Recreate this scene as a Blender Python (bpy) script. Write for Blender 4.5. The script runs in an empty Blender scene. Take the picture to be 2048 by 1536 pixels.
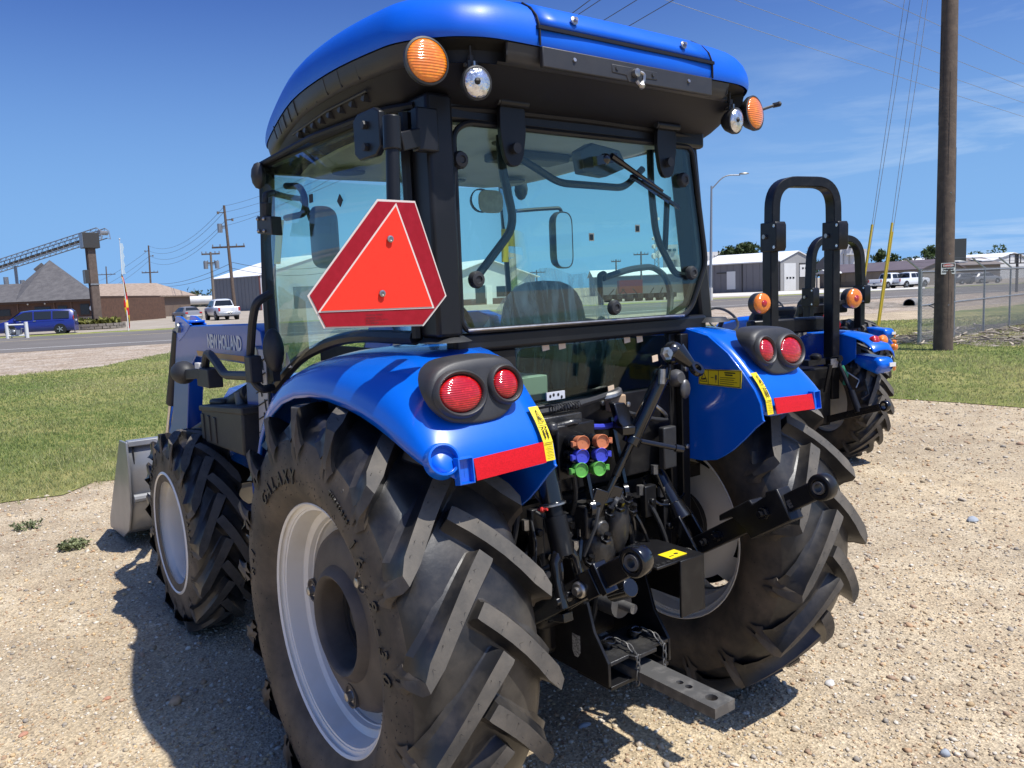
import bpy, math, random
import numpy as np
from mathutils import Vector, Matrix
R_ = math.radians
sc = bpy.context.scene
COL = sc.collection
random.seed(7)
rng = np.random.default_rng(11)

# ---------------------------------------------------------------- camera
cam = bpy.data.cameras.new('camera')
camo = bpy.data.objects.new('camera', cam); COL.objects.link(camo)
cam.sensor_width = 36.0
cam.lens = 27.951
cam.clip_start = 0.05; cam.clip_end = 6000
_r, _u, _w = (0.7985, -0.6006, -0.0421), (0.1036, 0.0682, 0.9923), (0.5931, 0.7967, -0.1166)
camo.matrix_world = Matrix(((_r[0], _u[0], -_w[0], -1.8851), (_r[1], _u[1], -_w[1], -2.303),
                            (_r[2], _u[2], -_w[2], 1.7305), (0, 0, 0, 1)))
sc.camera = camo

# ---------------------------------------------------------------- sky, sun, exposure
SUN = Vector((0.186, -0.402, 0.896)).normalized()
w = bpy.data.worlds.new('World'); sc.world = w; w.use_nodes = True
nt = w.node_tree; nt.nodes.clear()
def wn(t, **k):
    n = nt.nodes.new(t)
    for a, b in k.items(): setattr(n, a, b)
    return n
sky = wn('ShaderNodeTexSky', sky_type='NISHITA')
sky.sun_disc = False
sky.sun_elevation = math.asin(SUN.z); sky.sun_rotation = math.atan2(SUN.x, SUN.y)
sky.altitude = 900; sky.air_density = 1.0; sky.dust_density = 7.0; sky.ozone_density = 1.5
tc = wn('ShaderNodeTexCoord')
mp = wn('ShaderNodeMapping'); mp.inputs['Scale'].default_value = (1.3, 1.3, 9.0); mp.inputs['Rotation'].default_value = (0.06, -0.08, 0.3)
nz = wn('ShaderNodeTexNoise'); nz.inputs['Scale'].default_value = 2.1; nz.inputs['Detail'].default_value = 9; nz.inputs['Roughness'].default_value = 0.62; nz.inputs['Distortion'].default_value = 0.5
cr = wn('ShaderNodeValToRGB'); cr.color_ramp.elements[0].position = 0.46; cr.color_ramp.elements[1].position = 0.74
sx = wn('ShaderNodeSeparateXYZ')
# cirrus lies low over the eastern (right hand) horizon
m1 = wn('ShaderNodeMapRange'); m1.inputs['From Min'].default_value = 0.74; m1.inputs['From Max'].default_value = 0.97; m1.inputs['To Max'].default_value = 1.0
m2 = wn('ShaderNodeMapRange'); m2.inputs['From Min'].default_value = 0.42; m2.inputs['From Max'].default_value = 0.06
mu = wn('ShaderNodeMath', operation='MULTIPLY'); mu2 = wn('ShaderNodeMath', operation='MULTIPLY')
hs = wn('ShaderNodeHueSaturation'); hs.inputs['Saturation'].default_value = 1.22; hs.inputs['Value'].default_value = 0.97; hs.inputs['Hue'].default_value = 0.512
mx = wn('ShaderNodeMix', data_type='RGBA'); mx.inputs['B'].default_value = (4.6, 5.4, 6.2, 1)
bg = wn('ShaderNodeBackground'); bg.inputs['Strength'].default_value = 0.122
out = wn('ShaderNodeOutputWorld')
L = nt.links.new
L(tc.outputs['Generated'], mp.inputs['Vector']); L(mp.outputs[0], nz.inputs['Vector']); L(nz.outputs['Fac'], cr.inputs[0])
L(tc.outputs['Generated'], sx.inputs[0]); L(sx.outputs['X'], m1.inputs['Value']); L(sx.outputs['Z'], m2.inputs['Value'])
L(m1.outputs[0], mu.inputs[0]); L(m2.outputs[0], mu.inputs[1]); L(mu.outputs[0], mu2.inputs[0]); L(cr.outputs[0], mu2.inputs[1])
# pale blue summer haze toward the horizon
hz_r = wn('ShaderNodeMapRange'); hz_r.inputs['From Min'].default_value = 0.42; hz_r.inputs['From Max'].default_value = 0.0; hz_r.inputs['To Max'].default_value = 0.97; hz_r.interpolation_type = 'SMOOTHSTEP'
hzm = wn('ShaderNodeMix', data_type='RGBA'); hzm.inputs['B'].default_value = (1.50, 3.00, 5.4, 1)
L(sx.outputs['Z'], hz_r.inputs['Value']); L(hz_r.outputs[0], hzm.inputs['Factor']); tint = wn('ShaderNodeMix', data_type='RGBA', blend_type='MULTIPLY'); tint.inputs['Factor'].default_value = 1.0; tint.inputs['B'].default_value = (0.31, 0.49, 0.86, 1)
L(sky.outputs[0], hs.inputs['Color']); L(hs.outputs[0], tint.inputs['A']); L(tint.outputs['Result'], hzm.inputs['A']); L(hzm.outputs['Result'], mx.inputs['A']); L(mu2.outputs[0], mx.inputs['Factor'])
L(mx.outputs['Result'], bg.inputs['Color']); L(bg.outputs[0], out.inputs[0])

sun = bpy.data.lights.new('sun', 'SUN'); sun.energy = 4.4; sun.angle = R_(0.53); sun.color = (1.0, 0.955, 0.88)
suno = bpy.data.objects.new('sun', sun); COL.objects.link(suno)
suno.rotation_euler = SUN.to_track_quat('Z', 'Y').to_euler(); suno.location = (4, -8, 18)

sc.view_settings.view_transform = 'Standard'; sc.view_settings.look = 'None'
sc.view_settings.exposure = 0.46; sc.view_settings.gamma = 1.0; sc.view_settings.use_curve_mapping = False
sc.render.engine = 'CYCLES'
sc.cycles.max_bounces = 10; sc.cycles.transparent_max_bounces = 24; sc.cycles.diffuse_bounces = 5
sc.cycles.glossy_bounces = 4; sc.cycles.caustics_reflective = False; sc.cycles.caustics_refractive = False
sc.cycles.use_denoising = True

# ---------------------------------------------------------------- materials
MATS = {}
def mat(name, col, rough=0.5, metal=0.0, spec=0.5, coat=0.0, noise=None, bump=None, coord='Object', var=None):
    """noise=(scale, colour2, lo, hi): mixes in a second colour; bump=(scale, strength, dist)"""
    if name in MATS: return MATS[name]
    m = bpy.data.materials.new(name); m.use_nodes = True
    n = m.node_tree; b = n.nodes['Principled BSDF']
    b.inputs['Base Color'].default_value = (*col, 1); b.inputs['Roughness'].default_value = rough
    b.inputs['Metallic'].default_value = metal; b.inputs['Specular IOR Level'].default_value = spec
    b.inputs['Coat Weight'].default_value = coat; b.inputs['Coat Roughness'].default_value = 0.06
    t = n.nodes.new('ShaderNodeTexCoord')
    if noise:
        s, c2, lo, hi = noise
        z = n.nodes.new('ShaderNodeTexNoise'); z.inputs['Scale'].default_value = s; z.inputs['Detail'].default_value = 7; z.inputs['Roughness'].default_value = 0.6
        r = n.nodes.new('ShaderNodeMapRange'); r.inputs['From Min'].default_value = lo; r.inputs['From Max'].default_value = hi
        x = n.nodes.new('ShaderNodeMix'); x.data_type = 'RGBA'
        x.inputs['A'].default_value = (*col, 1); x.inputs['B'].default_value = (*c2, 1)
        n.links.new(t.outputs[coord], z.inputs['Vector']); n.links.new(z.outputs['Fac'], r.inputs['Value'])
        n.links.new(r.outputs[0], x.inputs['Factor']); n.links.new(x.outputs['Result'], b.inputs['Base Color'])
    if bump:
        s, st, di = bump
        z2 = n.nodes.new('ShaderNodeTexNoise'); z2.inputs['Scale'].default_value = s; z2.inputs['Detail'].default_value = 5
        bp = n.nodes.new('ShaderNodeBump'); bp.inputs['Strength'].default_value = st; bp.inputs['Distance'].default_value = di
        n.links.new(t.outputs[coord], z2.inputs['Vector']); n.links.new(z2.outputs['Fac'], bp.inputs['Height'])
        n.links.new(bp.outputs[0], b.inputs['Normal'])
    MATS[name] = m
    return m
def wavebump(m, scale, strength, dist, direction='X', profile='SIN', coord='Object'):
    n = m.node_tree; b = n.nodes['Principled BSDF']
    t = n.nodes.new('ShaderNodeTexCoord'); wv = n.nodes.new('ShaderNodeTexWave')
    wv.bands_direction = direction; wv.wave_profile = profile; wv.inputs['Scale'].default_value = scale
    bp = n.nodes.new('ShaderNodeBump'); bp.inputs['Strength'].default_value = strength; bp.inputs['Distance'].default_value = dist
    n.links.new(t.outputs[coord], wv.inputs['Vector']); n.links.new(wv.outputs['Fac'], bp.inputs['Height']); n.links.new(bp.outputs[0], b.inputs['Normal'])
    return m
def glass(name, tint, refl=0.06, rough=0.0):
    m = bpy.data.materials.new(name); m.use_nodes = True; n = m.node_tree; n.nodes.clear()
    o = n.nodes.new('ShaderNodeOutputMaterial'); tr = n.nodes.new('ShaderNodeBsdfTransparent'); tr.inputs[0].default_value = (*tint, 1)
    g = n.nodes.new('ShaderNodeBsdfGlossy'); g.inputs['Roughness'].default_value = rough; g.inputs['Color'].default_value = (0.95, 1, 1, 1)
    fr = n.nodes.new('ShaderNodeLayerWeight'); fr.inputs['Blend'].default_value = 0.5      # facing term is the same from both sides
    pw = n.nodes.new('ShaderNodeMath'); pw.operation = 'POWER'; pw.inputs[1].default_value = 4.0
    ml = n.nodes.new('ShaderNodeMath'); ml.operation = 'MULTIPLY_ADD'; ml.inputs[1].default_value = 0.7; ml.inputs[2].default_value = refl * .55
    ml.use_clamp = True
    mxs = n.nodes.new('ShaderNodeMixShader')
    n.links.new(fr.outputs['Facing'], pw.inputs[0]); n.links.new(pw.outputs[0], ml.inputs[0]); n.links.new(ml.outputs[0], mxs.inputs[0]); n.links.new(tr.outputs[0], mxs.inputs[1]); n.links.new(g.outputs[0], mxs.inputs[2])
    n.links.new(mxs.outputs[0], o.inputs[0]); MATS[name] = m
    return m
BLUE = mat('blue_paint', (0.000, 0.108, 0.60), 0.26, spec=0.45, coat=0.55, noise=(9, (0.003, 0.122, 0.61), 0.35, 0.75), bump=(3, .02, .02))
BLUE_ROOF = mat('blue_plastic_roof', (0.000, 0.104, 0.63), 0.42, spec=0.35, coat=0.10, noise=(3.5, (0.010, 0.128, 0.62), 0.45, 0.8), bump=(160, 0.04, 0.002))
LOADER_BLUE = mat('loader_blue_paint', (0.004, 0.075, 0.40), 0.3, coat=0.4, noise=(6, (0.02, 0.09, 0.38), 0.45, 0.8))
BLACK = mat('black_enamel', (0.009, 0.009, 0.010), 0.34, spec=0.32, noise=(14, (0.022, 0.021, 0.02), 0.5, 0.75))
FRAME = mat('cab_frame_black', (0.009, 0.010, 0.012), 0.40, spec=0.35, noise=(7, (0.02, 0.02, 0.022), 0.5, 0.8))
GLOSSB = mat('gloss_black', (0.008, 0.008, 0.009), 0.18, coat=0.4, noise=(10, (0.025, 0.022, 0.018), 0.6, 0.85))
PLASTIC = mat('black_plastic', (0.022, 0.023, 0.025), 0.55, noise=(20, (0.035, 0.035, 0.035), 0.45, 0.8), bump=(420, 0.25, 0.001))
GREYPL = mat('grey_black_plastic', (0.028, 0.028, 0.030), 0.48, noise=(16, (0.040, 0.039, 0.038), 0.4, 0.8), bump=(480, 0.3, 0.001))
UNDER = mat('roof_underside_black', (0.010, 0.010, 0.013), 0.55, spec=0.3, noise=(5, (0.018, 0.017, 0.017), 0.5, 0.85))
RUBBER = mat('tyre_rubber', (0.014, 0.014, 0.015), 0.38, spec=0.5, noise=(6, (0.085, 0.074, 0.060), 0.44, 0.78), bump=(60, 0.12, 0.004))
LUG = mat('tyre_lug_rubber', (0.070, 0.066, 0.060), 0.78, spec=0.3, noise=(7, (0.150, 0.132, 0.108), 0.38, 0.70), bump=(130, 0.18, 0.003))
SIDEW = mat('tyre_sidewall_rubber', (0.040, 0.035, 0.030), 0.64, spec=0.35, noise=(7, (0.125, 0.098, 0.070), 0.36, 0.70), bump=(90, 0.12, 0.003))
LETTER = mat('tyre_letter_rubber', (0.012, 0.012, 0.013), 0.5, noise=(30, (0.03, 0.026, 0.022), 0.5, 0.8))
CREAM = mat('cream_wheel_paint', (0.82, 0.79, 0.72), 0.36, coat=0.15, noise=(5, (0.72, 0.66, 0.55), 0.5, 0.85))
CASTING = mat('dusty_casting', (0.075, 0.062, 0.050), 0.6, noise=(8, (0.13, 0.105, 0.08), 0.4, 0.75), bump=(110, 0.2, 0.002))
DARKHUB = mat('hub_black', (0.018, 0.017, 0.017), 0.45, noise=(9, (0.035, 0.03, 0.026), 0.5, 0.8))
STEEL = mat('bolt_steel', (0.45, 0.44, 0.42), 0.35, metal=0.9, noise=(40, (0.3, 0.28, 0.25), 0.4, 0.7))
RAWSTEEL = mat('drawbar_steel', (0.10, 0.098, 0.094), 0.5, metal=0.3, noise=(22, (0.20, 0.19, 0.175), 0.48, 0.72), bump=(90, 0.2, 0.002))
ORANGE = mat('fluorescent_orange', (0.92, 0.042, 0.022), 0.6, spec=0.2, noise=(220, (0.80, 0.034, 0.018), 0.55, 0.7))
DKRED = mat('retro_red', (0.30, 0.006, 0.014), 0.35, spec=.3, noise=(60, (0.35, 0.009, 0.020), 0.4, 0.7))
REDREF = mat('red_reflector', (0.60, 0.008, 0.014), 0.4, spec=0.25, noise=(260, (0.48, 0.006, 0.010), 0.45, 0.6))
SILVER = mat('silver_edge', (0.68, 0.62, 0.56), 0.4)
REDLENS = mat('red_lens', (0.42, 0.004, 0.006), 0.10, coat=0.8, noise=(70, (0.75, 0.03, 0.02), 0.52, 0.75))
wavebump(REDLENS, 55, 0.5, 0.002, 'Z')
AMBER = mat('amber_lens', (0.80, 0.20, 0.012), 0.10, coat=0.8, noise=(60, (1.0, 0.36, 0.02), 0.5, 0.75))
wavebump(AMBER, 42, 0.55, 0.002, 'Z')
CHROME = mat('lamp_reflector', (0.85, 0.85, 0.86), 0.18, metal=0.85, noise=(60, (0.5, 0.5, 0.5), 0.4, 0.65), bump=(55, 0.9, 0.006))
YELLOW = mat('yellow_decal', (0.80, 0.62, 0.015), 0.45)
WHITE = mat('white_plastic', (0.72, 0.71, 0.67), 0.5)
PRINT = mat('black_print', (0.012, 0.012, 0.012), 0.6)
REDPRINT = mat('red_print', (0.55, 0.03, 0.02), 0.5)
CAPBROWN = mat('cap_brown', (0.50, 0.17, 0.075), 0.45)
CAPBLUE = mat('cap_blue', (0.045, 0.06, 0.46), 0.4)
CAPGREEN = mat('cap_green', (0.10, 0.34, 0.06), 0.4)
HEADL = mat('headliner_grey', (0.50, 0.50, 0.48), 0.85, noise=(6, (0.42, 0.42, 0.40), 0.4, 0.8))
SEATV = mat('seat_vinyl', (0.03, 0.032, 0.036), 0.6, noise=(12, (0.05, 0.05, 0.055), 0.4, 0.8))
TAPE = mat('masking_tape', (0.72, 0.56, 0.40), 0.7)
BUCKET = mat('bucket_steel_paint', (0.26, 0.265, 0.27), 0.36, metal=0.35, noise=(7, (0.34, 0.34, 0.34), 0.4, 0.8), bump=(45, 0.08, 0.003))
MIRRORG = mat('mirror_glass', (0.9, 0.9, 0.9), 0.02, metal=1.0)
GLASS = glass('tinted_cab_glass', (0.895, 0.985, 0.94), 0.06)
GLASSD = glass('dark_lower_glass', (0.60, 0.72, 0.66), 0.05)
def film_mat():
    m = bpy.data.materials.new('seat_plastic_film'); m.use_nodes = True; n = m.node_tree; b = n.nodes['Principled BSDF']
    b.inputs['Base Color'].default_value = (.62, .68, .70, 1); b.inputs['Roughness'].default_value = .22
    t = n.nodes.new('ShaderNodeTexCoord'); mp_ = n.nodes.new('ShaderNodeMapping'); mp_.inputs['Scale'].default_value = (14, 3, 2.2); z = n.nodes.new('ShaderNodeTexNoise'); z.inputs['Scale'].default_value = 1.6; z.inputs['Detail'].default_value = 6; z.inputs['Distortion'].default_value = 1.2
    r = n.nodes.new('ShaderNodeMapRange'); r.inputs['From Min'].default_value = .42; r.inputs['From Max'].default_value = .72; r.inputs['To Min'].default_value = .16; r.inputs['To Max'].default_value = .72
    tr = n.nodes.new('ShaderNodeBsdfTransparent'); x = n.nodes.new('ShaderNodeMixShader')
    n.links.new(t.outputs['Object'], mp_.inputs[0]); n.links.new(mp_.outputs[0], z.inputs['Vector']); n.links.new(z.outputs['Fac'], r.inputs['Value']); n.links.new(r.outputs[0], x.inputs[0]); n.links.new(tr.outputs[0], x.inputs[1]); n.links.new(b.outputs[0], x.inputs[2]); n.links.new(x.outputs[0], n.nodes['Material Output'].inputs[0])
    MATS['film'] = m; return m
FILM = film_mat()

# ---------------------------------------------------------------- mesh helpers
class MB:
    def __init__(s): s.v = []; s.f = []; s.m = []
    def add(s, vs, fs, mi=0):
        o = len(s.v); s.v += [tuple(float(c) for c in p) for p in vs]; s.f += [tuple(i + o for i in q) for q in fs]; s.m += [mi] * len(fs); return s
    def box(s, c, d, rot=None, mi=0):
        x, y, z = d[0] / 2, d[1] / 2, d[2] / 2
        vs = [Vector((a * x, b * y, e * z)) for a in (-1, 1) for b in (-1, 1) for e in (-1, 1)]
        if rot is not None: vs = [rot @ p for p in vs]
        c = Vector(c)
        return s.add([p + c for p in vs], [(0, 1, 3, 2), (4, 6, 7, 5), (0, 4, 5, 1), (2, 3, 7, 6), (0, 2, 6, 4), (1, 5, 7, 3)], mi)
    def bx(s, x0, x1, y0, y1, z0, z1, mi=0):
        return s.box(((x0 + x1) / 2, (y0 + y1) / 2, (z0 + z1) / 2), (x1 - x0, y1 - y0, z1 - z0), None, mi)
    def bar(s, a, b, wd, ht, up=(0, 0, 1), mi=0, ext=0.0):
        a, b = Vector(a), Vector(b); d = (b - a); ln = d.length; d.normalize()
        up = Vector(up)
        x = d.cross(up)
        if x.length < 1e-5: x = d.cross(Vector((1, 0, 0)))
        x.normalize(); z = x.cross(d)
        M = Matrix((x, d, z)).transposed()
        return s.box((a + b) / 2, (wd, ln + 2 * ext, ht), M, mi)
    def tube(s, pts, r, n=8, mi=0, cap=True, closed=False):
        pts = [Vector(p) for p in pts]; k = len(pts)
        rr = r if isinstance(r, (list, tuple)) else [r] * k
        t0 = (pts[1] - pts[0]).normalized()
        nrm = t0.cross(Vector((0, 0, 1)))
        if nrm.length < 1e-3: nrm = t0.cross(Vector((1, 0, 0)))
        nrm.normalize(); vs = []
        for i, p in enumerate(pts):
            if closed: t = (pts[(i + 1) % k] - pts[i - 1]).normalized()
            else: t = (pts[min(i + 1, k - 1)] - pts[max(i - 1, 0)]).normalized()
            nrm = (nrm - t * nrm.dot(t))
            if nrm.length < 1e-6: nrm = t.orthogonal()
            nrm.normalize(); b = t.cross(nrm)
            vs += [p + (nrm * math.cos(2 * math.pi * j / n) + b * math.sin(2 * math.pi * j / n)) * rr[i] for j in range(n)]
        fs = []
        for i in range(k if closed else k - 1):
            for j in range(n):
                a, b2 = i * n + j, i * n + (j + 1) % n; c, d = ((i + 1) % k) * n + (j + 1) % n, ((i + 1) % k) * n + j
                fs.append((a, b2, c, d))
        if cap and not closed: fs += [tuple(range(n - 1, -1, -1)), tuple(range((k - 1) * n, k * n))]
        return s.add(vs, fs, mi)
    def cyl(s, a, b, r, n=16, mi=0, r2=None): return s.tube([a, b], [r, r if r2 is None else r2], n, mi)
    def prism(s, poly, vec, mi=0):
        n = len(poly); vec = Vector(vec); p = [Vector(q) for q in poly]
        return s.add(p + [q + vec for q in p], [tuple(range(n - 1, -1, -1)), tuple(range(n, 2 * n))] + [(i, (i + 1) % n, n + (i + 1) % n, n + i) for i in range(n)], mi)
    def lathe(s, prof, c, axis, n=32, mi=0, a0=0.0, closed=False):
        """prof: (height along axis, radius)"""
        ax = Vector(axis).normalized(); e = ax.cross(Vector((0, 0, 1)))
        if e.length < 1e-3: e = Vector((1, 0, 0))
        e.normalize(); g = ax.cross(e); c = Vector(c); k = len(prof)
        vs = [c + ax * h + (e * math.cos(2 * math.pi * j / n + a0) + g * math.sin(2 * math.pi * j / n + a0)) * r for h, r in prof for j in range(n)]
        fs = [(i * n + j, i * n + (j + 1) % n, (i + 1) * n + (j + 1) % n, (i + 1) * n + j) for i in range(k - 1) for j in range(n)]
        if closed: fs += [((k - 1) * n + j, (k - 1) * n + (j + 1) % n, (j + 1) % n, j) for j in range(n)]
        return s.add(vs, fs, mi)
    def grid(s, rows, mi=0, cu=False):
        nr, nc = len(rows), len(rows[0]); vs = [p for r in rows for p in r]
        fs = [(i * nc + j, i * nc + (j + 1) % nc, (i + 1) * nc + (j + 1) % nc, (i + 1) * nc + j) for i in range(nr - 1) for j in range(nc if cu else nc - 1)]
        return s.add(vs, fs, mi)
    def ball(s, c, rx, ry=None, rz=None, n=14, rot=None, mi=0):
        ry = rx if ry is None else ry; rz = rx if rz is None else rz; c = Vector(c); rows = []
        for i in range(n // 2 + 1):
            th = math.pi * i / (n // 2); rows.append([])
            for j in range(n):
                p = Vector((rx * math.sin(th) * math.cos(2 * math.pi * j / n), ry * math.sin(th) * math.sin(2 * math.pi * j / n), rz * math.cos(th)))
                rows[-1].append(c + (rot @ p if rot is not None else p))
        return s.grid(rows, mi, cu=True)
    def quad(s, a, b, c, d, mi=0): return s.add([a, b, c, d], [(0, 1, 2, 3)], mi)
    def xf(s, M):
        s.v = [tuple(M @ Vector(p)) for p in s.v]; return s
    def mirx(s):
        s.v = [(-p[0], p[1], p[2]) for p in s.v]; s.f = [tuple(reversed(q)) for q in s.f]; return s
    def copy(s):
        n = MB(); n.v = list(s.v); n.f = list(s.f); n.m = list(s.m); return n
    def make(s, name, mats, parent=None, smooth=35, bevel=0, solid=0, sub=0, loc=None):
        me = bpy.data.meshes.new(name); me.from_pydata(s.v, [], s.f)
        mats = mats if isinstance(mats, (list, tuple)) else [mats]
        for m in mats: me.materials.append(m)
        if len(mats) > 1: me.polygons.foreach_set('material_index', s.m)
        if smooth:
            me.shade_smooth(); me.set_sharp_from_angle(angle=R_(smooth))
        me.update()
        o = bpy.data.objects.new(name, me); COL.objects.link(o)
        if parent is not None: o.parent = parent
        if loc is not None: o.location = loc
        if solid:
            q = o.modifiers.new('thickness', 'SOLIDIFY'); q.thickness = abs(solid); q.offset = -1 if solid > 0 else 1
        if sub:
            q = o.modifiers.new('smooth', 'SUBSURF'); q.levels = sub; q.render_levels = sub
        if bevel:
            q = o.modifiers.new('bevel', 'BEVEL'); q.width = bevel; q.segments = 2; q.limit_method = 'ANGLE'; q.angle_limit = R_(40); q.harden_normals = False
        return o
def fillet(pts, rad, k=5, closed=False):
    pts = [Vector(p) for p in pts]; out = []; n = len(pts)
    for i, p in enumerate(pts):
        if not closed and i in (0, n - 1): out.append(p); continue
        a, b = pts[i - 1], pts[(i + 1) % n]
        d1, d2 = (a - p), (b - p); r = min(rad, d1.length * 0.48, d2.length * 0.48)
        p1, p2 = p + d1.normalized() * r, p + d2.normalized() * r
        for j in range(k + 1):
            t = j / k; out.append(p1 * (1 - t) ** 2 + p * 2 * t * (1 - t) + p2 * t ** 2)
    return out
def label(o, text, cat, group=None, kind=None):
    o['label'] = text; o['category'] = cat
    if group: o['group'] = group
    if kind: o['kind'] = kind
    return o
def thing(name, text, cat, loc=(0, 0, 0), rz=0.0, group=None):
    o = bpy.data.objects.new(name, None); o.empty_display_size = 0.3; COL.objects.link(o)
    o.location = loc; o.rotation_euler = (0, 0, rz)
    return label(o, text, cat, group)
def struct(o, kind='structure', text=None):
    o['kind'] = kind
    if text: o['label'] = text
    return o
KIDS = {}
def copy_tree(o, parent=None):
    c = o.copy(); COL.objects.link(c)
    if parent is not None: c.parent = parent
    for ch in list(o.children): copy_tree(ch, c)
    return c
FONT = None
def text_mesh(txt, size, shear=0.0, bold=0.0, depth=0.0, align='LEFT', space=1.0):
    cu = bpy.data.curves.new('lettering', 'FONT'); cu.body = txt; cu.size = size; cu.shear = shear
    cu.offset = bold; cu.extrude = depth; cu.align_x = align; cu.space_character = space; cu.resolution_u = 2
    o = bpy.data.objects.new('lettering', cu); COL.objects.link(o)
    dg = bpy.context.evaluated_depsgraph_get()
    me = bpy.data.meshes.new_from_object(o.evaluated_get(dg))
    b = MB(); b.add([v.co[:] for v in me.vertices], [tuple(p.vertices) for p in me.polygons])
    bpy.data.objects.remove(o); bpy.data.curves.remove(cu); bpy.data.meshes.remove(me)
    return b
def on_plane(origin, xdir, ydir):
    x = Vector(xdir).normalized(); y = Vector(ydir); y = (y - x * y.dot(x)).normalized(); z = x.cross(y); o = Vector(origin)
    return Matrix(((x[0], y[0], z[0], o[0]), (x[1], y[1], z[1], o[1]), (x[2], y[2], z[2], o[2]), (0, 0, 0, 1)))

# ================================================================ ground
def ground_mat(name, build):
    m = bpy.data.materials.new(name); m.use_nodes = True; n = m.node_tree; b = n.nodes['Principled BSDF']; b.inputs['Specular IOR Level'].default_value = .2
    b.inputs['Roughness'].default_value = .9
    t = n.nodes.new('ShaderNodeTexCoord')
    def noise(s, d=6, r=.6, dist=0.0, kind='noise'):
        if kind == 'noise':
            z = n.nodes.new('ShaderNodeTexNoise'); z.inputs['Scale'].default_value = s; z.inputs['Detail'].default_value = d; z.inputs['Roughness'].default_value = r; z.inputs['Distortion'].default_value = dist
        else:
            z = n.nodes.new('ShaderNodeTexVoronoi'); z.inputs['Scale'].default_value = s; z.feature = kind
        n.links.new(t.outputs['Object'], z.inputs['Vector']); return z
    def ramp(src, *stops):
        r = n.nodes.new('ShaderNodeValToRGB'); e = r.color_ramp.elements
        while len(e) < len(stops): e.new(.5)
        for q, (p, c) in zip(e, stops): q.position = p; q.color = (*c, 1)
        n.links.new(src, r.inputs[0]); return r.outputs[0]
    def mix(a, c, f, mode='MIX'):
        x = n.nodes.new('ShaderNodeMix'); x.data_type = 'RGBA'; x.blend_type = mode
        for k, v in (('A', a), ('B', c)):
            if isinstance(v, tuple): x.inputs[k].default_value = (*v, 1)
            else: n.links.new(v, x.inputs[k])
        if isinstance(f, float): x.inputs['Factor'].default_value = f
        else: n.links.new(f, x.inputs['Factor'])
        return x.outputs['Result']
    def bump(src, st, di, prev=None):
        p = n.nodes.new('ShaderNodeBump'); p.inputs['Strength'].default_value = st; p.inputs['Distance'].default_value = di
        n.links.new(src, p.inputs['Height'])
        if prev is not None: n.links.new(prev, p.inputs['Normal'])
        return p.outputs[0]
    build(n, b, noise, ramp, mix, bump); MATS[name] = m; return m
def g_gravel(n, b, noise, ramp, mix, bump):
    big = noise(.35, 5, .6); med = noise(3.2, 7, .65); fine = noise(70, 6, .7); vor = noise(95, kind='F1'); vor2 = noise(34, kind='F1')
    c = ramp(med.outputs['Fac'], (.30, (.385, .308, .212)), (.52, (.47, .388, .270)), (.75, (.56, .48, .355)))
    c2 = ramp(big.outputs['Fac'], (.34, (.80, .79, .79)), (.5, (.97, .97, .96)), (.68, (1.12, 1.10, 1.05))); c = mix(c, c2, 1.0, 'MULTIPLY'); pat = noise(1.15, 6, .7, .6); c = mix(c, ramp(pat.outputs['Fac'], (.36, (.86, .85, .85)), (.62, (1.07, 1.06, 1.04))), 1.0, 'MULTIPLY')
    st = ramp(vor.outputs['Color'], (.15, (.56, .55, .54)), (.5, (1.0, 1.0, 1.0)), (.92, (1.40, 1.38, 1.34))); c = mix(c, st, .75, 'MULTIPLY')
    c3 = ramp(fine.outputs['Fac'], (.34, (.68, .66, .64)), (.6, (1.12, 1.12, 1.12))); c = mix(c, c3, .7, 'MULTIPLY')
    n.links.new(c, b.inputs['Base Color'])
    p = bump(vor2.outputs['Distance'], .5, .006); p = bump(vor.outputs['Distance'], .8, .006, p); p = bump(fine.outputs['Fac'], .8, .006, p)
    n.links.new(p, b.inputs['Normal'])
GRAVEL = ground_mat('gravel_lot', g_gravel)
def g_lawn(n, b, noise, ramp, mix, bump):
    big = noise(.30, 5, .65, .6); med = noise(1.7, 8, .65); fine = noise(38, 5, .7)
    c = ramp(big.outputs['Fac'], (.34, (.15, .20, .055)), (.5, (.25, .27, .09)), (.66, (.42, .37, .17)))
    c = mix(c, ramp(med.outputs['Fac'], (.3, (.72, .80, .62)), (.7, (1.22, 1.14, 1.1))), .8, 'MULTIPLY')
    c = mix(c, ramp(fine.outputs['Fac'], (.3, (.55, .60, .5)), (.65, (1.25, 1.2, 1.1))), .75, 'MULTIPLY')
    n.links.new(c, b.inputs['Base Color']); n.links.new(bump(fine.outputs['Fac'], .9, .05), b.inputs['Normal'])
LAWN = ground_mat('lawn_turf', g_lawn)
def g_verge(n, b, noise, ramp, mix, bump):
    med = noise(.8, 7, .65); vor = noise(14, kind='F1'); fine = noise(30, 4, .7)
    c = ramp(med.outputs['Fac'], (.3, (.30, .225, .155)), (.55, (.42, .35, .275)), (.75, (.52, .47, .40)))
    c = mix(c, ramp(vor.outputs['Color'], (.1, (.65, .62, .6)), (.9, (1.35, 1.35, 1.35))), .9, 'MULTIPLY'); c = mix(c, ramp(fine.outputs['Fac'], (.3, (.7, .7, .7)), (.7, (1.15, 1.15, 1.15))), .8, 'MULTIPLY')
    n.links.new(c, b.inputs['Base Color']); n.links.new(bump(vor.outputs['Distance'], 1.0, .05), b.inputs['Normal'])
VERGE = ground_mat('verge_stones', g_verge)
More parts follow.
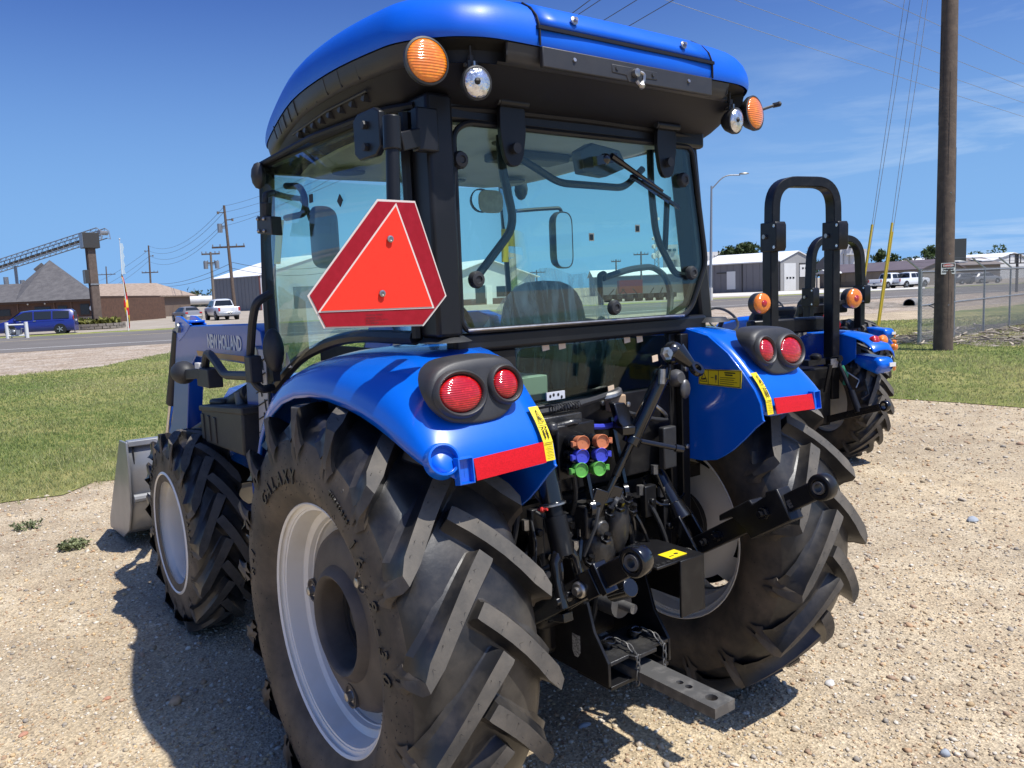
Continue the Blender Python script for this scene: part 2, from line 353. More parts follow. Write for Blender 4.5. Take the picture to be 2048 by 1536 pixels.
def g_asph(n, b, noise, ramp, mix, bump):
    big = noise(.25, 5, .6); fine = noise(60, 3, .7)
    c = ramp(big.outputs['Fac'], (.3, (.128, .116, .105)), (.7, (.168, .155, .142))); c = mix(c, ramp(fine.outputs['Fac'], (.3, (.8, .8, .8)), (.7, (1.15, 1.15, 1.15))), .8, 'MULTIPLY')
    n.links.new(c, b.inputs['Base Color']); n.links.new(bump(fine.outputs['Fac'], .3, .004), b.inputs['Normal'])
ASPH = ground_mat('old_asphalt', g_asph)
def g_dirt(n, b, noise, ramp, mix, bump):
    med = noise(.25, 7, .65); fine = noise(8, 5, .7)
    c = ramp(med.outputs['Fac'], (.3, (.27, .225, .175)), (.6, (.36, .315, .26)), (.8, (.43, .395, .34))); c = mix(c, ramp(fine.outputs['Fac'], (.3, (.8, .8, .78)), (.7, (1.12, 1.12, 1.1))), .8, 'MULTIPLY')
    n.links.new(c, b.inputs['Base Color']); n.links.new(bump(fine.outputs['Fac'], .5, .03), b.inputs['Normal'])
DIRT = ground_mat('dusty_lot', g_dirt)
def g_scrub(n, b, noise, ramp, mix, bump):
    med = noise(1.6, 8, .7, .8); fine = noise(18, 5, .7)
    c = ramp(med.outputs['Fac'], (.36, (.10, .085, .065)), (.5, (.25, .21, .165)), (.66, (.46, .41, .34))); c = mix(c, ramp(fine.outputs['Fac'], (.3, (.6, .6, .6)), (.7, (1.2, 1.2, 1.2))), .9, 'MULTIPLY')
    n.links.new(c, b.inputs['Base Color']); n.links.new(bump(med.outputs['Fac'], 1.0, .12), b.inputs['Normal'])
SCRUB = ground_mat('brush_litter', g_scrub)

b = MB(); N_ = 60
xs = np.concatenate([np.linspace(-1500, -20, 8), np.linspace(-12, 12, 24), np.linspace(20, 3000, 10)])
ys = np.concatenate([np.linspace(-1500, -20, 6), np.linspace(-12, 12, 24), np.linspace(20, 3000, 10)])
b.grid([[(x, y, 0) for x in xs] for y in ys]); b.f = [tuple(reversed(q)) for q in b.f]
struct(b.make('ground', GRAVEL, None, smooth=0), 'structure', 'tan gravel lot under the tractors')
def sheet(name, pts, z, m, jitter=0.0, step=.5, seed=1, text=None):
    r = random.Random(seed); out = []; n = len(pts)
    for i in range(n):
        a, c = Vector((*pts[i], 0)), Vector((*pts[(i + 1) % n], 0)); k = max(1, min(60, int((c - a).length / step)))
        for j in range(k):
            p = a.lerp(c, j / k)
            if jitter: p += Vector((r.gauss(0, jitter), r.gauss(0, jitter), 0))
            out.append((p.x, p.y, z))
    bm_ = MB(); bm_.add(out, [tuple(range(len(out)))]); o = bm_.make(name, m, None, smooth=0); me = o.data
    if me.polygons[0].normal.z < 0: me.flip_normals()
    return struct(o, 'structure', text)
ROADL = [(-160, 84), (-60, 55.5), (-20, 46.3), (1.2, 41.0), (8.4, 39.0), (25, 36.2), (43.7, 34.2), (62.8, 29.3), (100, 19), (200, -9)]
def off(d, line=ROADL):
    out = []
    for i, p in enumerate(line):
        a = Vector(line[max(i - 1, 0)]); c = Vector(line[min(i + 1, len(line) - 1)]); t = (c - a).normalized(); out.append((p[0] - t.y * d, p[1] + t.x * d))
    return out
def band_(name, d0, d1, z, m, text=None, jit=0.0, seed=1):
    A_, B_ = off(d0), off(d1); r = random.Random(seed)
    b = MB(); pa, pb = [], []
    for i in range(len(A_) - 1):
        k = 30
        for j in range(k):
            t = j / k; pa.append((A_[i][0] + (A_[i + 1][0] - A_[i][0]) * t, A_[i][1] + (A_[i + 1][1] - A_[i][1]) * t + r.gauss(0, jit), z)); pb.append((B_[i][0] + (B_[i + 1][0] - B_[i][0]) * t, B_[i][1] + (B_[i + 1][1] - B_[i][1]) * t + r.gauss(0, jit), z))
    b.grid([pa, pb]); o = b.make(name, m, None, smooth=0)
    if o.data.polygons[0].normal.z < 0: o.data.flip_normals()
    return struct(o, 'structure', text)
# far side: dusty lots and yards
sheet('dirt_yard', [(-400, 165), (-160, 107), (-60, 76), (1.2, 60), (25, 55), (43, 53), (62, 49), (100, 38), (300, -20), (900, 100), (900, 900), (-400, 900)], .003, DIRT, text='dusty yards across the road')
band_('road_verge', -18.5, -3.2, .004, VERGE, 'stony verge between lawn and road')
band_('road', -3.4, 19.0, .012, ASPH, 'grey asphalt road')
band_('edge_line', -.09, .14, .016, mat('road_white', (.62, .61, .58), .7, noise=(1.5, (.42, .40, .38), .5, .75)), 'white line along the near road edge')
band_('centre_line', 11.4, 11.62, .016, mat('road_yellow', (.60, .47, .20), .7, noise=(1.5, (.36, .29, .17), .45, .7)), 'faded yellow centre line of the road')
band_('far_grass_strip', 19.5, 23.0, .008, LAWN, 'thin grass strip beyond the road', .25, 3)
lawn_pts = [(-70, 6.3), (-6, 6.0), (-1.43, 6.16), (-.5, 6.38), (3, 6.25), (6, 5.7), (8.3, 4.85), (8.75, 4.34), (9.0, 3.5), (9.06, 2.6), (9.15, 1.8), (9.7, -4), (12, -30), (40, -45), (70, -10), (38, 8), (28, 12.6), (24, 18.4), (16, 25), (9.5, 29.0), (6.6, 30.0), (4.2, 26.5), (2.4, 23.8), (0, 23.3), (-8, 26), (-30, 33), (-70, 43)]
sheet('lawn', lawn_pts, .008, LAWN, .09, .45, 5, text='mown lawn around the gravel lot')
sheet('brush_patch', [(17.2, 8.0), (18.6, 7.1), (18.2, 6.4), (17.4, 5.9), (18.2, 5.1), (19, 3.2), (24, 2), (40, 3), (36, 8.6), (28, 9.3), (22.5, 9.4), (19, 9.1)], .012, SCRUB, .12, .4, 8, text='twiggy litter along the fence foot')
sheet('ditch_bank', [(38, 19.5), (40.6, 17.8), (42.2, 18.6), (49, 25.8), (47.4, 27.6), (44, 24.6)], .013, SCRUB, .2, .5, 9, text='dark stony ditch bank')
sheet('far_lawn', [(25.5, 8.7), (36, 9.1), (52, 5.5), (62, 8), (46, 14), (33, 14)], .014, LAWN, .2, .6, 4, text='grass beyond the fence')

# loose stones of the gravel lot and blades of the lawn
def inside(poly, X, Y):
    res = np.zeros(len(X), bool); n = len(poly); j = n - 1
    for i in range(n):
        xi, yi = poly[i]; xj, yj = poly[j]
        c = ((yi > Y) != (yj > Y)) & (X < (xj - xi) * (Y - yi) / (yj - yi + 1e-12) + xi); res ^= c; j = i
    return res
def mesh_np(name, V, F, m, cols=None, smooth=False):
    me = bpy.data.meshes.new(name); nv, nf, k = len(V), len(F), F.shape[1]
    me.vertices.add(nv); me.loops.add(nf * k); me.polygons.add(nf)
    me.vertices.foreach_set('co', V.astype(np.float32).ravel()); me.loops.foreach_set('vertex_index', F.astype(np.int32).ravel())
    me.polygons.foreach_set('loop_start', np.arange(0, nf * k, k, dtype=np.int32))
    if cols is not None:
        a = me.color_attributes.new('tone', 'FLOAT_COLOR', 'POINT'); a.data.foreach_set('color', np.concatenate([cols, np.ones((nv, 1))], 1).astype(np.float32).ravel())
    me.update(calc_edges=True); me.materials.append(m)
    if smooth: me.shade_smooth()
    o = bpy.data.objects.new(name, me); COL.objects.link(o); return o
def tone_mat(name, rough=.85, bmp=None, trans=0.0):
    m = bpy.data.materials.new(name); m.use_nodes = True; n = m.node_tree; b = n.nodes['Principled BSDF']; b.inputs['Roughness'].default_value = rough; b.inputs['Specular IOR Level'].default_value = .25
    a = n.nodes.new('ShaderNodeVertexColor'); a.layer_name = 'tone'
    if bmp:
        t = n.nodes.new('ShaderNodeTexCoord'); z = n.nodes.new('ShaderNodeTexNoise'); z.inputs['Scale'].default_value = bmp; z.inputs['Detail'].default_value = 6
        x = n.nodes.new('ShaderNodeMix'); x.data_type = 'RGBA'; x.blend_type = 'MULTIPLY'; x.inputs['Factor'].default_value = .6
        r = n.nodes.new('ShaderNodeMapRange'); r.inputs['From Min'].default_value = .3; r.inputs['From Max'].default_value = .7; r.inputs['To Min'].default_value = .65; r.inputs['To Max'].default_value = 1.2
        n.links.new(t.outputs['Object'], z.inputs['Vector']); n.links.new(z.outputs['Fac'], r.inputs['Value']); n.links.new(a.outputs[0], x.inputs['A']); n.links.new(r.outputs[0], x.inputs['B']); n.links.new(x.outputs['Result'], b.inputs['Base Color'])
        p = n.nodes.new('ShaderNodeBump'); p.inputs['Strength'].default_value = .4; p.inputs['Distance'].default_value = .003; n.links.new(z.outputs['Fac'], p.inputs['Height']); n.links.new(p.outputs[0], b.inputs['Normal'])
    else: n.links.new(a.outputs[0], b.inputs['Base Color'])
    if trans:
        tr = n.nodes.new('ShaderNodeBsdfTranslucent'); mx_ = n.nodes.new('ShaderNodeMixShader'); mx_.inputs[0].default_value = trans
        n.links.new(a.outputs[0], tr.inputs[0]); n.links.new(b.outputs[0], mx_.inputs[1]); n.links.new(tr.outputs[0], mx_.inputs[2]); n.links.new(mx_.outputs[0], n.nodes['Material Output'].inputs[0])
    return m
ph = (1 + 5 ** .5) / 2
ICO = np.array([(-1, ph, 0), (1, ph, 0), (-1, -ph, 0), (1, -ph, 0), (0, -1, ph), (0, 1, ph), (0, -1, -ph), (0, 1, -ph), (ph, 0, -1), (ph, 0, 1), (-ph, 0, -1), (-ph, 0, 1)]); ICO /= np.linalg.norm(ICO[0])
ICF = np.array([(0, 11, 5), (0, 5, 1), (0, 1, 7), (0, 7, 10), (0, 10, 11), (1, 5, 9), (5, 11, 4), (11, 10, 2), (10, 7, 6), (7, 1, 8), (3, 9, 4), (3, 4, 2), (3, 2, 6), (3, 6, 8), (3, 8, 9), (4, 9, 5), (2, 4, 11), (6, 2, 10), (8, 6, 7), (9, 8, 1)])
PAL = np.array([(.42, .36, .27), (.47, .42, .34), (.36, .30, .23), (.52, .49, .44), (.30, .28, .26), (.42, .29, .19), (.58, .55, .50), (.33, .24, .18), (.44, .40, .35), (.50, .38, .24)])
def stones(n, name, sizes, region, seed, power=2.0, text=None, sink=.35):
    g = np.random.default_rng(seed); cx, cy = -1.8851, -2.303
    P = []
    need = n
    while need > 0:
        x = g.uniform(region[0], region[1], need * 6); y = g.uniform(region[2], region[3], need * 6)
        d = np.hypot(x - cx, y - cy); keep = g.random(len(x)) < np.minimum(1, (2.2 / np.maximum(d, .5)) ** power)
        keep &= ~inside(lawn_pts, x, y); q = np.stack([x[keep], y[keep]], 1)[:need]; P.append(q); need -= len(q)
    P = np.concatenate(P)[:n]
    d = np.hypot(P[:, 0] - cx, P[:, 1] - cy)
    s = np.exp(g.normal(np.log(sizes[0]), sizes[1], n)); s = np.clip(s, .002, sizes[2]) * np.clip(.75 + d * .085, .8, 1.6)
    A = g.normal(size=(n, 3, 3)); Q, _ = np.linalg.qr(A)
    sc_ = np.stack([g.uniform(.8, 1.35, n), g.uniform(.7, 1.1, n), g.uniform(.45, .8, n)], 1)
    V = ICO[None] * (1 + g.normal(0, .16, (n, 12, 1)))
    yaw = g.uniform(0, 6.283, n); tl = g.normal(0, .3, n)
    V = V * sc_[:, None, :] * s[:, None, None]
    c, s2 = np.cos(tl), np.sin(tl); V = np.stack([V[..., 0], V[..., 1] * c[:, None] - V[..., 2] * s2[:, None], V[..., 1] * s2[:, None] + V[..., 2] * c[:, None]], -1)
    c, s2 = np.cos(yaw), np.sin(yaw); V = np.stack([V[..., 0] * c[:, None] - V[..., 1] * s2[:, None], V[..., 0] * s2[:, None] + V[..., 1] * c[:, None], V[..., 2]], -1)
    V[..., 0] += P[:, None, 0]; V[..., 1] += P[:, None, 1]; V[..., 2] += (s * sc_[:, 2] * sink)[:, None]
    col = PAL[g.integers(0, len(PAL), n)] * np.array((1.12, 1.06, .95)) * g.uniform(.75, 1.15, (n, 1)); col = np.repeat(col, 12, 0)
    F = (ICF[None] + (np.arange(n) * 12)[:, None, None]).reshape(-1, 3)
    o = mesh_np(name, V.reshape(-1, 3), F, MATS.get('stone') or MATS.setdefault('stone', tone_mat('loose_stone', .85, 60)), col)
    return struct(o, 'stuff', text)
stones(80000, 'gravel', (.0046, .42, .014), (-2.6, 9.2, -1.9, 6.6), 21, 1.7, 'loose gravel strewn over the lot')
stones(1100, 'pebbles', (.0100, .42, .028), (-2.6, 9.2, -1.9, 6.4), 22, 1.2, 'larger pebbles in the gravel', .25)
def blades(name, n, region, poly, seed, h, wd, power, excl=None, text=None, per=3):
    g = np.random.default_rng(seed); cx, cy = -1.8851, -2.303; P = []; need = n
    while need > 0:
        x = g.uniform(region[0], region[1], need * 4); y = g.uniform(region[2], region[3], need * 4); d = np.hypot(x - cx, y - cy)
        keep = inside(poly, x, y) & (g.random(len(x)) < np.minimum(1, (8.5 / d) ** power))
        q = np.stack([x[keep], y[keep]], 1)[:need]; P.append(q); need -= len(q)
    P = np.concatenate(P)[:n]; P = P + g.normal(0, .16, P.shape) * (g.random((n, 1)) < .5); d = np.hypot(P[:, 0] - cx, P[:, 1] - cy); grow_ = np.clip(d / 9, 1, 3.2)
    # clumpy height and colour
    f1 = np.sin(P[:, 0] * 1.3 + 1.7 * np.sin(P[:, 1] * .9)) * np.sin(P[:, 1] * 1.1 + 1.3 * np.sin(P[:, 0] * .7)); f2 = np.sin(P[:, 0] * .37 + 2 + np.sin(P[:, 1] * .31) * 2) * np.sin(P[:, 1] * .43 + 1)
    P3 = np.repeat(P, per, 0) + g.normal(0, .018, (n * per, 2)); gr3 = np.repeat(grow_, per); m_ = n * per
    hh = h * g.uniform(.45, 1.15, m_) * (1 + .25 * np.repeat(f1, per)); a = g.uniform(0, 6.283, m_); ln = g.uniform(.15, .95, m_) * hh; w2 = wd * gr3 * g.uniform(.7, 1.3, m_)
    la = g.uniform(0, 6.283, m_)
    V = np.zeros((m_, 3, 3)); V[:, 0, 0] = P3[:, 0] - np.cos(a) * w2; V[:, 0, 1] = P3[:, 1] - np.sin(a) * w2; V[:, 1, 0] = P3[:, 0] + np.cos(a) * w2; V[:, 1, 1] = P3[:, 1] + np.sin(a) * w2
    V[:, 2, 0] = P3[:, 0] + np.cos(la) * ln; V[:, 2, 1] = P3[:, 1] + np.sin(la) * ln; V[:, 2, 2] = hh; V[..., 2] += .006
    dry = np.clip(.40 + .40 * np.repeat(f2, per) + .26 * np.repeat(f1, per) + g.normal(0, .26, m_), 0, 1)[:, None]
    near = np.clip((13 - np.repeat(d, per)) / 9, 0, 1)[:, None] * .28
    c = np.array((.19, .265, .075)) * (1 - dry) + np.array((.52, .47, .23)) * dry; c = c * (1 - near) + np.array((.50, .46, .24)) * near; c = c * g.uniform(.8, 1.25, (m_, 1))
    o = mesh_np(name, V.reshape(-1, 3), np.arange(m_ * 3).reshape(-1, 3), MATS.get('blade') or MATS.setdefault('blade', tone_mat('grass_blade', .6, None, .45)), np.repeat(c, 3, 0))
    return struct(o, 'stuff', text)
blades('grass', 95000, (-9, 12, 5.8, 31), lawn_pts, 31, .050, .0042, 1.7, text='short grass of the lawn left of the tractor')
blades('grass', 52000, (8.6, 32, -1, 22), lawn_pts, 32, .050, .0048, 1.3, text='short grass of the lawn on the right')

# ================================================================ helpers for things far off
def flatmat(name, col, rough=.7, **k): return mat(name, col, rough, **k)
SHINGLE = mat('dark_shingle', (.085, .080, .080), .9, noise=(1.6, (.125, .118, .115), .4, .7), bump=(7, .5, .05))
TANROOF = mat('tan_shingle', (.34, .26, .20), .9, noise=(2.2, (.24, .18, .135), .42, .68), bump=(7, .5, .05))
SIDINGBR = mat('brown_wood_siding', (.115, .058, .034), .8, noise=(3, (.075, .038, .024), .4, .7))
TANWALL = mat('tan_metal_wall', (.215, .178, .135), .6, noise=(.7, (.235, .195, .15), .4, .7))
GREYWALL = mat('grey_metal_wall', (.165, .170, .178), .55, noise=(.5, (.18, .185, .19), .4, .7))
WHITEMETAL = mat('white_metal_roof', (.78, .79, .79), .45, noise=(.6, (.70, .71, .71), .4, .7))
OFFWHITE = mat('offwhite_wall', (.62, .62, .60), .6, noise=(.6, (.56, .56, .54), .4, .7))
TRIM = mat('dark_trim', (.04, .038, .036), .6)
DARKGL = mat('dark_window', (.018, .022, .026), .12)
WOODP = mat('pole_wood', (.085, .060, .045), .85, noise=(6, (.135, .095, .068), .42, .7), bump=(22, .5, .01))
WOODG = mat('grey_pole_wood', (.16, .135, .11), .85, noise=(5, (.12, .10, .08), .4, .7))
GALV = mat('galvanised', (.33, .34, .345), .45, metal=.6, noise=(12, (.24, .25, .25), .4, .7))
WIRE = mat('wire', (.05, .052, .055), .5)
CONC = mat('concrete', (.58, .56, .52), .8, noise=(.08, (.50, .48, .44), .4, .7))
LEAFM = None
def gabled(name, text, cat, o, dx, dy, L_, W_, h, rise, wallm, roofm, ribs=0, overhang=.35, gable_mat=None, group=None, ribm=None):
    """o = ground corner; dx along the eaves side of length L_, dy across of width W_"""
    t = thing(name, text, cat, (0, 0, 0)); o = Vector((o[0], o[1], 0)); X = Vector((*dx, 0)).normalized(); Y = Vector((*dy, 0)).normalized(); Z = Vector((0, 0, 1))
    P = lambda a, b, c: o + X * a + Y * b + Z * c
    m = MB(); m.add([P(0, 0, 0), P(L_, 0, 0), P(L_, 0, h), P(0, 0, h), P(0, W_, 0), P(L_, W_, 0), P(L_, W_, h), P(0, W_, h), P(0, W_ / 2, h + rise), P(L_, W_ / 2, h + rise)],
        [(0, 1, 2, 3), (5, 4, 7, 6), (1, 5, 6, 9, 2), (4, 0, 3, 8, 7)]); wl_ = m.make('wall', wallm, t, smooth=0)
    sl = math.hypot(W_ / 2, rise); 
    for s in (0, 1):
        e = W_ if s else 0; k = overhang
        a0, b0 = P(-k, e + (k if s else -k), h - k * rise / (W_ / 2)), P(L_ + k, e + (k if s else -k), h - k * rise / (W_ / 2)); c0, d0 = P(L_ + k, W_ / 2, h + rise + .002), P(-k, W_ / 2, h + rise + .002)
        m = MB(); m.add([a0, b0, c0, d0, a0 + Z * .12, b0 + Z * .12, c0 + Z * .12, d0 + Z * .12], [(0, 1, 2, 3), (4, 7, 6, 5), (0, 4, 5, 1), (1, 5, 6, 2), (2, 6, 7, 3), (3, 7, 4, 0)]); m.make('roof', roofm, t, smooth=0)
    if ribs:
        m = MB(); n = int(L_ / ribs)
        for i in range(n + 1): m.bar(P(i * L_ / n, -.02, 0), P(i * L_ / n, -.02, h), .06, .05)
        q = m.make('wall_rib', ribm or wallm, t, smooth=0); q['kind'] = 'stuff'
    return t, P, wl_
def panel(par, name, P, a0, a1, c0, c1, m, d=.05, side='long', L_=0):
    """flat panel set 5 cm proud of the long wall (b=0) or of the gable (a=L_)"""
    k = MB()
    if side == 'long': v = [P(a0, -d, c0), P(a1, -d, c0), P(a1, -d, c1), P(a0, -d, c1), P(a0, 0, c0), P(a1, 0, c0), P(a1, 0, c1), P(a0, 0, c1)]
    else: v = [P(L_ + d, a0, c0), P(L_ + d, a1, c0), P(L_ + d, a1, c1), P(L_ + d, a0, c1), P(L_, a0, c0), P(L_, a1, c0), P(L_, a1, c1), P(L_, a0, c1)]
    k.add(v, [(0, 1, 2, 3), (4, 7, 6, 5), (0, 4, 5, 1), (1, 5, 6, 2), (2, 6, 7, 3), (3, 7, 4, 0)]); return k.make(name, m, par, smooth=0)
def leafmat():
    global LEAFM
    if LEAFM is None: LEAFM = tone_mat('leaf', .6, None, .3)
    return LEAFM
BARK = mat('bark', (.09, .07, .055), .9)
def tree(name, text, base, H, Wd, seed, n=1500, leaf=.45, group=None, trunk=.25, tone=(.055, .085, .028), cat='tree'):
    g = np.random.default_rng(seed); t = thing(name, text, cat, (base[0], base[1], 0), 0, group)
    b = MB(); b.tube([(0, 0, 0), (.05 * H * .3, 0, H * .25), (0, .02 * H, H * .55), (.02 * H, 0, H * .8)], [.03 * H, .024 * H, .015 * H, .005 * H], 7)
    for k in range(5):
        a = g.uniform(0, 6.28); z0 = H * g.uniform(.25, .5); b.tube([(0, 0, z0), (math.cos(a) * Wd * .2, math.sin(a) * Wd * .2, z0 + H * .15), (math.cos(a) * Wd * .38, math.sin(a) * Wd * .38, z0 + H * .25)], [.012 * H, .008 * H, .003 * H], 6)
    b.make('trunk', BARK, t)
    nc = 16; cen = np.stack([g.normal(0, Wd * .26, nc), g.normal(0, Wd * .26, nc), H * (trunk + (1 - trunk) * g.uniform(.10, .95, nc))], 1)
    H *= 1.0; lim = 1 - np.abs((cen[:, 2] / H - trunk) / (1 - trunk) - .42) * 1.1; cen[:, :2] *= np.clip(lim, .25, 1)[:, None]
    rad = Wd * g.uniform(.13, .24, nc)
    idx = g.integers(0, nc, n); u = g.normal(size=(n, 3)); u /= np.linalg.norm(u, axis=1)[:, None]; p = cen[idx] + u * (rad[idx] * g.uniform(.45, 1.05, n))[:, None] * np.array((1, 1, .85))
    p[:, 2] = np.clip(p[:, 2], H * trunk * .6, H)
    A = g.normal(size=(n, 4, 3)) * leaf * .5; V = p[:, None, :] + A
    col = np.array(tone) * g.uniform(.55, 1.5, (n, 1)) * np.repeat(g.uniform(.8, 1.25, (nc, 1)), 1, 1)[idx]; col = np.repeat(col, 4, 0)
    o = mesh_np('crown', V.reshape(-1, 3), np.arange(n * 4).reshape(-1, 4), leafmat(), col); o.parent = t
    return t

# ---------------------------------------------------------------- left: restaurant with the steep shingled roof
t = thing('restaurant', 'low brown building with steep dark shingled gable roof behind the blue minivan', 'building')
zf = 2.7973
E0, E1 = (3.3211, 104.436, 2.7777), (14.5198, 96.1016, 2.795)
apex = (12.0094, 108.7365, 7.7409); jn = (8.8361, 108.1865, 4.9955); rl0 = (3.8965, 111.8587, 4.9608); bk1 = (18.3658, 118.4672, 3.6406); bk0 = (4.5606, 128.7319, 3.5548)
Eb = Vector(E0).lerp(Vector(E1), .36); j2 = (9.9287, 124.9224, 4.8306)
m = MB(); m.add([E0, E1, apex, jn, rl0, bk1, bk0, Eb, j2], [(0, 7, 3, 4), (7, 1, 2), (7, 2, 3), (1, 5, 2), (3, 2, 8), (2, 5, 8), (4, 3, 8, 6)]); m.make('roof', SHINGLE, t, smooth=0)
E0, E1 = Vector(E0), Vector(E1); fw_ = Vector((0.5931, 0.7967, 0)).normalized(); rt_ = Vector((fw_.y, -fw_.x, 0)); 
W0, W1 = E0 + fw_ * .5, E1 + fw_ * .5 - rt_ * .4
W0.z = W1.z = 0
m = MB(); m.add([W0, W1, W1 + fw_ * 18, W0 + fw_ * 18, W0 + Vector((0, 0, zf + .1)), W1 + Vector((0, 0, zf + .0)), W1 + fw_ * 18 + Vector((0, 0, zf)), W0 + fw_ * 18 + Vector((0, 0, zf + .1))], [(0, 1, 5, 4), (1, 2, 6, 5), (2, 3, 7, 6), (3, 0, 4, 7)]); m.make('wall', SIDINGBR, t, smooth=0)
def wallpt(px_frac, z, d=-.06): return W0.lerp(W1, px_frac) + Vector((0, 0, z)) + fw_ * d
def wpanel(par, name, f0, f1, z0, z1, m_, d=-.06):
    k = MB(); k.add([wallpt(f0, z0, d), wallpt(f1, z0, d), wallpt(f1, z1, d), wallpt(f0, z1, d), wallpt(f0, z0, 0), wallpt(f1, z0, 0), wallpt(f1, z1, 0), wallpt(f0, z1, 0)], [(0, 1, 2, 3), (0, 4, 5, 1), (1, 5, 6, 2), (2, 6, 7, 3), (3, 7, 4, 0)]); return k.make(name, m_, par, smooth=0)
wpanel(t, 'stone_base', 0, 1, 0, .85, mat('stone_base', (.13, .105, .09), .9, noise=(3, (.19, .16, .14), .4, .7)), -.10)
for f0, f1, z0, z1 in ((.12, .30, 1.25, 2.0), (.50, .63, 1.25, 2.15), (.69, .77, 1.25, 2.15), (.875, .95, 1.05, 2.25)):
    w_ = wpanel(t, 'window', f0, f1, z0, z1, TRIM, -.05); wpanel(w_, 'pane', f0 + .004, f1 - .004, z0 + .08, z1 - .08, DARKGL, -.08)
for f in (.36, .66, .80, .995): wpanel(t, 'siding_post', f, f + .008, .85, zf, mat('post_brown', (.16, .09, .055), .8), -.10)
wpanel(t, 'fascia', 0, 1, zf - .25, zf - .02, mat('fascia_brown', (.09, .055, .04), .8), -.35)
k = MB(); k.lathe([(0, .30), (.05, .30), (.05, 0)], wallpt(.975, 1.75, -.1), -fw_, 16); o = k.make('wall_plaque', OFFWHITE, t)
for f in (.60, .46, .98):
    k = MB(); k.ball(wallpt(f, zf - .32, -.3), .09, .09, .12, 8); k.make('eave_lamp', flatmat('lamp_glow', (.62, .55, .42)), t)
for px_ in ((7.6638, 112.9143, 5.6055), (9.2333, 111.6803, 5.1576)):
    k = MB(); p = Vector(px_); k.cyl(p - Vector((0, 0, 1.2)), p + Vector((0, 0, .35)), .28, 10); k.make('roof_vent', GALV, t)
k = MB(); k.bar((10.4992, 109.0379, 6.4071), (11.3889, 108.8622, 7.1584), .8, .7); k.make('roof_unit', SHINGLE, t)

# ---------------------------------------------------------------- sign pylon
t = thing('sign_pylon', 'tall brown wooden sign pylon with two grey boxes beside the restaurant', 'sign')
def vbox(par, name, px0, px1, py0, py1, dep, thick, m_, rz=0): pass
c = Vector((10.335, 71.2117, 0.1313)); top_ = Vector((10.5459, 72.005, 6.6221))
fx = Matrix.Rotation(R_(6), 3, 'Z')
m = MB(); n_ = [(-.42, -.38), (.42, -.38), (.42, .38), (-.42, .38)]
def prism_lean(c0, c1, hx, hy, rot, k=1.0):
    b_ = MB(); q = [(-hx, -hy), (hx, -hy), (hx, hy), (-hx, hy)]; lo_ = [c0 + rot @ Vector((x, y, 0)) for x, y in q]; hi_ = [c1 + rot @ Vector((x * k, y * k, 0)) for x, y in q]
    b_.add(lo_ + hi_, [(3, 2, 1, 0), (4, 5, 6, 7), (0, 1, 5, 4), (1, 2, 6, 5), (2, 3, 7, 6), (3, 0, 4, 7)]); return b_
g0 = Vector((c.x, c.y, 0)); g1 = Vector((c.x, c.y, top_.z))
prism_lean(g0, g1, .30, .27, fx).make('pylon_post', mat('pylon_wood', (.135, .10, .08), .85, noise=(4, (.09, .065, .052), .4, .7)), t, smooth=0)
for dx_ in (-.20, .0, .20):
    b_ = prism_lean(g0 + fx @ Vector((-.33, dx_, 0)), g1 + fx @ Vector((-.33, dx_ * .8, 0)), .03, .055, fx); b_.make('pylon_board', mat('pylon_board', (.065, .042, .034), .85), t, smooth=0)
b_ = prism_lean(g1, g1 + Vector((0, 0, 1.25)), .62, .50, fx); b_.make('sign_box', TRIM, t, smooth=0, bevel=.03)
b_ = prism_lean(g1 + fx @ Vector((-.635, 0, .05)), g1 + fx @ Vector((-.635, 0, 1.20)), .01, .47, fx); b_.make('sign_face', mat('sign_grey', (.24, .26, .28), .35), t, smooth=0)
q = Vector((c.x, c.y, 3.7767)); b_ = prism_lean(q + fx @ Vector((-.42, .12, 0)), q + fx @ Vector((-.42, .12, 1.1)), .22, .34, fx); b_.make('sign_box', TRIM, t, smooth=0, bevel=.02)
b_ = prism_lean(q + fx @ Vector((-.652, .12, .05)), q + fx @ Vector((-.652, .12, 1.05)), .01, .31, fx); b_.make('sign_face', mat('sign_greygreen', (.15, .165, .155), .4), t, smooth=0)
b_ = prism_lean(q + Vector((0, 0, -.15)), q + Vector((0, 0, -.02)), .33, .31, fx); b_.make('pylon_collar', GALV, t, smooth=0)
# planter bed
t = thing('planter', 'low stone-walled planter with yellow-green plants at the foot of the sign pylon', 'planter')
m = MB(); cc = Vector((c.x, c.y, 0)) ; r0 = 1.95
PLW = mat('planter_stone', (.17, .145, .12), .9, noise=(2.5, (.25, .22, .19), .4, .7))
for k in range(22):
    for rw in range(2):
        a = 2 * math.pi * (k + .5 * rw) / 22; p = cc + Vector((math.cos(a) * r0, math.sin(a) * r0 * .8, .16 + rw * .21)); b_ = MB(); b_.box((0, 0, 0), (.52, .22, .19), Matrix.Rotation(a + math.pi / 2, 3, 'Z')); b_.xf(Matrix.Translation(p)); b_.make('stone', PLW, t, smooth=0)
g = np.random.default_rng(4); n = 500; a = g.uniform(0, 6.28, n); r_ = np.sqrt(g.random(n)) * 1.7; p = np.stack([cc.x + np.cos(a) * r_, cc.y + np.sin(a) * r_ * .8, .35 + g.random(n) * .45], 1)
V = p[:, None] + g.normal(size=(n, 4, 3)) * .13; o = mesh_np('planting', V.reshape(-1, 3), np.arange(n * 4).reshape(-1, 4), leafmat(), np.repeat(np.array((.20, .20, .05)) * g.uniform(.5, 1.5, (n, 1)), 4, 0)); o.parent = t
m = MB(); m.bx(cc.x - .7, cc.x + .7, cc.y - .6, cc.y + .6, 0, .62); m.make('pylon_footing', PLW, t, smooth=0)

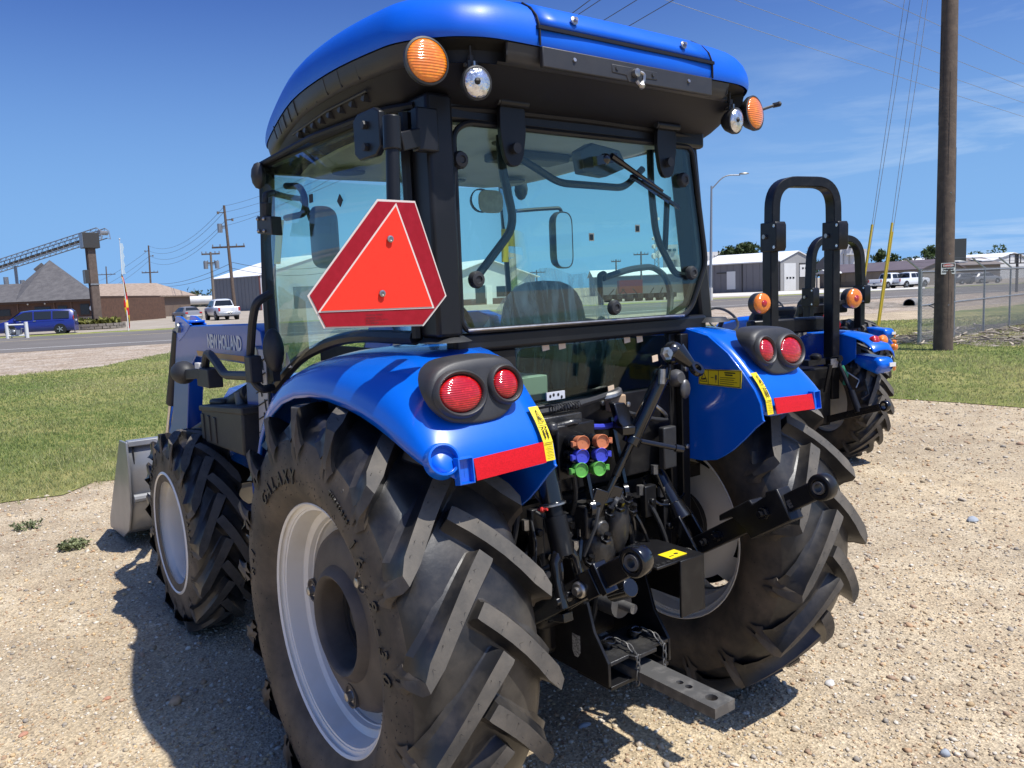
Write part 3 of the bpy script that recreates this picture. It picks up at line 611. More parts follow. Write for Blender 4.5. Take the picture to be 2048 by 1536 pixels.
# ---------------------------------------------------------------- conveyor boom
t = thing('conveyor_boom', 'long inclined steel lattice conveyor boom reaching over behind the sign pylon', 'conveyor')
A0, A1 = Vector((5.1568, 133.8203, 7.0472)), Vector((19.0166, 114.1061, 11.4575)); ax = (A1 - A0); ln_ = ax.length; ax.normalize(); sd = ax.cross(Vector((0, 0, 1))).normalized(); up_ = sd.cross(ax)
cor = lambda s, u, v: A0 + ax * s + sd * u + up_ * v
m = MB()
for u in (-.7, .7):
    for v in (-.65, .65): m.tube([cor(0, u, v), cor(ln_, u, v)], .07, 5)
m.make('chord', GALV, t)
nb = 24; m = MB()
for i in range(nb):
    s0, s1 = ln_ * i / nb, ln_ * (i + 1) / nb
    for u in (-.7, .7): m.tube([cor(s0, u, -.65), cor(s1, u, .65)], .035, 4); m.tube([cor(s0, u, -.65), cor(s0, u, .65)], .035, 4)
    for v in (-.65, .65): m.tube([cor(s0, -.7, v), cor(s1, .7, v)], .03, 4)
o = m.make('lattice', GALV, t); o['kind'] = 'stuff'
m = MB(); m.bar(cor(0, 0, -.15), cor(ln_ * .97, 0, -.15), .9, .12, up=up_); m.make('conveyor_belt', TRIM, t)
m = MB()
for u in (-.7, .7): m.tube([cor(ln_, u, .65), cor(ln_ + .5, u, .2), cor(ln_ + .45, u, -.9), cor(ln_, u, -.65)], .06, 5)
m.cyl(cor(ln_ + .1, -.7, 0), cor(ln_ + .1, .7, 0), .3, 10); m.make('head_frame', GALV, t)
m = MB(); p = cor(ln_ * .35, 0, -.65); m.tube([p, (p.x, p.y, 0)], .2, 8); p = cor(2, 0, -.65); m.tube([p, (p.x, p.y, 0)], .2, 8); m.make('boom_leg', GALV, t)

# ---------------------------------------------------------------- feather flag
t = thing('feather_flag', 'tall feather flag with red and yellow cloth on a thin white pole by the road', 'flag')
B0, B1, B2 = Vector((10.5899, 60.979, 0.1245)), Vector((10.6268, 61.5373, 4.1258)), Vector((10.7456, 61.8209, 6.6671)); B0.z = 0
m = MB(); m.tube([B0, B0.lerp(B1, .5) + Vector((.05, 0, 0)), B1, B2], [.045, .04, .03, .02], 6); m.ball(B2, .07, n=6); m.make('flag_pole', OFFWHITE, t)
rr = random.Random(3); nseg = 22; cols = [mat('flag_red', (.55, .012, .02), .6), mat('flag_yellow', (.75, .48, .03), .6), TRIM]
vw = Vector((0.7985, -0.6006, 0)).normalized()
m = MB(); rows = []
for k in range(nseg + 1):
    f = k / nseg; p = B0.lerp(B1, f) + Vector((.05 * math.sin(f * 3), 0, .25 if k == 0 else 0)); wd = (.24 * math.sin(math.pi * min(1, f * .9 + .12)) ** .6 + .03); wv = .12 * math.sin(f * 11)
    rows.append([p + fw_ * wv - vw * wd * .45, p + fw_ * (wv + .05), p + vw * wd * .55])
V = [q for r in rows for q in r]; F = []; M_ = []
for k in range(nseg):
    for j in range(2):
        F.append((k * 3 + j, k * 3 + j + 1, k * 3 + j + 4, k * 3 + j + 3)); M_.append(2 if k > nseg - 2 else (1 if (k // 3 + j) % 2 == 0 and k > 2 else 0))
m.v = [tuple(q) for q in V]; m.f = F; m.m = M_; m.make('flag_cloth', cols, t, smooth=60, solid=.01)
m = MB(); m.grid([[B1.lerp(B2, k / 8) - vw * .0, B1.lerp(B2, k / 8) + vw * (.28 - .1 * (k % 2))] for k in range(8)]); m.make('streamer', mat('streamer_pale', (.55, .68, .74), .5), t, smooth=0, solid=.008)

# ---------------------------------------------------------------- building with tan roof, grey shed
t = thing('workshop', 'low brown building with a tan shingled roof right of the sign pylon', 'building')
a, b_, c_, d_ = Vector((20.3879, 129.4957, 3.5136)), Vector((27.743, 123.9743, 3.2001)), Vector((28.9533, 130.9027, 5.2356)), Vector((21.4652, 136.5123, 5.4745))
m = MB(); m.add([a, b_, c_, d_, b_ + fw_ * 14, a + fw_ * 14], [(0, 1, 2, 3), (2, 1, 4), (3, 2, 4, 5)]); m.make('roof', TANROOF, t, smooth=0, solid=.2)
w0, w1 = a + fw_ * .6, b_ + fw_ * .6 - rt_ * .6; zt = a.z
m = MB(); Zv = Vector((0, 0, 1)); q0, q1 = Vector((w0.x, w0.y, 0)), Vector((w1.x, w1.y, 0)); m.add([q0, q1, q1 + fw_ * 12, q0 + fw_ * 12, q0 + Zv * zt, q1 + Zv * b_.z, q1 + fw_ * 12 + Zv * b_.z, q0 + fw_ * 12 + Zv * zt], [(0, 1, 5, 4), (1, 2, 6, 5), (2, 3, 7, 6), (3, 0, 4, 7)]); m.make('wall', mat('brown_wall', (.15, .105, .075), .8, noise=(.5, (.17, .12, .09), .4, .7)), t, smooth=0)
m = MB(); m.bar(a + Zv * -.15, b_ + Zv * -.15, .3, .25); m.make('fascia', mat('fascia_brown2', (.10, .06, .045), .8), t)
t = thing('rail_fence', 'thin grey pipe fence standing in front of the brown workshop wall', 'fence')
f0, f1 = Vector((19.6448, 122.3365, 2.278)), Vector((25.6918, 117.8294, 2.2405))
m = MB(); m.tube([f0, f1], .05, 5); m.make('top_rail', GALV, t)
for k in range(4):
    p = f0.lerp(f1, k / 3); m = MB(); m.tube([p, (p.x, p.y, 0)], .05, 5); m.make('fence_post', GALV, t)

cr_ = Vector((50.8045, 146.5444, 0.2656)); lf_ = Vector((46.8243, 162.074, 0.3619)); d1 = (lf_ - cr_); Ls = d1.length; d1 = d1.normalized(); d2 = Vector((-d1.y, d1.x, 0)); d2 = d2 if d2.dot(fw_) > 0 else -d2
d2 = (d2 * .55 + rt_ * .83).normalized()
hS = 6.5372
t, P, wl_ = gabled('metal_shed', 'big grey metal shed with white roof behind the white pickup on the left', 'shed', (lf_.x, lf_.y), (-d1.x, -d1.y), (d2.x, d2.y), Ls, 24, hS, 3.6, GREYWALL, WHITEMETAL, ribs=1.2, overhang=.3)
k = MB(); k.bar(P(Ls + .03, 0, 0), P(Ls + .03, 0, hS), .25, .25); k.make('corner_trim', mat('trim_maroon', (.12, .04, .035), .6), t)
k = MB(); k.add([P(Ls + .06, .1, 0), P(Ls + .06, 24, 0), P(Ls + .06, 24, hS), P(Ls + .06, 12, hS + 3.5), P(Ls + .06, .1, hS)], [(0, 1, 2, 3, 4)]); k.make('gable_cladding', mat('pale_gable', (.50, .50, .52), .55), t, smooth=0, solid=.04)
panel(t, 'shed_door', P, 14, 18.5, 0, 4.2, OFFWHITE, .12, 'gable', Ls); panel(t, 'shed_door', P, 6, 10, 0, 4.2, GREYWALL, .12, 'gable', Ls)

# rail tank cars, truck, treeline
for i, (p0, p1) in enumerate((((61.5596, 276.9352, 2.4551), (69.6953, 273.3549, 2.2221)), ((70.3532, 272.8601, 2.1875), (79.0659, 270.1282, 2.1098)))):
    t = thing('tank_car', ('grey-white rail tank car, left one of the pair beyond the parked cars', 'pale rail tank car, right one of the pair, behind the white pickup')[i], 'tank car', (0, 0, 0), 0, 'rail tank cars in the distance')
    p0, p1 = Vector(p0), Vector(p1); k = MB(); k.tube([p0 + Zv * .7, p0.lerp(p1, .04) + Zv * .7, p0.lerp(p1, .96) + Zv * .7, p1 + Zv * .7], [.8, 1.5, 1.5, .8], 14); k.make('tank', OFFWHITE, t, smooth=40)
    k = MB(); k.bar(p0 - Zv * 1.1, p1 - Zv * 1.1, 1.6, .35); k.make('frame', TRIM, t)
    for f in (.15, .85):
        k = MB(); q = p0.lerp(p1, f); k.bar((q.x - 1, q.y, .55), (q.x + 1, q.y, .55), 1.6, 1.0); k.make('bogie', TRIM, t)
    k = MB(); q = p0.lerp(p1, .5); k.cyl(q + Zv * 2.1, q + Zv * 2.6, .5, 10); k.make('dome', OFFWHITE, t)
g = np.random.default_rng(8); n = 4200; fx_ = g.random(n)
pa, pb = Vector((94.7245, 453.2338, 3.4743)), Vector((228.006, 479.6067, 3.952)); hgt = 5.0 + 3.2 * np.abs(np.sin(fx_ * 23)) + 1.5 * np.sin(fx_ * 61)
P_ = np.stack([pa.x + (pb.x - pa.x) * fx_ + g.normal(0, 3, n), pa.y + (pb.y - pa.y) * fx_ + g.normal(0, 3, n), g.random(n) * hgt], 1)
V = P_[:, None] + g.normal(size=(n, 4, 3)) * .8; o = mesh_np('far_wood', V.reshape(-1, 3), np.arange(n * 4).reshape(-1, 4), leafmat(), np.repeat(np.array((.075, .10, .055)) * g.uniform(.6, 1.4, (n, 1)), 4, 0)); struct(o, 'stuff', 'dark belt of trees on the left horizon')

# ---------------------------------------------------------------- gas meter set with white guard
t = thing('gas_meter', 'small gas meter pipework inside a white pipe guard at the road edge by the minivan', 'meter')
q0, q1 = Vector((2.9, 58.5722, 0.3128)), Vector((3.9153, 57.818, 0.324)); q0.z = q1.z = 0
for q in (q0, q1):
    k = MB(); k.cyl(q, q + Zv * 1.05, .11, 10); k.make('guard_post', WHITE, t)
for z in (.18, .88):
    k = MB(); k.tube([q0 + Zv * z, q1 + Zv * z], .06, 6); k.make('guard_rail', WHITE, t)
k = MB(); a = q0.lerp(q1, .2); k.tube([a, a + Zv * .55, q0.lerp(q1, .45) + Zv * .62, q0.lerp(q1, .45) + Zv * .25, q0.lerp(q1, .72) + Zv * .25, q0.lerp(q1, .74) + Zv * .65, q0.lerp(q1, .9) + Zv * .6, q0.lerp(q1, .9)], .04, 6); k.make('pipe', GALV, t)
k = MB(); k.ball(q0.lerp(q1, .35) + Zv * .42, .15, n=10); k.box(q0.lerp(q1, .55) + Zv * .4, (.25, .2, .3)); k.make('meter_body', GALV, t)
t = thing('marker_post', 'thin grey marker post beside the back of the blue minivan', 'post'); q = Vector((7.7768, 65.5731, 0.0517)); q.z = 0
k = MB(); k.cyl(q, q + Zv * .95, .035, 6); k.make('post', GALV, t); k = MB(); k.box(q + Zv * .8, (.02, .16, .2)); k.make('plate', OFFWHITE, t)

# ---------------------------------------------------------------- utility poles and lines, left side
def pole(text, base, top, r, lean=None, arms=(), cans=0, m=WOODP, ins=(), group='utility poles along the far road'):
    b_ = Vector((base[0], base[1], 0)); tp = Vector(top); t = thing('utility_pole', text, 'utility pole', tuple(b_), 0, group)
    tp = tp - b_; k = MB(); k.tube([(0, 0, -.2), tp], [r, r * .62], 10); k.make('pole_shaft', m, t)
    for z, w_ in arms:
        c_ = tp * (z / tp.z); k = MB(); k.bar(c_ - rt_ * w_, c_ + rt_ * w_, .16, .2); k.make('crossarm', m, t)
        for f in (-.95, -.5, .5, .95):
            k = MB(); k.cyl(c_ + rt_ * w_ * f, c_ + rt_ * w_ * f + Zv * .35, .07, 6); k.make('insulator', GALV, t)
    for z, s in ins:
        c_ = tp * (z / tp.z); k = MB(); k.bar(c_, c_ + rt_ * s * .8, .1, .1); k.cyl(c_ + rt_ * s * .8 - Zv * .15, c_ + rt_ * s * .8 + Zv * .15, .12, 6); k.make('insulator_arm', WOODG, t)
    for i in range(cans):
        c_ = tp * .80 + rt_ * (.75 if i else -.75); k = MB(); k.cyl(c_ - Zv * .5, c_ + Zv * .5, .28, 10); k.bar(c_, c_ - rt_ * (.7 if i else -.7), .1, .1); k.make('transformer', GALV, t)
    return t
pA = (28.0186, 90.8554, 1.3055); pAt = (28.2067, 92.4127, 12.8989); pB = (30.0434, 105.6937, 1.4932); pBt = (30.3992, 106.4485, 8.4582); pC = (37.9313, 175.1962, 1.9033); pCt = (38.713, 176.4119, 14.1826); pD = (43.5386, 252.6582, 2.2137); pDt = (44.26, 253.7847, 13.5769)
pole('tallest dark utility pole, leaning, behind the white pickup', pA, pAt, .22, arms=((8.1142, 1.9),), ins=((12.0927, -1), (11.2291, 1), (10.5401, -1)), cans=1)
pole('grey utility pole with two transformers, between the cars and the metal shed', pB, pBt, .22, arms=((8.1961, 1.2), (7.0139, .9)), cans=2, m=WOODG)
pole('slim dark utility pole rising behind the tan shingled roof', pC, pCt, .24, arms=((8.6092, 1.7),), ins=((13.0499, -1), (12.0159, 1)))
pole('far small utility pole just right of the sign pylon', pD, pDt, .24, arms=((11.2744, 2.6),))
def wire(a, b_, sag, r=.012, name='power_line', text='', n=24, group=None, m=WIRE):
    a, b_ = Vector(a), Vector(b_); k = MB(); k.tube([a.lerp(b_, i / n) - Zv * sag * 4 * (i / n) * (1 - i / n) for i in range(n + 1)], r, 5, cap=False); o = k.make(name, m, None, smooth=60); label(o, text, 'power line', group); return o
E0_ = ((19.0771, 13.8348, 12.7779), (20.1859, 13.0009, 12.7195), (21.2464, 12.2032, 12.6636), (17.545, 14.866, 12.0304))
S0_ = ((28.2469, 92.374, 12.839), (28.0766, 92.3922, 12.0975), (28.2177, 92.1593, 11.2242), (27.961, 92.2509, 10.545))
for i in range(4):
    wire(S0_[i], E0_[i], 1.4, .015, text=('topmost', 'second from top', 'third from top', 'lowest')[i] + ' of the dark lines from the tallest left pole passing behind the cab', group='power lines behind the cab')
for i, (py0, py1) in enumerate(((412, 492), (425, 501), (440, 512), (452, 522))):
    wire(S0_[i], ((38.7851, 176.3425, 14.0752), (38.5227, 176.4035, 13.1573), (38.6531, 176.1387, 12.0115), (38.3799, 176.1926, 10.9906))[i], 2.2, .022, text=('topmost', 'second from top', 'third from top', 'lowest')[i] + ' of the sagging lines between the two dark poles on the left', group='power lines between the left poles')
for i, (p, q) in enumerate((((38.5227, 176.4035, 13.1573), (41.4731, 292.8077, 8.7341)), ((38.6531, 176.1387, 12.0115), (41.2191, 292.6405, 6.3003)), ((38.3799, 176.1926, 10.9906), (46.6108, 288.8239, 7.6476)))):
    wire(p, q, 1.5, .028, text=('upper', 'middle', 'lower')[i] + ' line running down left from the pole behind the tan roof', group='power lines far left')
for i, (p, q) in enumerate((((28.3089, 91.3723, 6.3125), (39.369, 181.0883, 6.5899)), ((28.2832, 91.2902, 5.6211), (39.3247, 181.0591, 6.1655)), ((28.3551, 91.3375, 6.3101), (47.2329, 99.9601, 6.8683)), ((28.3294, 91.2555, 5.6187), (47.1398, 99.8988, 5.9759)))):
    wire(p, q, 1.0, .03, text=('upper low cable left of the tallest pole', 'lower low cable left of the tallest pole', 'upper low cable right of the tallest pole, over the shed', 'lower low cable right of the tallest pole, over the shed')[i], group='low cables on the left')
# ---------------------------------------------------------------- high wires at the top right
W4 = (((18.0043, 19.666, 12.8569), (66.3306, 13.05, 7.6289)), ((19.9818, 18.1915, 12.8405), (66.3916, 13.0901, 8.213)), ((22.1036, 16.6135, 12.8517), (66.4458, 13.1258, 8.7322)), ((24.2309, 15.0392, 12.9153), (66.5406, 13.1882, 9.6408)))
for i, (p, q) in enumerate(W4):
    wire(p, q, .15, .010, name='overhead_wire', text=('lowest of the four twisted overhead wires at upper right', 'second lowest of the four overhead wires at upper right', 'second highest of the four overhead wires at upper right', 'topmost of the four overhead wires at upper right')[i], group='overhead wires across the right sky', m=GALV)

# ================================================================ right side background
# grey shed with two tall doors
cr2 = Vector((99.5382, 67.5505, 0.0209)); lf2 = Vector((96.8331, 79.5955, -0.0528)); cr2.z = lf2.z = 0
dL = (cr2 - lf2); L2 = dL.length; dL.normalize(); h2 = 4.3642
dW = (Vector((108.0044, 67.515, -0.0408)) - cr2); dW.z = 0; W2 = dW.length; dW.normalize()
t, P, wl_ = gabled('grey_shed', 'grey metal shed with two tall white doors in its gable, right of the cab', 'shed', (lf2.x, lf2.y), (dL.x, dL.y), (dW.x, dW.y), L2, W2, h2, 1.35, mat('grey_brown_metal', (.165, .158, .162), .55, noise=(.4, (.185, .178, .18), .4, .7)), WHITEMETAL, ribs=1.0, overhang=.25)
k = MB(); k.add([P(L2 + .05, .05, 0), P(L2 + .05, W2 - .05, 0), P(L2 + .05, W2 - .05, h2), P(L2 + .05, W2 / 2, h2 + 1.3), P(L2 + .05, .05, h2)], [(0, 1, 2, 3, 4)]); k.make('gable_cladding', mat('gable_grey', (.30, .295, .285), .55), t, smooth=0, solid=.04)
dr_ = panel(t, 'tall_door', P, .10 * W2, .44 * W2, 0, 4.0, OFFWHITE, .12, 'gable', L2)
for kx in (.16, .25, .34): panel(dr_, 'door_window', P, kx * W2, (kx + .05) * W2, 1.75, 2.0, DARKGL, .16, 'gable', L2)
dr_ = panel(t, 'doorway_shade', P, .55 * W2, .90 * W2, 0, 4.0, TRIM, .12, 'gable', L2); panel(dr_, 'raised_door', P, .55 * W2, .90 * W2, 1.95, 3.75, OFFWHITE, .18, 'gable', L2)  # solid dark panel, its colour stands for the shade inside the open door
for kx in (.61, .70, .79): panel(dr_, 'door_window', P, kx * W2, (kx + .05) * W2, 3.1, 3.35, DARKGL, .22, 'gable', L2)
panel(t, 'side_door', P, .335 * L2, .445 * L2, .5, 3.2, WHITE, .10)
panel(t, 'sliding_track', P, .20 * L2, .335 * L2, 2.95, 3.1, TRIM, .10)
for kx in (.525, .99): panel(t, 'wall_joint', P, kx * L2, kx * L2 + .18, 0, h2, TRIM, .06)
k = MB(); k.bar(P(-.3, -.3, h2 - .02), P(L2 + .25, -.3, h2 - .02), .16, .16); k.make('gutter', WHITE, t)
# brown metal building with a porch
a0_, a1_ = Vector((115.1972, 70.9255, -0.1873)), Vector((111.9664, 53.2557, -0.1268)); a0_.z = a1_.z = 0
dB = (a1_ - a0_); LB = dB.length; dB.normalize(); dBw = Vector((-dB.y, dB.x, 0)); dBw = dBw if dBw.dot(fw_) > 0 else -dBw
t, P, wl_ = gabled('long_brown_shed', 'long low tan metal building with brown roof behind the two white pickups', 'building', (a0_.x, a0_.y), (dB.x, dB.y), (dBw.x, dBw.y), LB, 9, 2.3, 1.25, TANWALL, mat('brown_metal_roof', (.125, .098, .098), .5, noise=(.5, (.15, .12, .115), .4, .7)), ribs=1.5, overhang=.3)
panel(t, 'lower_wall_band', P, 0, LB, 0, .9, mat('darker_tan', (.16, .13, .10), .6), .05)
panel(t, 'wall_sign', P, .68 * LB, .72 * LB, 1.2, 2.0, mat('sign_maroon', (.12, .04, .04), .5), .08)
po = MB(); f0, f1 = .10 * LB, .26 * LB
po.add([P(f0, -3.2, 2.25), P(f1, -3.2, 2.25), P((f0 + f1) / 2, -3.2, 2.9), P(f0, 0, 2.25), P(f1, 0, 2.25), P((f0 + f1) / 2, 0, 2.9)], [(0, 1, 2), (0, 2, 5, 3), (1, 4, 5, 2), (0, 3, 4, 1)]); po.make('porch_roof', OFFWHITE, t, smooth=0)
for f in (f0 + .3, f1 - .3):
    k = MB(); k.cyl(P(f, -3, 0), P(f, -3, 2.45), .12, 8); k.make('porch_post', GALV, t)
panel(t, 'doorway', P, f0 + 1.2, f1 - .6, 0, 2.1, DARKGL, .09)
k = MB(); k.add([P(f0 - 3.5, -.4, 3.0), P(f0 - .3, -.4, 3.0), P(f0 - 2.2, 1.5, 5.2)], [(0, 1, 2)]); k.make('roof_hip', TRIM, t, smooth=0, solid=.1)
# house with skylights and a dark chimney slab
b0_, b1_ = Vector((121.9422, 58.4372, 0.2532)), Vector((129.721, 50.1299, 0.2124)); b0_.z = b1_.z = 0
dB = (b1_ - b0_); LB = dB.length; dB.normalize(); dBw = Vector((-dB.y, dB.x, 0)); dBw = dBw if dBw.dot(fw_) > 0 else -dBw
hz_ = 2.6; rz_ = 3.4672
t, P, wl_ = gabled('skylight_house', 'low building with brown pitched roof, three skylights and a tall dark chimney slab', 'house', (b0_.x, b0_.y), (dB.x, dB.y), (dBw.x, dBw.y), LB, 16, hz_, rz_ - hz_ + .3, TANWALL, mat('brown_shingle', (.155, .130, .115), .85, noise=(1.5, (.19, .165, .15), .4, .7)), overhang=.4)
sl_ = (rz_ - hz_ + .3) / 8
for f0, f1, b0 in ((.20, .33, 2.2), (.55, .66, 2.0), (.84, .99, 2.0)):
    k = MB(); v = [P(f0 * LB, b0, hz_ + b0 * sl_ + .2), P(f1 * LB, b0, hz_ + b0 * sl_ + .2), P(f1 * LB - 1, b0 + 2.6, hz_ + (b0 + 2.6) * sl_ + .2), P(f0 * LB - 1, b0 + 2.6, hz_ + (b0 + 2.6) * sl_ + .2)]; k.prism(v, (0, 0, .15)); k.make('skylight', OFFWHITE, t, smooth=0)
k = MB(); k.box(P(.60 * LB, 4.2, 3.4), (1.9, 1.5, 6.8), Matrix.Rotation(R_(-40), 3, 'Z')); k.make('chimney', mat('chimney_dark', (.05, .055, .05), .7), t)
for f0, f1 in ((.04, .10), (.14, .2), (.3, .36)): w_ = panel(t, 'window', P, f0 * LB, f1 * LB, .6, 2.0, TRIM, .06); panel(w_, 'pane', P, f0 * LB + .1, f1 * LB - .1, .7, 1.9, DARKGL, .09)
# white gabled building further right
c0_, c1_ = Vector((159.9862, 65.2211, -0.0282)), Vector((180.0589, 62.8004, -0.2329)); c0_.z = c1_.z = 0; dB = (c1_ - c0_); LB = dB.length; dB.normalize(); dBw = Vector((-dB.y, dB.x, 0)); dBw = dBw if dBw.dot(fw_) > 0 else -dBw
t, P, wl_ = gabled('white_barn', 'white metal building behind the skylight house at the right edge', 'building', (c0_.x, c0_.y), (-dBw.x * -1, -dBw.y * -1), (dB.x, dB.y), 22, LB, 3.0, 1.9, OFFWHITE, WHITEMETAL, overhang=.3)
# open metal sign frame
t = thing('billboard', 'empty dark metal billboard frame on posts at the right edge', 'sign'); p0, p1 = Vector((64.4407, 23.4927, 0.7557)), Vector((65.7742, 22.5007, 0.7607)); p0.z = p1.z = 0
for q in (p0.lerp(p1, .35), p1):
    k = MB(); k.cyl(q, q + Zv * 2.815, .10, 8); k.make('sign_post', TRIM, t)
zlo, zhi = 2.1785, 2.8524
for z in (zlo, zhi):
    k = MB(); k.bar(p0 + Zv * z, p1 + Zv * z, .08, .08); k.make('frame_rail', TRIM, t)
for f in (0, .25, .5, .75):
    k = MB(); k.bar(p0.lerp(p1, f) + Zv * zlo, p0.lerp(p1, f) + Zv * zhi, .06, .06); k.make('frame_bar', TRIM, t)
# grain elevators
ELEV = mat('elevator_concrete', (.60, .60, .58), .8, noise=(.05, (.54, .54, .53), .4, .7))
def elevator(text, px0, p1_, depth_pts, tower, n, name='grain_elevator'):
    a, b_ = Vector(px0), Vector(p1_); t = thing(name, text, 'silo', (a.x, a.y, 0)); a0 = Vector((0, 0, 0)); b0 = Vector((b_.x - a.x, b_.y - a.y, 0)); h = a.z; r = (b0 - a0).length / n / 2
    for i in range(n):
        k = MB(); c_ = a0.lerp(b0, (i + .5) / n); k.cyl(c_, c_ + Zv * h, r, 12); k.make('silo', ELEV, t)
    k = MB(); k.bar(a0 + Zv * (h + 1.2), b0 + Zv * (h + 1.2), r * 1.4, 2.4); k.make('gallery', ELEV, t)
    if tower:
        f0, f1, z0, z1 = tower; k = MB(); c0, c1 = a0.lerp(b0, f0), a0.lerp(b0, f1); k.bar(c0 + Zv * (z0 + z1) / 2, c1 + Zv * (z0 + z1) / 2, (c1 - c0).length, z1 - z0); k.make('headhouse', ELEV, t)
        for f in (.3, .7):
            k = MB(); c_ = c0.lerp(c1, f); k.bar(c_ - fw_ * (c1 - c0).length * .52 + Zv * (z0 + (z1 - z0) * .55), c_ - fw_ * (c1 - c0).length * .52 + Zv * (z0 + (z1 - z0) * .72), 1.6, 1.2, up=fw_); k.make('headhouse_window', DARKGL, t)
    return t
elevator('white grain elevator with square headhouse, framed by the right roll bars', (447.5883, 267.6012, 15.3745), (461.5995, 257.1066, 14.9374), None, (.25, .66, 14.4452, 21.6342), 5)
elevator('long row of pale grain silos behind the street lamp', (408.1403, 347.7467, 19.2585), (448.4205, 342.9234, 19.6577), None, None, 12)
elevator('small far grain tower between the roll bars', (631.6213, 407.5794, 21.029), (637.291, 403.3791, 21.1695), None, (.3, .8, 20.8808, 28.7438), 2)
elevator('grain elevator seen dimly through the rear window at right', (317.6816, 288.8516, 14.391), (327.4379, 281.5904, 14.404), None, (.1, .6, 14.2354, 22.0984), 4)
# trees on the right
tree('broad_tree', 'broad dark green tree behind the left end of the grey shed', (157.2604, 117.7454, 1.9208), 10.2, 12.5, 41, 3600, .6, trunk=.12)
tree('conifer', 'pointed green tree right of the grain elevator', (159.4076, 84.6599, 1.197), 7.6, 4.4, 42, 900, .42, trunk=.08, group=None)
tree('broad_tree', 'low green tree just right of the pointed tree', (164.7241, 84.4787, 1.2725), 6.4, 5.6, 43, 900, .42, trunk=.1)
tree('broad_tree', 'green tree left of the big wooden pole', (167.6025, 78.602, 1.4899), 7.2, 4.8, 44, 900, .42, trunk=.1)
tree('broad_tree', 'small tree low behind the tan building roof', (175.3684, 85.326, 1.1681), 5.4, 2.8, 45, 400, .4, trunk=.1)
tree('broad_tree', 'wide green tree behind the skylight house', (182.8449, 73.4989, 1.2701), 6.8, 7.4, 46, 1100, .42, trunk=.12)
tree('broad_tree', 'tree half hidden behind the roll bars of the small tractor', (169.5098, 108.5842, 1.6331), 8.0, 5.5, 47, 900, .45, trunk=.1)
tree('broad_tree', 'small tree right of the dark chimney slab', (174.7388, 73.2495, 1.2174), 4.2, 2.6, 48, 400, .4, trunk=.1)
# apron and small road bits
sheet('concrete_apron', [tuple((73.1607, 58.8495)), tuple((79.8734, 48.8311)), tuple((89.6403, 41.9098)), tuple((103.2705, 48.4989)), tuple((99.5319, 61.1275)), tuple((92.2205, 74.3736))], .010, CONC, text='pale concrete apron before the grey shed')
# street lamp
t = thing('street_lamp', 'tall thin grey street lamp with a curved arm, right of the cab', 'street lamp', tuple((58.7728, 47.0712, 0.0)))
b_ = Vector((58.7728, 47.0712, 0.0)); dpt = 75.5107; tp = Vector((59.9748, 47.7555, 10.7869)) - b_; ar = Vector((62.5624, 45.9826, 11.8351)) - b_
k = MB(); k.tube([(0, 0, 0), tp], [.16, .09], 10); k.make('lamp_post', GALV, t)
k = MB(); k.tube(fillet([tp - Zv * .3, tp.lerp(ar, .4) + Zv * .55, ar - (ar - tp).normalized() * .4], 1.5, 8), .06, 8); k.make('lamp_arm', GALV, t)
k = MB(); k.ball(ar, .5, .22, .10, 12, Matrix.Rotation(math.atan2((ar - tp).y, (ar - tp).x), 3, 'Z')); k.make('lamp_head', GALV, t)
k = MB(); k.cyl((0, 0, 0), (0, 0, 1.2), .22, 10); k.make('lamp_base', CONC, t)
# culvert
t = thing('culvert', 'dark open culvert pipe in the bank across the grass', 'culvert'); q = Vector((41.2011, 19.3473, 0.025))
k = MB(); ax_ = (-fw_ * .8 - rt_ * .5).normalized(); k.lathe([(0, .26), (.01, .30), (-2.5, .30)], (q.x, q.y, .08), ax_, 20); k.make('pipe', mat('culvert_grey', (.20, .19, .175), .8), t, smooth=40)
k = MB(); k.lathe([(-.02, .26), (-2.4, .26), (-2.4, 0)], (q.x, q.y, .08), ax_, 20); k.make('pipe_bore', PRINT, t)

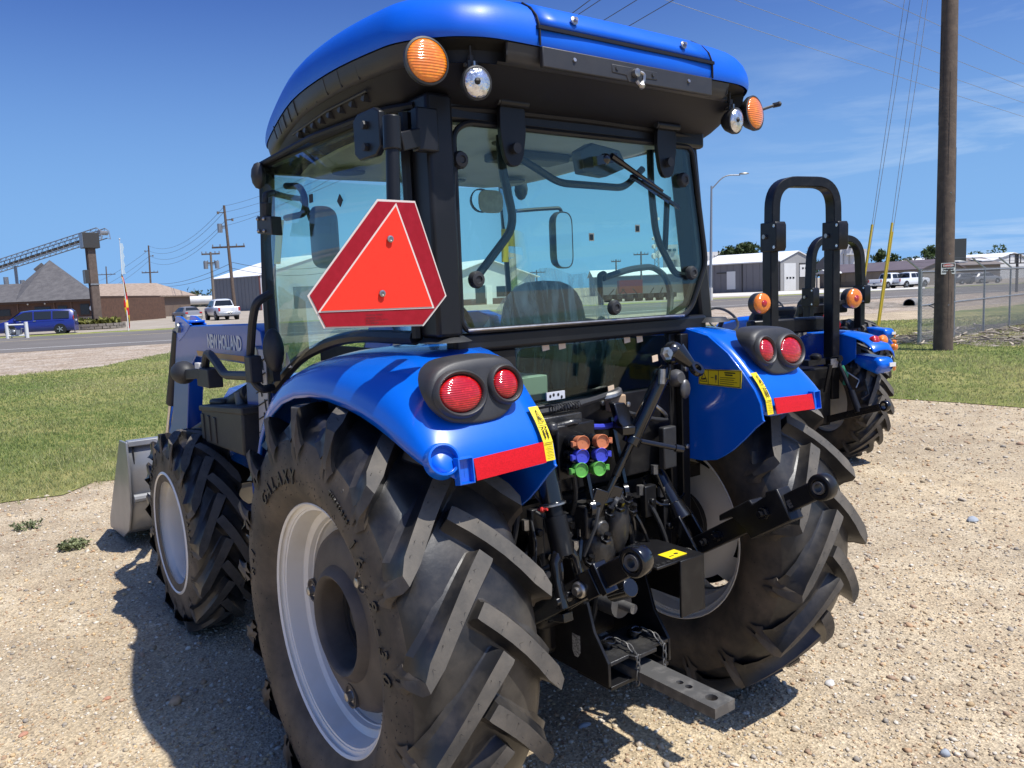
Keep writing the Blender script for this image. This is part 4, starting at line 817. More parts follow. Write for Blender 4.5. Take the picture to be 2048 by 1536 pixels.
# ---------------------------------------------------------------- vehicles
def vehicle(name, text, cat, pos, heading, stations, paint, wheels, wr, ww, windows=(), lamps=(), extra=None, group=None, under=.32):
    """stations along +y (rear to front): (y, half width, z belt, z roof or belt, half roof width)"""
    t = thing(name, text, cat, (pos[0], pos[1], 0), heading, group)
    rows = []
    for y, hw, zb, zr, hr in stations:
        z0 = under + .0
        side = [(hw * .90, z0), (hw * .985, z0 + .16), (hw, z0 + .36), (hw * .985, zb - .10), (hw * .95, zb), (hr * 1.02, zb + (zr - zb) * .75), (hr * .9, zr - (zr - zb) * .06), (hr * .5, zr)]
        rows.append([(-x, y, z) for x, z in side] + [(x, y, z) for x, z in reversed(side)])
    m = MB(); m.grid(rows, cu=True); n = len(rows[0]); m.f += [tuple(range(n)), tuple(reversed(range(len(m.v) - n, len(m.v))))]; m.m += [0, 0]
    body = m.make('body', paint, t, smooth=40)
    for y in wheels:
        for s in (-1, 1):
            k = MB(); xw = s * (stations[len(stations) // 2][1] - ww * .45)
            k.lathe([(-ww / 2, wr * .6), (-ww / 2, wr * .93), (-ww * .35, wr), (ww * .35, wr), (ww / 2, wr * .93), (ww / 2, wr * .66)], (xw, y, wr), (s, 0, 0), 22); w_ = k.make('wheel', mat('car_tyre', (.015, .015, .016), .7), t, smooth=35)
            k = MB()
            k.lathe([(ww * .42, wr * .66), (ww * .40, wr * .60), (ww * .30, wr * .55)], (xw, y, wr), (s, 0, 0), 22)
            for a in range(5):
                an_ = 2 * math.pi * a / 5; k.bar((xw + s * ww * .46, y, wr), (xw + s * ww * .46, y + math.cos(an_) * wr * .58, wr + math.sin(an_) * wr * .58), .05, .10, up=(1, 0, 0))
            k.make('rim', mat('alloy', (.55, .56, .58), .3, metal=.7), w_)
            k = MB(); k.lathe([(-ww * .1, wr * 1.16), (ww * .55, wr * 1.14), (ww * .55, .01)], (xw - s * .01, y, wr), (s, 0, 0), 22); k.make('wheel_arch', PRINT, t)
    for quad_ in windows:
        k = MB(); k.add(quad_, [tuple(range(len(quad_)))]); k.make('window', DARKGL, t, smooth=0, solid=.012)
    for c_, d_, m_, nm in lamps:
        k = MB(); k.box(c_, d_); k.make(nm, m_, t, bevel=.01)
    if extra: extra(t)
    return t
VANBLUE = mat('van_blue', (.012, .022, .19), .25, coat=.6)
def win_side(pts, s): 
    q = [(s * x, y, z) for x, y, z in pts]; return q if s > 0 else q[::-1]
def van_extra(t):
    for s in (-1, 1):
        for y in (-.05, .85):
            k = MB(); k.box((s * 1.0, y, 1.0), (.03, .16, .035)); k.make('door_handle', mat('chrome_trim', (.7, .7, .7), .2, metal=.9), t)
        k = MB(); k.ball((s * 1.08, 1.15, 1.12), .10, .09, .075, 10); k.make('wing_mirror', VANBLUE, t)
        k = MB(); k.bar((s * .985, -1.9, .98), (s * .99, 1.4, .93), .012, .012); k.make('side_crease', VANBLUE, t)
    k = MB(); k.box((0, -2.56, .95), (.5, .02, .12)); k.make('number_plate', WHITE, t)
van_st = [(-2.56, .80, .95, .98, .70), (-2.52, .93, 1.05, 1.62, .64), (-2.30, .97, 1.07, 1.76, .68), (-1.2, 1.0, 1.06, 1.79, .70), (.2, 1.0, 1.04, 1.775, .69), (.85, 1.0, 1.03, 1.70, .66), (1.35, .99, 1.03, 1.36, .66), (1.72, .97, 1.03, 1.06, .80), (2.2, .93, .92, .94, .8), (2.48, .85, .72, .74, .7), (2.58, .70, .60, .62, .55)]
vwin = []
for s in (-1, 1):
    vwin += [win_side([(.962, -2.25, 1.12), (.962, -1.2, 1.10), (.735, -1.2, 1.66), (.715, -2.25, 1.63)], s), win_side([(.962, -1.10, 1.10), (.962, -.02, 1.09), (.735, -.02, 1.665), (.735, -1.10, 1.66)], s), win_side([(.962, .08, 1.09), (.962, 1.30, 1.08), (.84, 1.22, 1.34), (.735, .62, 1.63), (.735, .08, 1.66)], s)]
vwin += [[(-.62, .90, 1.675), (.62, .90, 1.675), (.78, 1.68, 1.08), (-.78, 1.68, 1.08)], [(.56, -2.535, 1.56), (-.56, -2.535, 1.56), (-.78, -2.575, 1.08), (.78, -2.575, 1.08)]]
vc = Vector((5.2957, 64.9291, 0.1851))
vehicle('minivan', 'dark blue minivan parked in front of the restaurant, nose to the left', 'van', (vc.x, vc.y), R_(73), van_st, VANBLUE, (-1.62, 1.50), .35, .24, vwin,
        [((s * .86, -2.53, 1.15), (.16, .06, .30), REDLENS, 'tail_light') for s in (-1, 1)] + [((s * .78, 2.44, .74), (.2, .12, .12), CHROME, 'headlight') for s in (-1, 1)], van_extra, under=.22)
PKW = mat('pickup_white', (.72, .73, .74), .3, coat=.5)
pk_st = [(-2.9, .94, 1.12, 1.14, .90), (-2.85, .98, 1.18, 1.20, .92), (-1.0, 1.0, 1.18, 1.20, .92), (-.98, 1.0, 1.20, 1.22, .90), (-.85, 1.0, 1.22, 1.88, .76), (-.3, 1.0, 1.22, 1.95, .78), (.6, 1.0, 1.20, 1.93, .78), (.95, 1.0, 1.20, 1.82, .74), (1.55, 1.0, 1.20, 1.24, .86), (2.6, .98, 1.12, 1.15, .86), (2.85, .94, 1.0, 1.02, .85), (2.9, .9, .6, .62, .8)]
pwin = []
for s in (-1, 1): pwin += [win_side([(.965, -.72, 1.28), (.965, .18, 1.27), (.80, .18, 1.80), (.80, -.62, 1.78)], s), win_side([(.965, .26, 1.27), (.965, 1.28, 1.27), (.80, .86, 1.78), (.80, .26, 1.80)], s)]
pwin += [[(.66, -.885, 1.80), (-.66, -.885, 1.80), (-.84, -.97, 1.30), (.84, -.97, 1.30)], [(-.68, .99, 1.78), (.68, .99, 1.78), (.84, 1.52, 1.28), (-.84, 1.52, 1.28)]]
def pk_extra(t):
    k = MB(); k.box((0, -2.95, .62), (1.9, .14, .22)); k.make('bumper', mat('bumper_chrome', (.6, .6, .6), .25, metal=.8), t, bevel=.02)
    k = MB(); k.box((0, -2.905, .95), (1.5, .02, .36)); k.make('tailgate_panel', PKW, t, bevel=.01)
    k = MB(); k.box((0, -2.5 + .6, 1.195), (1.56, 1.75, .03)); k.make('bed_cover', mat('bed_black', (.025, .025, .026), .6), t)
    k = MB(); k.box((0, -3.03, .64), (.34, .01, .14)); k.make('number_plate', TRIM, t)
    k = MB(); k.bx(-.8, .8, -2.7, 2.6, .30, .48); k.make('chassis', PRINT, t)
    for s in (-1, 1):
        k = MB(); k.ball((s * 1.10, 1.15, 1.35), .12, .07, .12, 10); k.make('wing_mirror', PRINT, t)
plamps = [((s * .88, -2.86, .98), (.16, .10, .34), REDLENS, 'tail_light') for s in (-1, 1)] + [((s * .78, 2.86, .88), (.26, .08, .16), CHROME, 'headlight') for s in (-1, 1)]
pc = Vector((22.9337, 80.6737, 0.216))
pkt = vehicle('pickup_truck', 'white crew cab pickup parked tail-on beside the silver car on the left', 'pickup', (pc.x + fw_.x * 1.2, pc.y + fw_.y * 1.2), math.atan2(fw_.y, fw_.x) - math.pi / 2 + R_(33), pk_st, PKW, (-1.75, 1.85), .42, .28, pwin, plamps, pk_extra, under=.42)
pkt.scale = (1.1, 1.1, 1.1)
SILV = mat('car_silver', (.36, .35, .33), .3, metal=.5, coat=.4)
cs_st = [(-2.3, .78, .62, .64, .7), (-2.25, .86, .92, .95, .74), (-1.95, .89, 1.0, 1.10, .70), (-1.55, .90, 1.0, 1.42, .60), (-.6, .91, .98, 1.50, .62), (.3, .91, .96, 1.46, .61), (.75, .91, .95, 1.25, .60), (1.3, .90, .94, .97, .75), (2.0, .86, .84, .86, .7), (2.25, .78, .66, .68, .6)]
cwin = []
for s in (-1, 1): cwin += [win_side([(.875, -1.5, 1.04), (.875, -.55, 1.02), (.655, -.55, 1.42), (.64, -1.35, 1.38)], s), win_side([(.875, -.48, 1.02), (.875, .85, .99), (.66, .35, 1.38), (.655, -.48, 1.42)], s)]
cwin += [[(.52, -1.60, 1.40), (-.52, -1.60, 1.40), (-.70, -2.0, 1.06), (.70, -2.0, 1.06)], [(-.54, .42, 1.42), (.54, .42, 1.42), (.72, 1.25, .98), (-.72, 1.25, .98)]]
cc_ = Vector((20.0654, 82.8014, 0.1639))
vehicle('car', 'silver-brown hatchback parked tail-on, left of the white pickup', 'car', (cc_.x + fw_.x, cc_.y + fw_.y), math.atan2(fw_.y, fw_.x) - math.pi / 2 + R_(40), cs_st, SILV, (-1.35, 1.35), .33, .22, cwin,
        [((s * .70, -2.25, .86), (.26, .08, .16), REDLENS, 'tail_light') for s in (-1, 1)] + [((0, -2.3, .56), (1.5, .06, .14), mat('bumper_pale', (.6, .58, .55), .4), 'bumper')], None, under=.2)
for i, (q, tx) in enumerate((((97.6269, 50.1555, 0.0952), 'left one of two white pickups parked nose-right before the tan building'), ((99.51, 48.7484, 0.0594), 'right one of two white pickups parked nose-right before the tan building'))):
    vehicle('pickup_truck', tx, 'pickup', (q[0], q[1]), math.atan2(rt_.y, rt_.x) - math.pi / 2 + R_(28), pk_st, PKW, (-1.75, 1.85), .42, .28, pwin, plamps, pk_extra, 'white pickups before the tan building', under=.42)
for i, (px_, tx) in enumerate((((112.743, 47.7281, 0.362), 'dark car parked beyond the fence, left of two'), ((114.8179, 46.1873, 0.3882), 'pale car parked beyond the fence, right of two'))):
    vehicle('car', tx, 'car', (px_[0], px_[1]), math.atan2(rt_.y, rt_.x) - math.pi / 2 + R_(15), cs_st, (mat('car_dark', (.06, .065, .075), .3, coat=.4), SILV)[i], (-1.35, 1.35), .33, .22, cwin, [], None, 'cars beyond the fence', under=.2)
# white truck cab beyond the cars on the left
q = (36.005, 157.7311, 1.4219); t = thing('box_truck', 'white truck cab in front of the tank cars', 'truck', (q[0], q[1], 0), math.atan2(rt_.y, rt_.x) - math.pi / 2)
k = MB(); k.prism([(-1.1, y, z) for y, z in [(-1.2, .6), (1.6, .6), (1.7, 1.2), (.7, 1.5), (.3, 2.5), (-1.2, 2.6)]], (2.2, 0, 0)); k.make('cab', PKW, t, bevel=.05)
k = MB(); k.add([(1.11, -.6, 1.5), (1.11, .5, 1.5), (1.11, .25, 2.3), (1.11, -.6, 2.4)], [(0, 1, 2, 3)]); k.make('window', DARKGL, t, smooth=0, solid=.02)
k = MB(); k.bx(-1.1, 1.1, -7.5, -1.2, .5, .9); k.make('flatbed', TRIM, t)
for y in (1.0, -5.5, -6.7):
    k = MB(); k.cyl((-1.1, y, .5), (1.1, y, .5), .5, 12); k.make('wheel', PRINT, t)

# ---------------------------------------------------------------- things beyond, seen through the cab glass
c0_, c1_ = Vector((53.8959, 87.7816, 0.434)), Vector((68.4348, 85.6796, -0.0117)); c0_.z = c1_.z = 0
dB = (c1_ - c0_); LB = dB.length; dB.normalize(); dBw = Vector((-dB.y, dB.x, 0)); dBw = dBw if dBw.dot(fw_) > 0 else -dBw
WB = LB * .62
t, P, wl_ = gabled('white_shop', 'pale metal shop with white gabled roof, seen through the rear window', 'building', (c0_.x, c0_.y), (dBw.x, dBw.y), (dB.x, dB.y), 20, LB, 3.6, 2.4, OFFWHITE, WHITEMETAL, overhang=.5)
def gpan(name, b0, b1, z0, z1, m_, d=.06):
    k = MB(); k.add([P(-d, b0, z0), P(-d, b1, z0), P(-d, b1, z1), P(-d, b0, z1), P(0, b0, z0), P(0, b1, z0), P(0, b1, z1), P(0, b0, z1)], [(3, 2, 1, 0), (0, 1, 5, 4), (1, 2, 6, 5), (2, 3, 7, 6), (3, 0, 4, 7)]); return k.make(name, m_, t, smooth=0)
gpan('shop_window', LB * .36, LB * .46, .2, 2.6, DARKGL, .06); gpan('shop_door', LB * .47, LB * .53, 0, 2.5, WHITE, .08); gpan('base_band', 0, LB, 0, .8, mat('base_brown', (.10, .06, .05), .8), .05); gpan('shop_window', LB * .58, LB * .74, 1.0, 2.4, DARKGL, .06)
pole('thin far utility pole right of the pale shop, seen through the rear window', (105.1508, 131.0786, -0.503), (105.6444, 131.6443, 5.8712), .2, arms=((5.3408, 1.9),), group='poles seen through the glass')
pole('plain far pole left of the lattice mast, seen through the rear window', (104.557, 106.4995, 0.0687), (105.1753, 107.0127, 6.7188), .2, arms=((6.3443, .9),), group='poles seen through the glass')
pole('far utility pole with crossarm next to the lattice mast', (100.9759, 96.6021, -0.0057), (101.6989, 97.1772, 7.5989), .2, arms=((7.0747, 1.3),), group='poles seen through the glass')
t = thing('radio_mast', 'thin lattice radio mast seen through the right side of the rear window', 'mast', tuple((148.3734, 136.4972, -0.9244))); q = 20.2931
k = MB()
for a in range(3):
    an_ = a * 2.094; k.tube([(.9 * math.cos(an_), .9 * math.sin(an_), -3), (.35 * math.cos(an_), .35 * math.sin(an_), q)], .09, 5)
for i in range(16):
    z0, z1 = q * i / 16, q * (i + 1) / 16; r0_, r1_ = .9 - .55 * i / 16, .9 - .55 * (i + 1) / 16
    for a in range(3): k.tube([(r0_ * math.cos(a * 2.094), r0_ * math.sin(a * 2.094), z0), (r1_ * math.cos((a + 1) * 2.094), r1_ * math.sin((a + 1) * 2.094), z1)], .05, 4)
k.make('lattice', GALV, t)
for z, r in ((.62, 1.2), (.72, .9), (.50, 1.6), (.93, .6)):
    k = MB(); k.cyl((.8, 0, q * z), (.8, .6, q * z), r * .6, 12); k.cyl((-.8, 0, q * z * .96), (-.8, .6, q * z * .96), r * .45, 12); k.make('dish', OFFWHITE, t)
t = thing('red_trailer', 'dull red box trailer far beyond the cab, seen through the rear window', 'trailer'); q = Vector((63.2121, 62.0684, 0.7815)); k = MB(); k.bar(q - rt_ * 1.3 + Zv * (1.0 - q.z + .6), q + rt_ * 1.3 + Zv * (1.0 - q.z + .6), 1.8, 1.5); k.make('box', mat('trailer_red', (.22, .05, .04), .7), t); k = MB(); k.cyl(q - fw_ * .95 - Zv * (q.z - .35), q + fw_ * .95 - Zv * (q.z - .35), .35, 12); k.make('wheel', PRINT, t)
t = thing('parked_implements', 'row of dark farm implements beyond the cab, seen through the rear window', 'machinery'); rr = random.Random(2)
for i in range(7):
    q = Vector((59.3122, 62.4509, 0.7109)).lerp(Vector((65.7483, 57.6503, 0.6479)), (i + .5) / 7); q.z = 0; k = MB(); k.box(q + Zv * .55, (1.2, .9, .5)); k.cyl(q + Zv * .4 - rt_ * .4, q + Zv * .4 + rt_ * .4, .4, 10); k.bar(q + Zv * .6, q + rt_ * rr.uniform(-.8, .8) + Zv * 1.4, .1, .1); k.make('implement', PRINT, t)
t, P, wl_ = gabled('far_shed', 'low grey shed beyond the cab, seen through the right of the rear window', 'shed', tuple((101.2986, 108.9228)), (rt_.x, rt_.y), (fw_.x, fw_.y), 18, 10, 3.6, 1.2, GREYWALL, WHITEMETAL)

# ---------------------------------------------------------------- big pole, sign, guys and fence
PB = Vector((16.3777, 6.0982, 0.0))
t = thing('utility_pole', 'massive dark wooden utility pole in front of the chain-link fence', 'utility pole', tuple(PB)); tpz = 12.5
lp = Vector((17.3919, 6.5742, 7.7729)) - PB; dirp = lp / lp.z
k = MB(); k.tube([(0, 0, -.2)] + [tuple(dirp * z) for z in (0, 3, 6, 9, 12.5)], [.202, .20, .187, .175, .165, .15], 28); k.make('pole_shaft', WOODP, t, smooth=60)
POLEW = MATS['pole_wood']
k = MB(); rr = random.Random(12)
for i in range(26):
    a = rr.uniform(0, 6.28); z = rr.uniform(.1, 8); r_ = .20 - z * .0042 + .002; l_ = rr.uniform(.5, 2.2); p = Vector((math.cos(a) * r_, math.sin(a) * r_, z)) + Vector((dirp.x, dirp.y, 0)) * z; k.bar(p, p + Vector((dirp.x * l_ - math.cos(a) * .004 * l_, dirp.y * l_ - math.sin(a) * .004 * l_, l_)), .006, .004)
o = k.make('wood_check', PRINT, t); o['kind'] = 'stuff'
k = MB(); 
for z in (1.0, 2.1, 3.4): k.tube([(-.12, -.15, z), (-.22, -.2, z + .02)], .012, 6)
k.make('climbing_spike', GALV, t)
sgc = Vector((16.4765, 6.0687, 1.8084))
t = thing('warning_sign', 'small white DANGER sign nailed to the big wooden pole', 'sign', tuple(sgc)); wS, hS2 = .315, .245
M = on_plane((0, 0, 0), Vector((0.7985, -0.6006, 0)), (0, 0, 1))
def sgn(name, x0, x1, z0, z1, y, m_):
    k = MB(); k.bx(x0, x1, z0, z1, y, y + .002); k.xf(M); return k.make(name, m_, t, smooth=0)
sgn('sign_plate', -wS / 2, wS / 2, -hS2 / 2, hS2 / 2, 0, WHITE); sgn('danger_panel', -wS / 2 + .016, wS / 2 - .016, .022, hS2 / 2 - .014, .003, PRINT); 
k = MB(); k.grid([[(.125 * kk * math.cos(2 * math.pi * j / 28), .066 + .036 * kk * math.sin(2 * math.pi * j / 28), .0062) for j in range(28)] for kk in (1, .01)], cu=True); k.f = [tuple(reversed(q)) for q in k.f]; k.xf(M); k.make('red_oval', REDPRINT, t, smooth=0, solid=-.001)
tm = text_mesh('DANGER', .058, bold=.002, align='CENTER'); tm.xf(M @ Matrix.Translation((0, .046, .0085))); tm.make('danger_lettering', WHITE, t, smooth=0)
for i, s_ in enumerate(('OVERHEAD', 'POWER LINES')):
    tm = text_mesh(s_, .050, bold=.003, align='CENTER', space=.95); tm.xf(M @ Matrix.Translation((0, -.035 - .055 * i, .004)) @ Matrix.Diagonal((.92 if i else .98, 1, 1, 1))); tm.make('sign_lettering', PRINT, t, smooth=0)
for i, (a_, zt, tx) in enumerate((((15.5812, 7.2464, 0.0), 12.2, 'right pair of guy wires with long yellow guard, anchored in the grass'), ((15.7584, 7.8451, -0.0), 15.0, 'left pair of guy wires with yellow guard, behind the small roll bar'))):
    a_ = Vector(a_); top_ = PB + dirp * zt; t = thing('guy_wire', tx, 'guy wire', tuple(a_), 0, 'guy wires of the big pole'); d_ = (top_ - a_); n_ = d_.normalized(); sv = n_.cross(fw_).normalized()
    k = MB()
    for s in (-1, 1): k.tube([n_ * .25, n_ * .25 + sv * s * .004 + n_ * .3, d_ * .55 + sv * s * .065, d_ + sv * s * .02], .0065, 6)
    k.make('strand', GALV, t)
    k = MB(); k.tube([n_ * .35 + sv * .012, n_ * 2.95 + sv * .020], .026, 8); k.make('yellow_guard', mat('guard_yellow', (.62, .43, .03), .5), t)
    if i == 0:
        k = MB(); k.tube([n_ * .35 - sv * .022, n_ * 2.75 - sv * .022], .018, 8); k.make('yellow_guard', mat('guard_yellow2', (.50, .38, .06), .5), t)
    k = MB(); k.tube([n_ * -.45, n_ * .2], .014, 8); k.tube([n_ * .24 + Vector((.04 * math.cos(j * .7), 0, .04 * math.sin(j * .7))) for j in range(9)], .01, 6, closed=True); k.make('anchor_rod', GALV, t)
# chain-link fence
F0, F1 = Vector((17.5855, 7.2216, 0.0)), Vector((30.5, 8.5, 0)); F0 = Vector((F0.x, F0.y, 0)); dF = (F1 - F0); LF = dF.length; dF.normalize(); hF = 1.78
t = thing('chain_link_fence', 'grey chain-link fence with barbed wire arms behind the big wooden pole', 'fence')
posts = [0, 2.3, 4.6, 6.9, 9.2, 11.5]; nrm_ = Vector((dF.y, -dF.x, 0))
for i, s in enumerate(posts):
    p = F0 + dF * s; k = MB(); k.cyl(p, p + Zv * (hF + .04), .042 if i == 0 else .026, 10); k.make('fence_post', GALV, t)
    k = MB(); k.bar(p + Zv * (hF + .02), p + Zv * (hF + .32) - dF * .0 - rt_ * .36, .05, .03); k.make('wire_arm', GALV, t)
for z, r in ((hF - .02, .021), (.95, .021)):
    k = MB(); k.cyl(F0 + Zv * z, F0 + dF * 12.6 + Zv * z, r, 8); k.make('fence_rail', GALV, t)
k = MB(); k.cyl(F0 + dF * .12 + Zv * .05, F0 + dF * .12 + Zv * hF, .012, 6)
for z in (.3, .7, 1.1, 1.5): k.bar(F0 + Zv * z, F0 + dF * .13 + Zv * z, .03, .02)
k.make('tension_bar', GALV, t)
mesh_ = MB(); st = .075; n = int(12.6 / st)
for i in range(-int(hF / st) - 1, n):
    for sgn_ in (1, -1):
        x0 = i * st; x1 = x0 + hF; z0, z1 = (0, hF) if sgn_ > 0 else (hF, 0)
        if x0 < .12: f = (.12 - x0) / hF; z0 = z0 + (z1 - z0) * f; x0 = .12
        if x1 > 12.6: f = (12.6 - x0) / (x1 - x0); z1 = z0 + (z1 - z0) * f; x1 = 12.6
        if x1 <= x0: continue
        mesh_.tube([F0 + dF * x0 + Zv * (z0 + .03), F0 + dF * x1 + Zv * (z1 + .03)], .0040, 4, cap=False)
o = mesh_.make('chain_mesh', mat('chain_wire', (.15, .155, .16), .5, metal=.4), t, smooth=0); o['kind'] = 'stuff'
k = MB()
for j in range(3):
    f = (j + 1) / 3; k.tube([F0 + Zv * (hF + .02 + .30 * f) - rt_ * .36 * f, F0 + dF * 12.6 + Zv * (hF + .02 + .30 * f) - rt_ * .36 * f], .004, 4)
k.make('barbed_wire', WIRE, t)
k = MB(); k.tube([(PB.x + .15, PB.y, 1.15), (PB.x + 1.2, PB.y + .9, .95), (PB.x + 2.4, PB.y + 1.1, .75)], .012, 6); label(k.make('loose_cable', WIRE, None), 'thin dark cable sagging from the big wooden pole toward the fence', 'cable')
# twigs and wood scraps by the fence foot
rr = random.Random(17); k = MB()
for i in range(320):
    x_ = rr.uniform(17.2, 25); y_ = rr.uniform(5.2, 9.0) if x_ > 18.5 else rr.uniform(6.3, 8.3); a = rr.uniform(0, 6.28); l_ = rr.uniform(.12, .6); p = Vector((x_, y_, rr.uniform(.02, .07))); k.bar(p, p + Vector((math.cos(a) * l_, math.sin(a) * l_, rr.uniform(-.02, .06))), rr.uniform(.015, .05), .018, mi=rr.choice((0, 0, 1)))
struct(k.make('twigs', [mat('bleached_wood', (.45, .38, .29), .85), mat('dark_twig', (.10, .08, .06), .9)], None, smooth=0), 'stuff', 'bleached sticks and twigs along the fence foot')
# ---------------------------------------------------------------- odd stones and weeds on the near ground
STN = [mat('stone_bluegrey', (.30, .33, .36), .8, bump=(60, .4, .004)), mat('stone_tan', (.42, .34, .24), .8, noise=(20, (.5, .42, .32), .4, .7), bump=(60, .4, .004)), mat('stone_rust', (.40, .20, .13), .8, bump=(60, .4, .004)), mat('stone_pale', (.52, .50, .46), .8, bump=(60, .4, .004))]
def stone(name, text, q, d_, m_, rz, seed):
    g = np.random.default_rng(seed); k = MB(); rows = []; n = 12
    for i in range(7):
        th = math.pi * i / 6; rows.append([])
        for j in range(n):
            a = 2 * math.pi * j / n; r_ = 1 + .10 * math.sin(a * 3 + seed) + .06 * math.sin(a * 5 + i); rows[-1].append(Vector((d_[0] * math.sin(th) * math.cos(a) * r_, d_[1] * math.sin(th) * math.sin(a) * r_, d_[2] * math.cos(th))))
    k.grid(rows, cu=True); k.xf(Matrix.Translation((q[0], q[1], d_[2] * .45)) @ Matrix.Rotation(rz, 4, 'Z')); o = k.make(name, m_, None, smooth=40); label(o, text, 'stone'); return o
stone('stone', 'flat blue-grey stone alone on the gravel, right of the tractor', (3.8708, 0.1212, 0.0), (.055, .035, .022), STN[0], .3, 1)
stone('stone', 'long pale grey pebble in the sunlit strip behind the left rear tyre', (0.0755, -0.0514, 0.0), (.030, .012, .010), STN[0], -.2, 2)
stone('stone', 'rounded tan stone in front of the drawbar shadow', (0.1484, -0.2812, 0.0), (.022, .014, .012), STN[1], .5, 3)
stone('stone', 'yellowish stone right of the rounded tan stone behind the drawbar', (0.1936, -0.3511, 0.0), (.018, .013, .011), STN[1], 1.2, 4)
stone('stone', 'rust-red flat stone at the lower left of the gravel', (-1.6994, 1.4127, 0.0), (.022, .015, .008), STN[2], .7, 5)
stone('stone', 'small rust-coloured stone beside the edge of the cab shadow', (-1.3685, 1.5068, 0.0), (.016, .013, .008), STN[2], .1, 6)
stone('stone', 'dark round stone at the lower right edge of the gravel', (0.9281, -1.0459, 0.0), (.020, .017, .015), STN[0], .1, 7)
stone('stone', 'tan stone beside the dark round stone at lower right', (0.9876, -1.1055, 0.0), (.020, .016, .012), STN[1], .9, 8)
stone('stone', 'pale flat stone at the foot of the right rear tyre', (1.0907, -0.4947, 0.0), (.030, .020, .010), STN[3], .4, 9)
def weed(text, q, r_, seed, n=110):
    g = np.random.default_rng(seed); a = g.uniform(0, 6.28, n); d_ = np.sqrt(g.random(n)) * r_; P_ = np.stack([np.cos(a) * d_ * 1.5, np.sin(a) * d_, g.random(n) * .05 + .01], 1); V = P_[:, None] + g.normal(size=(n, 4, 3)) * .011
    o = mesh_np('weed', V.reshape(-1, 3), np.arange(n * 4).reshape(-1, 4), leafmat(), np.repeat(np.array((.24, .27, .14)) * g.uniform(.6, 1.5, (n, 1)), 4, 0)); o.location = (q[0], q[1], 0); label(o, text, 'weed', 'weeds growing in the gravel')
weed('larger green weed on the gravel left of the front wheel', (-1.1239, 4.1324, 0.0), .068, 1, 260); weed('smaller grey-green weed beyond the larger one, near the lawn edge', (-1.3277, 5.0157, 0.0), .072, 2, 130)

# ================================================================ main tractor: wheels
tractor = thing('tractor', 'large blue cab tractor with orange warning triangle and front loader parked on gravel', 'tractor', (0, 0, 0))

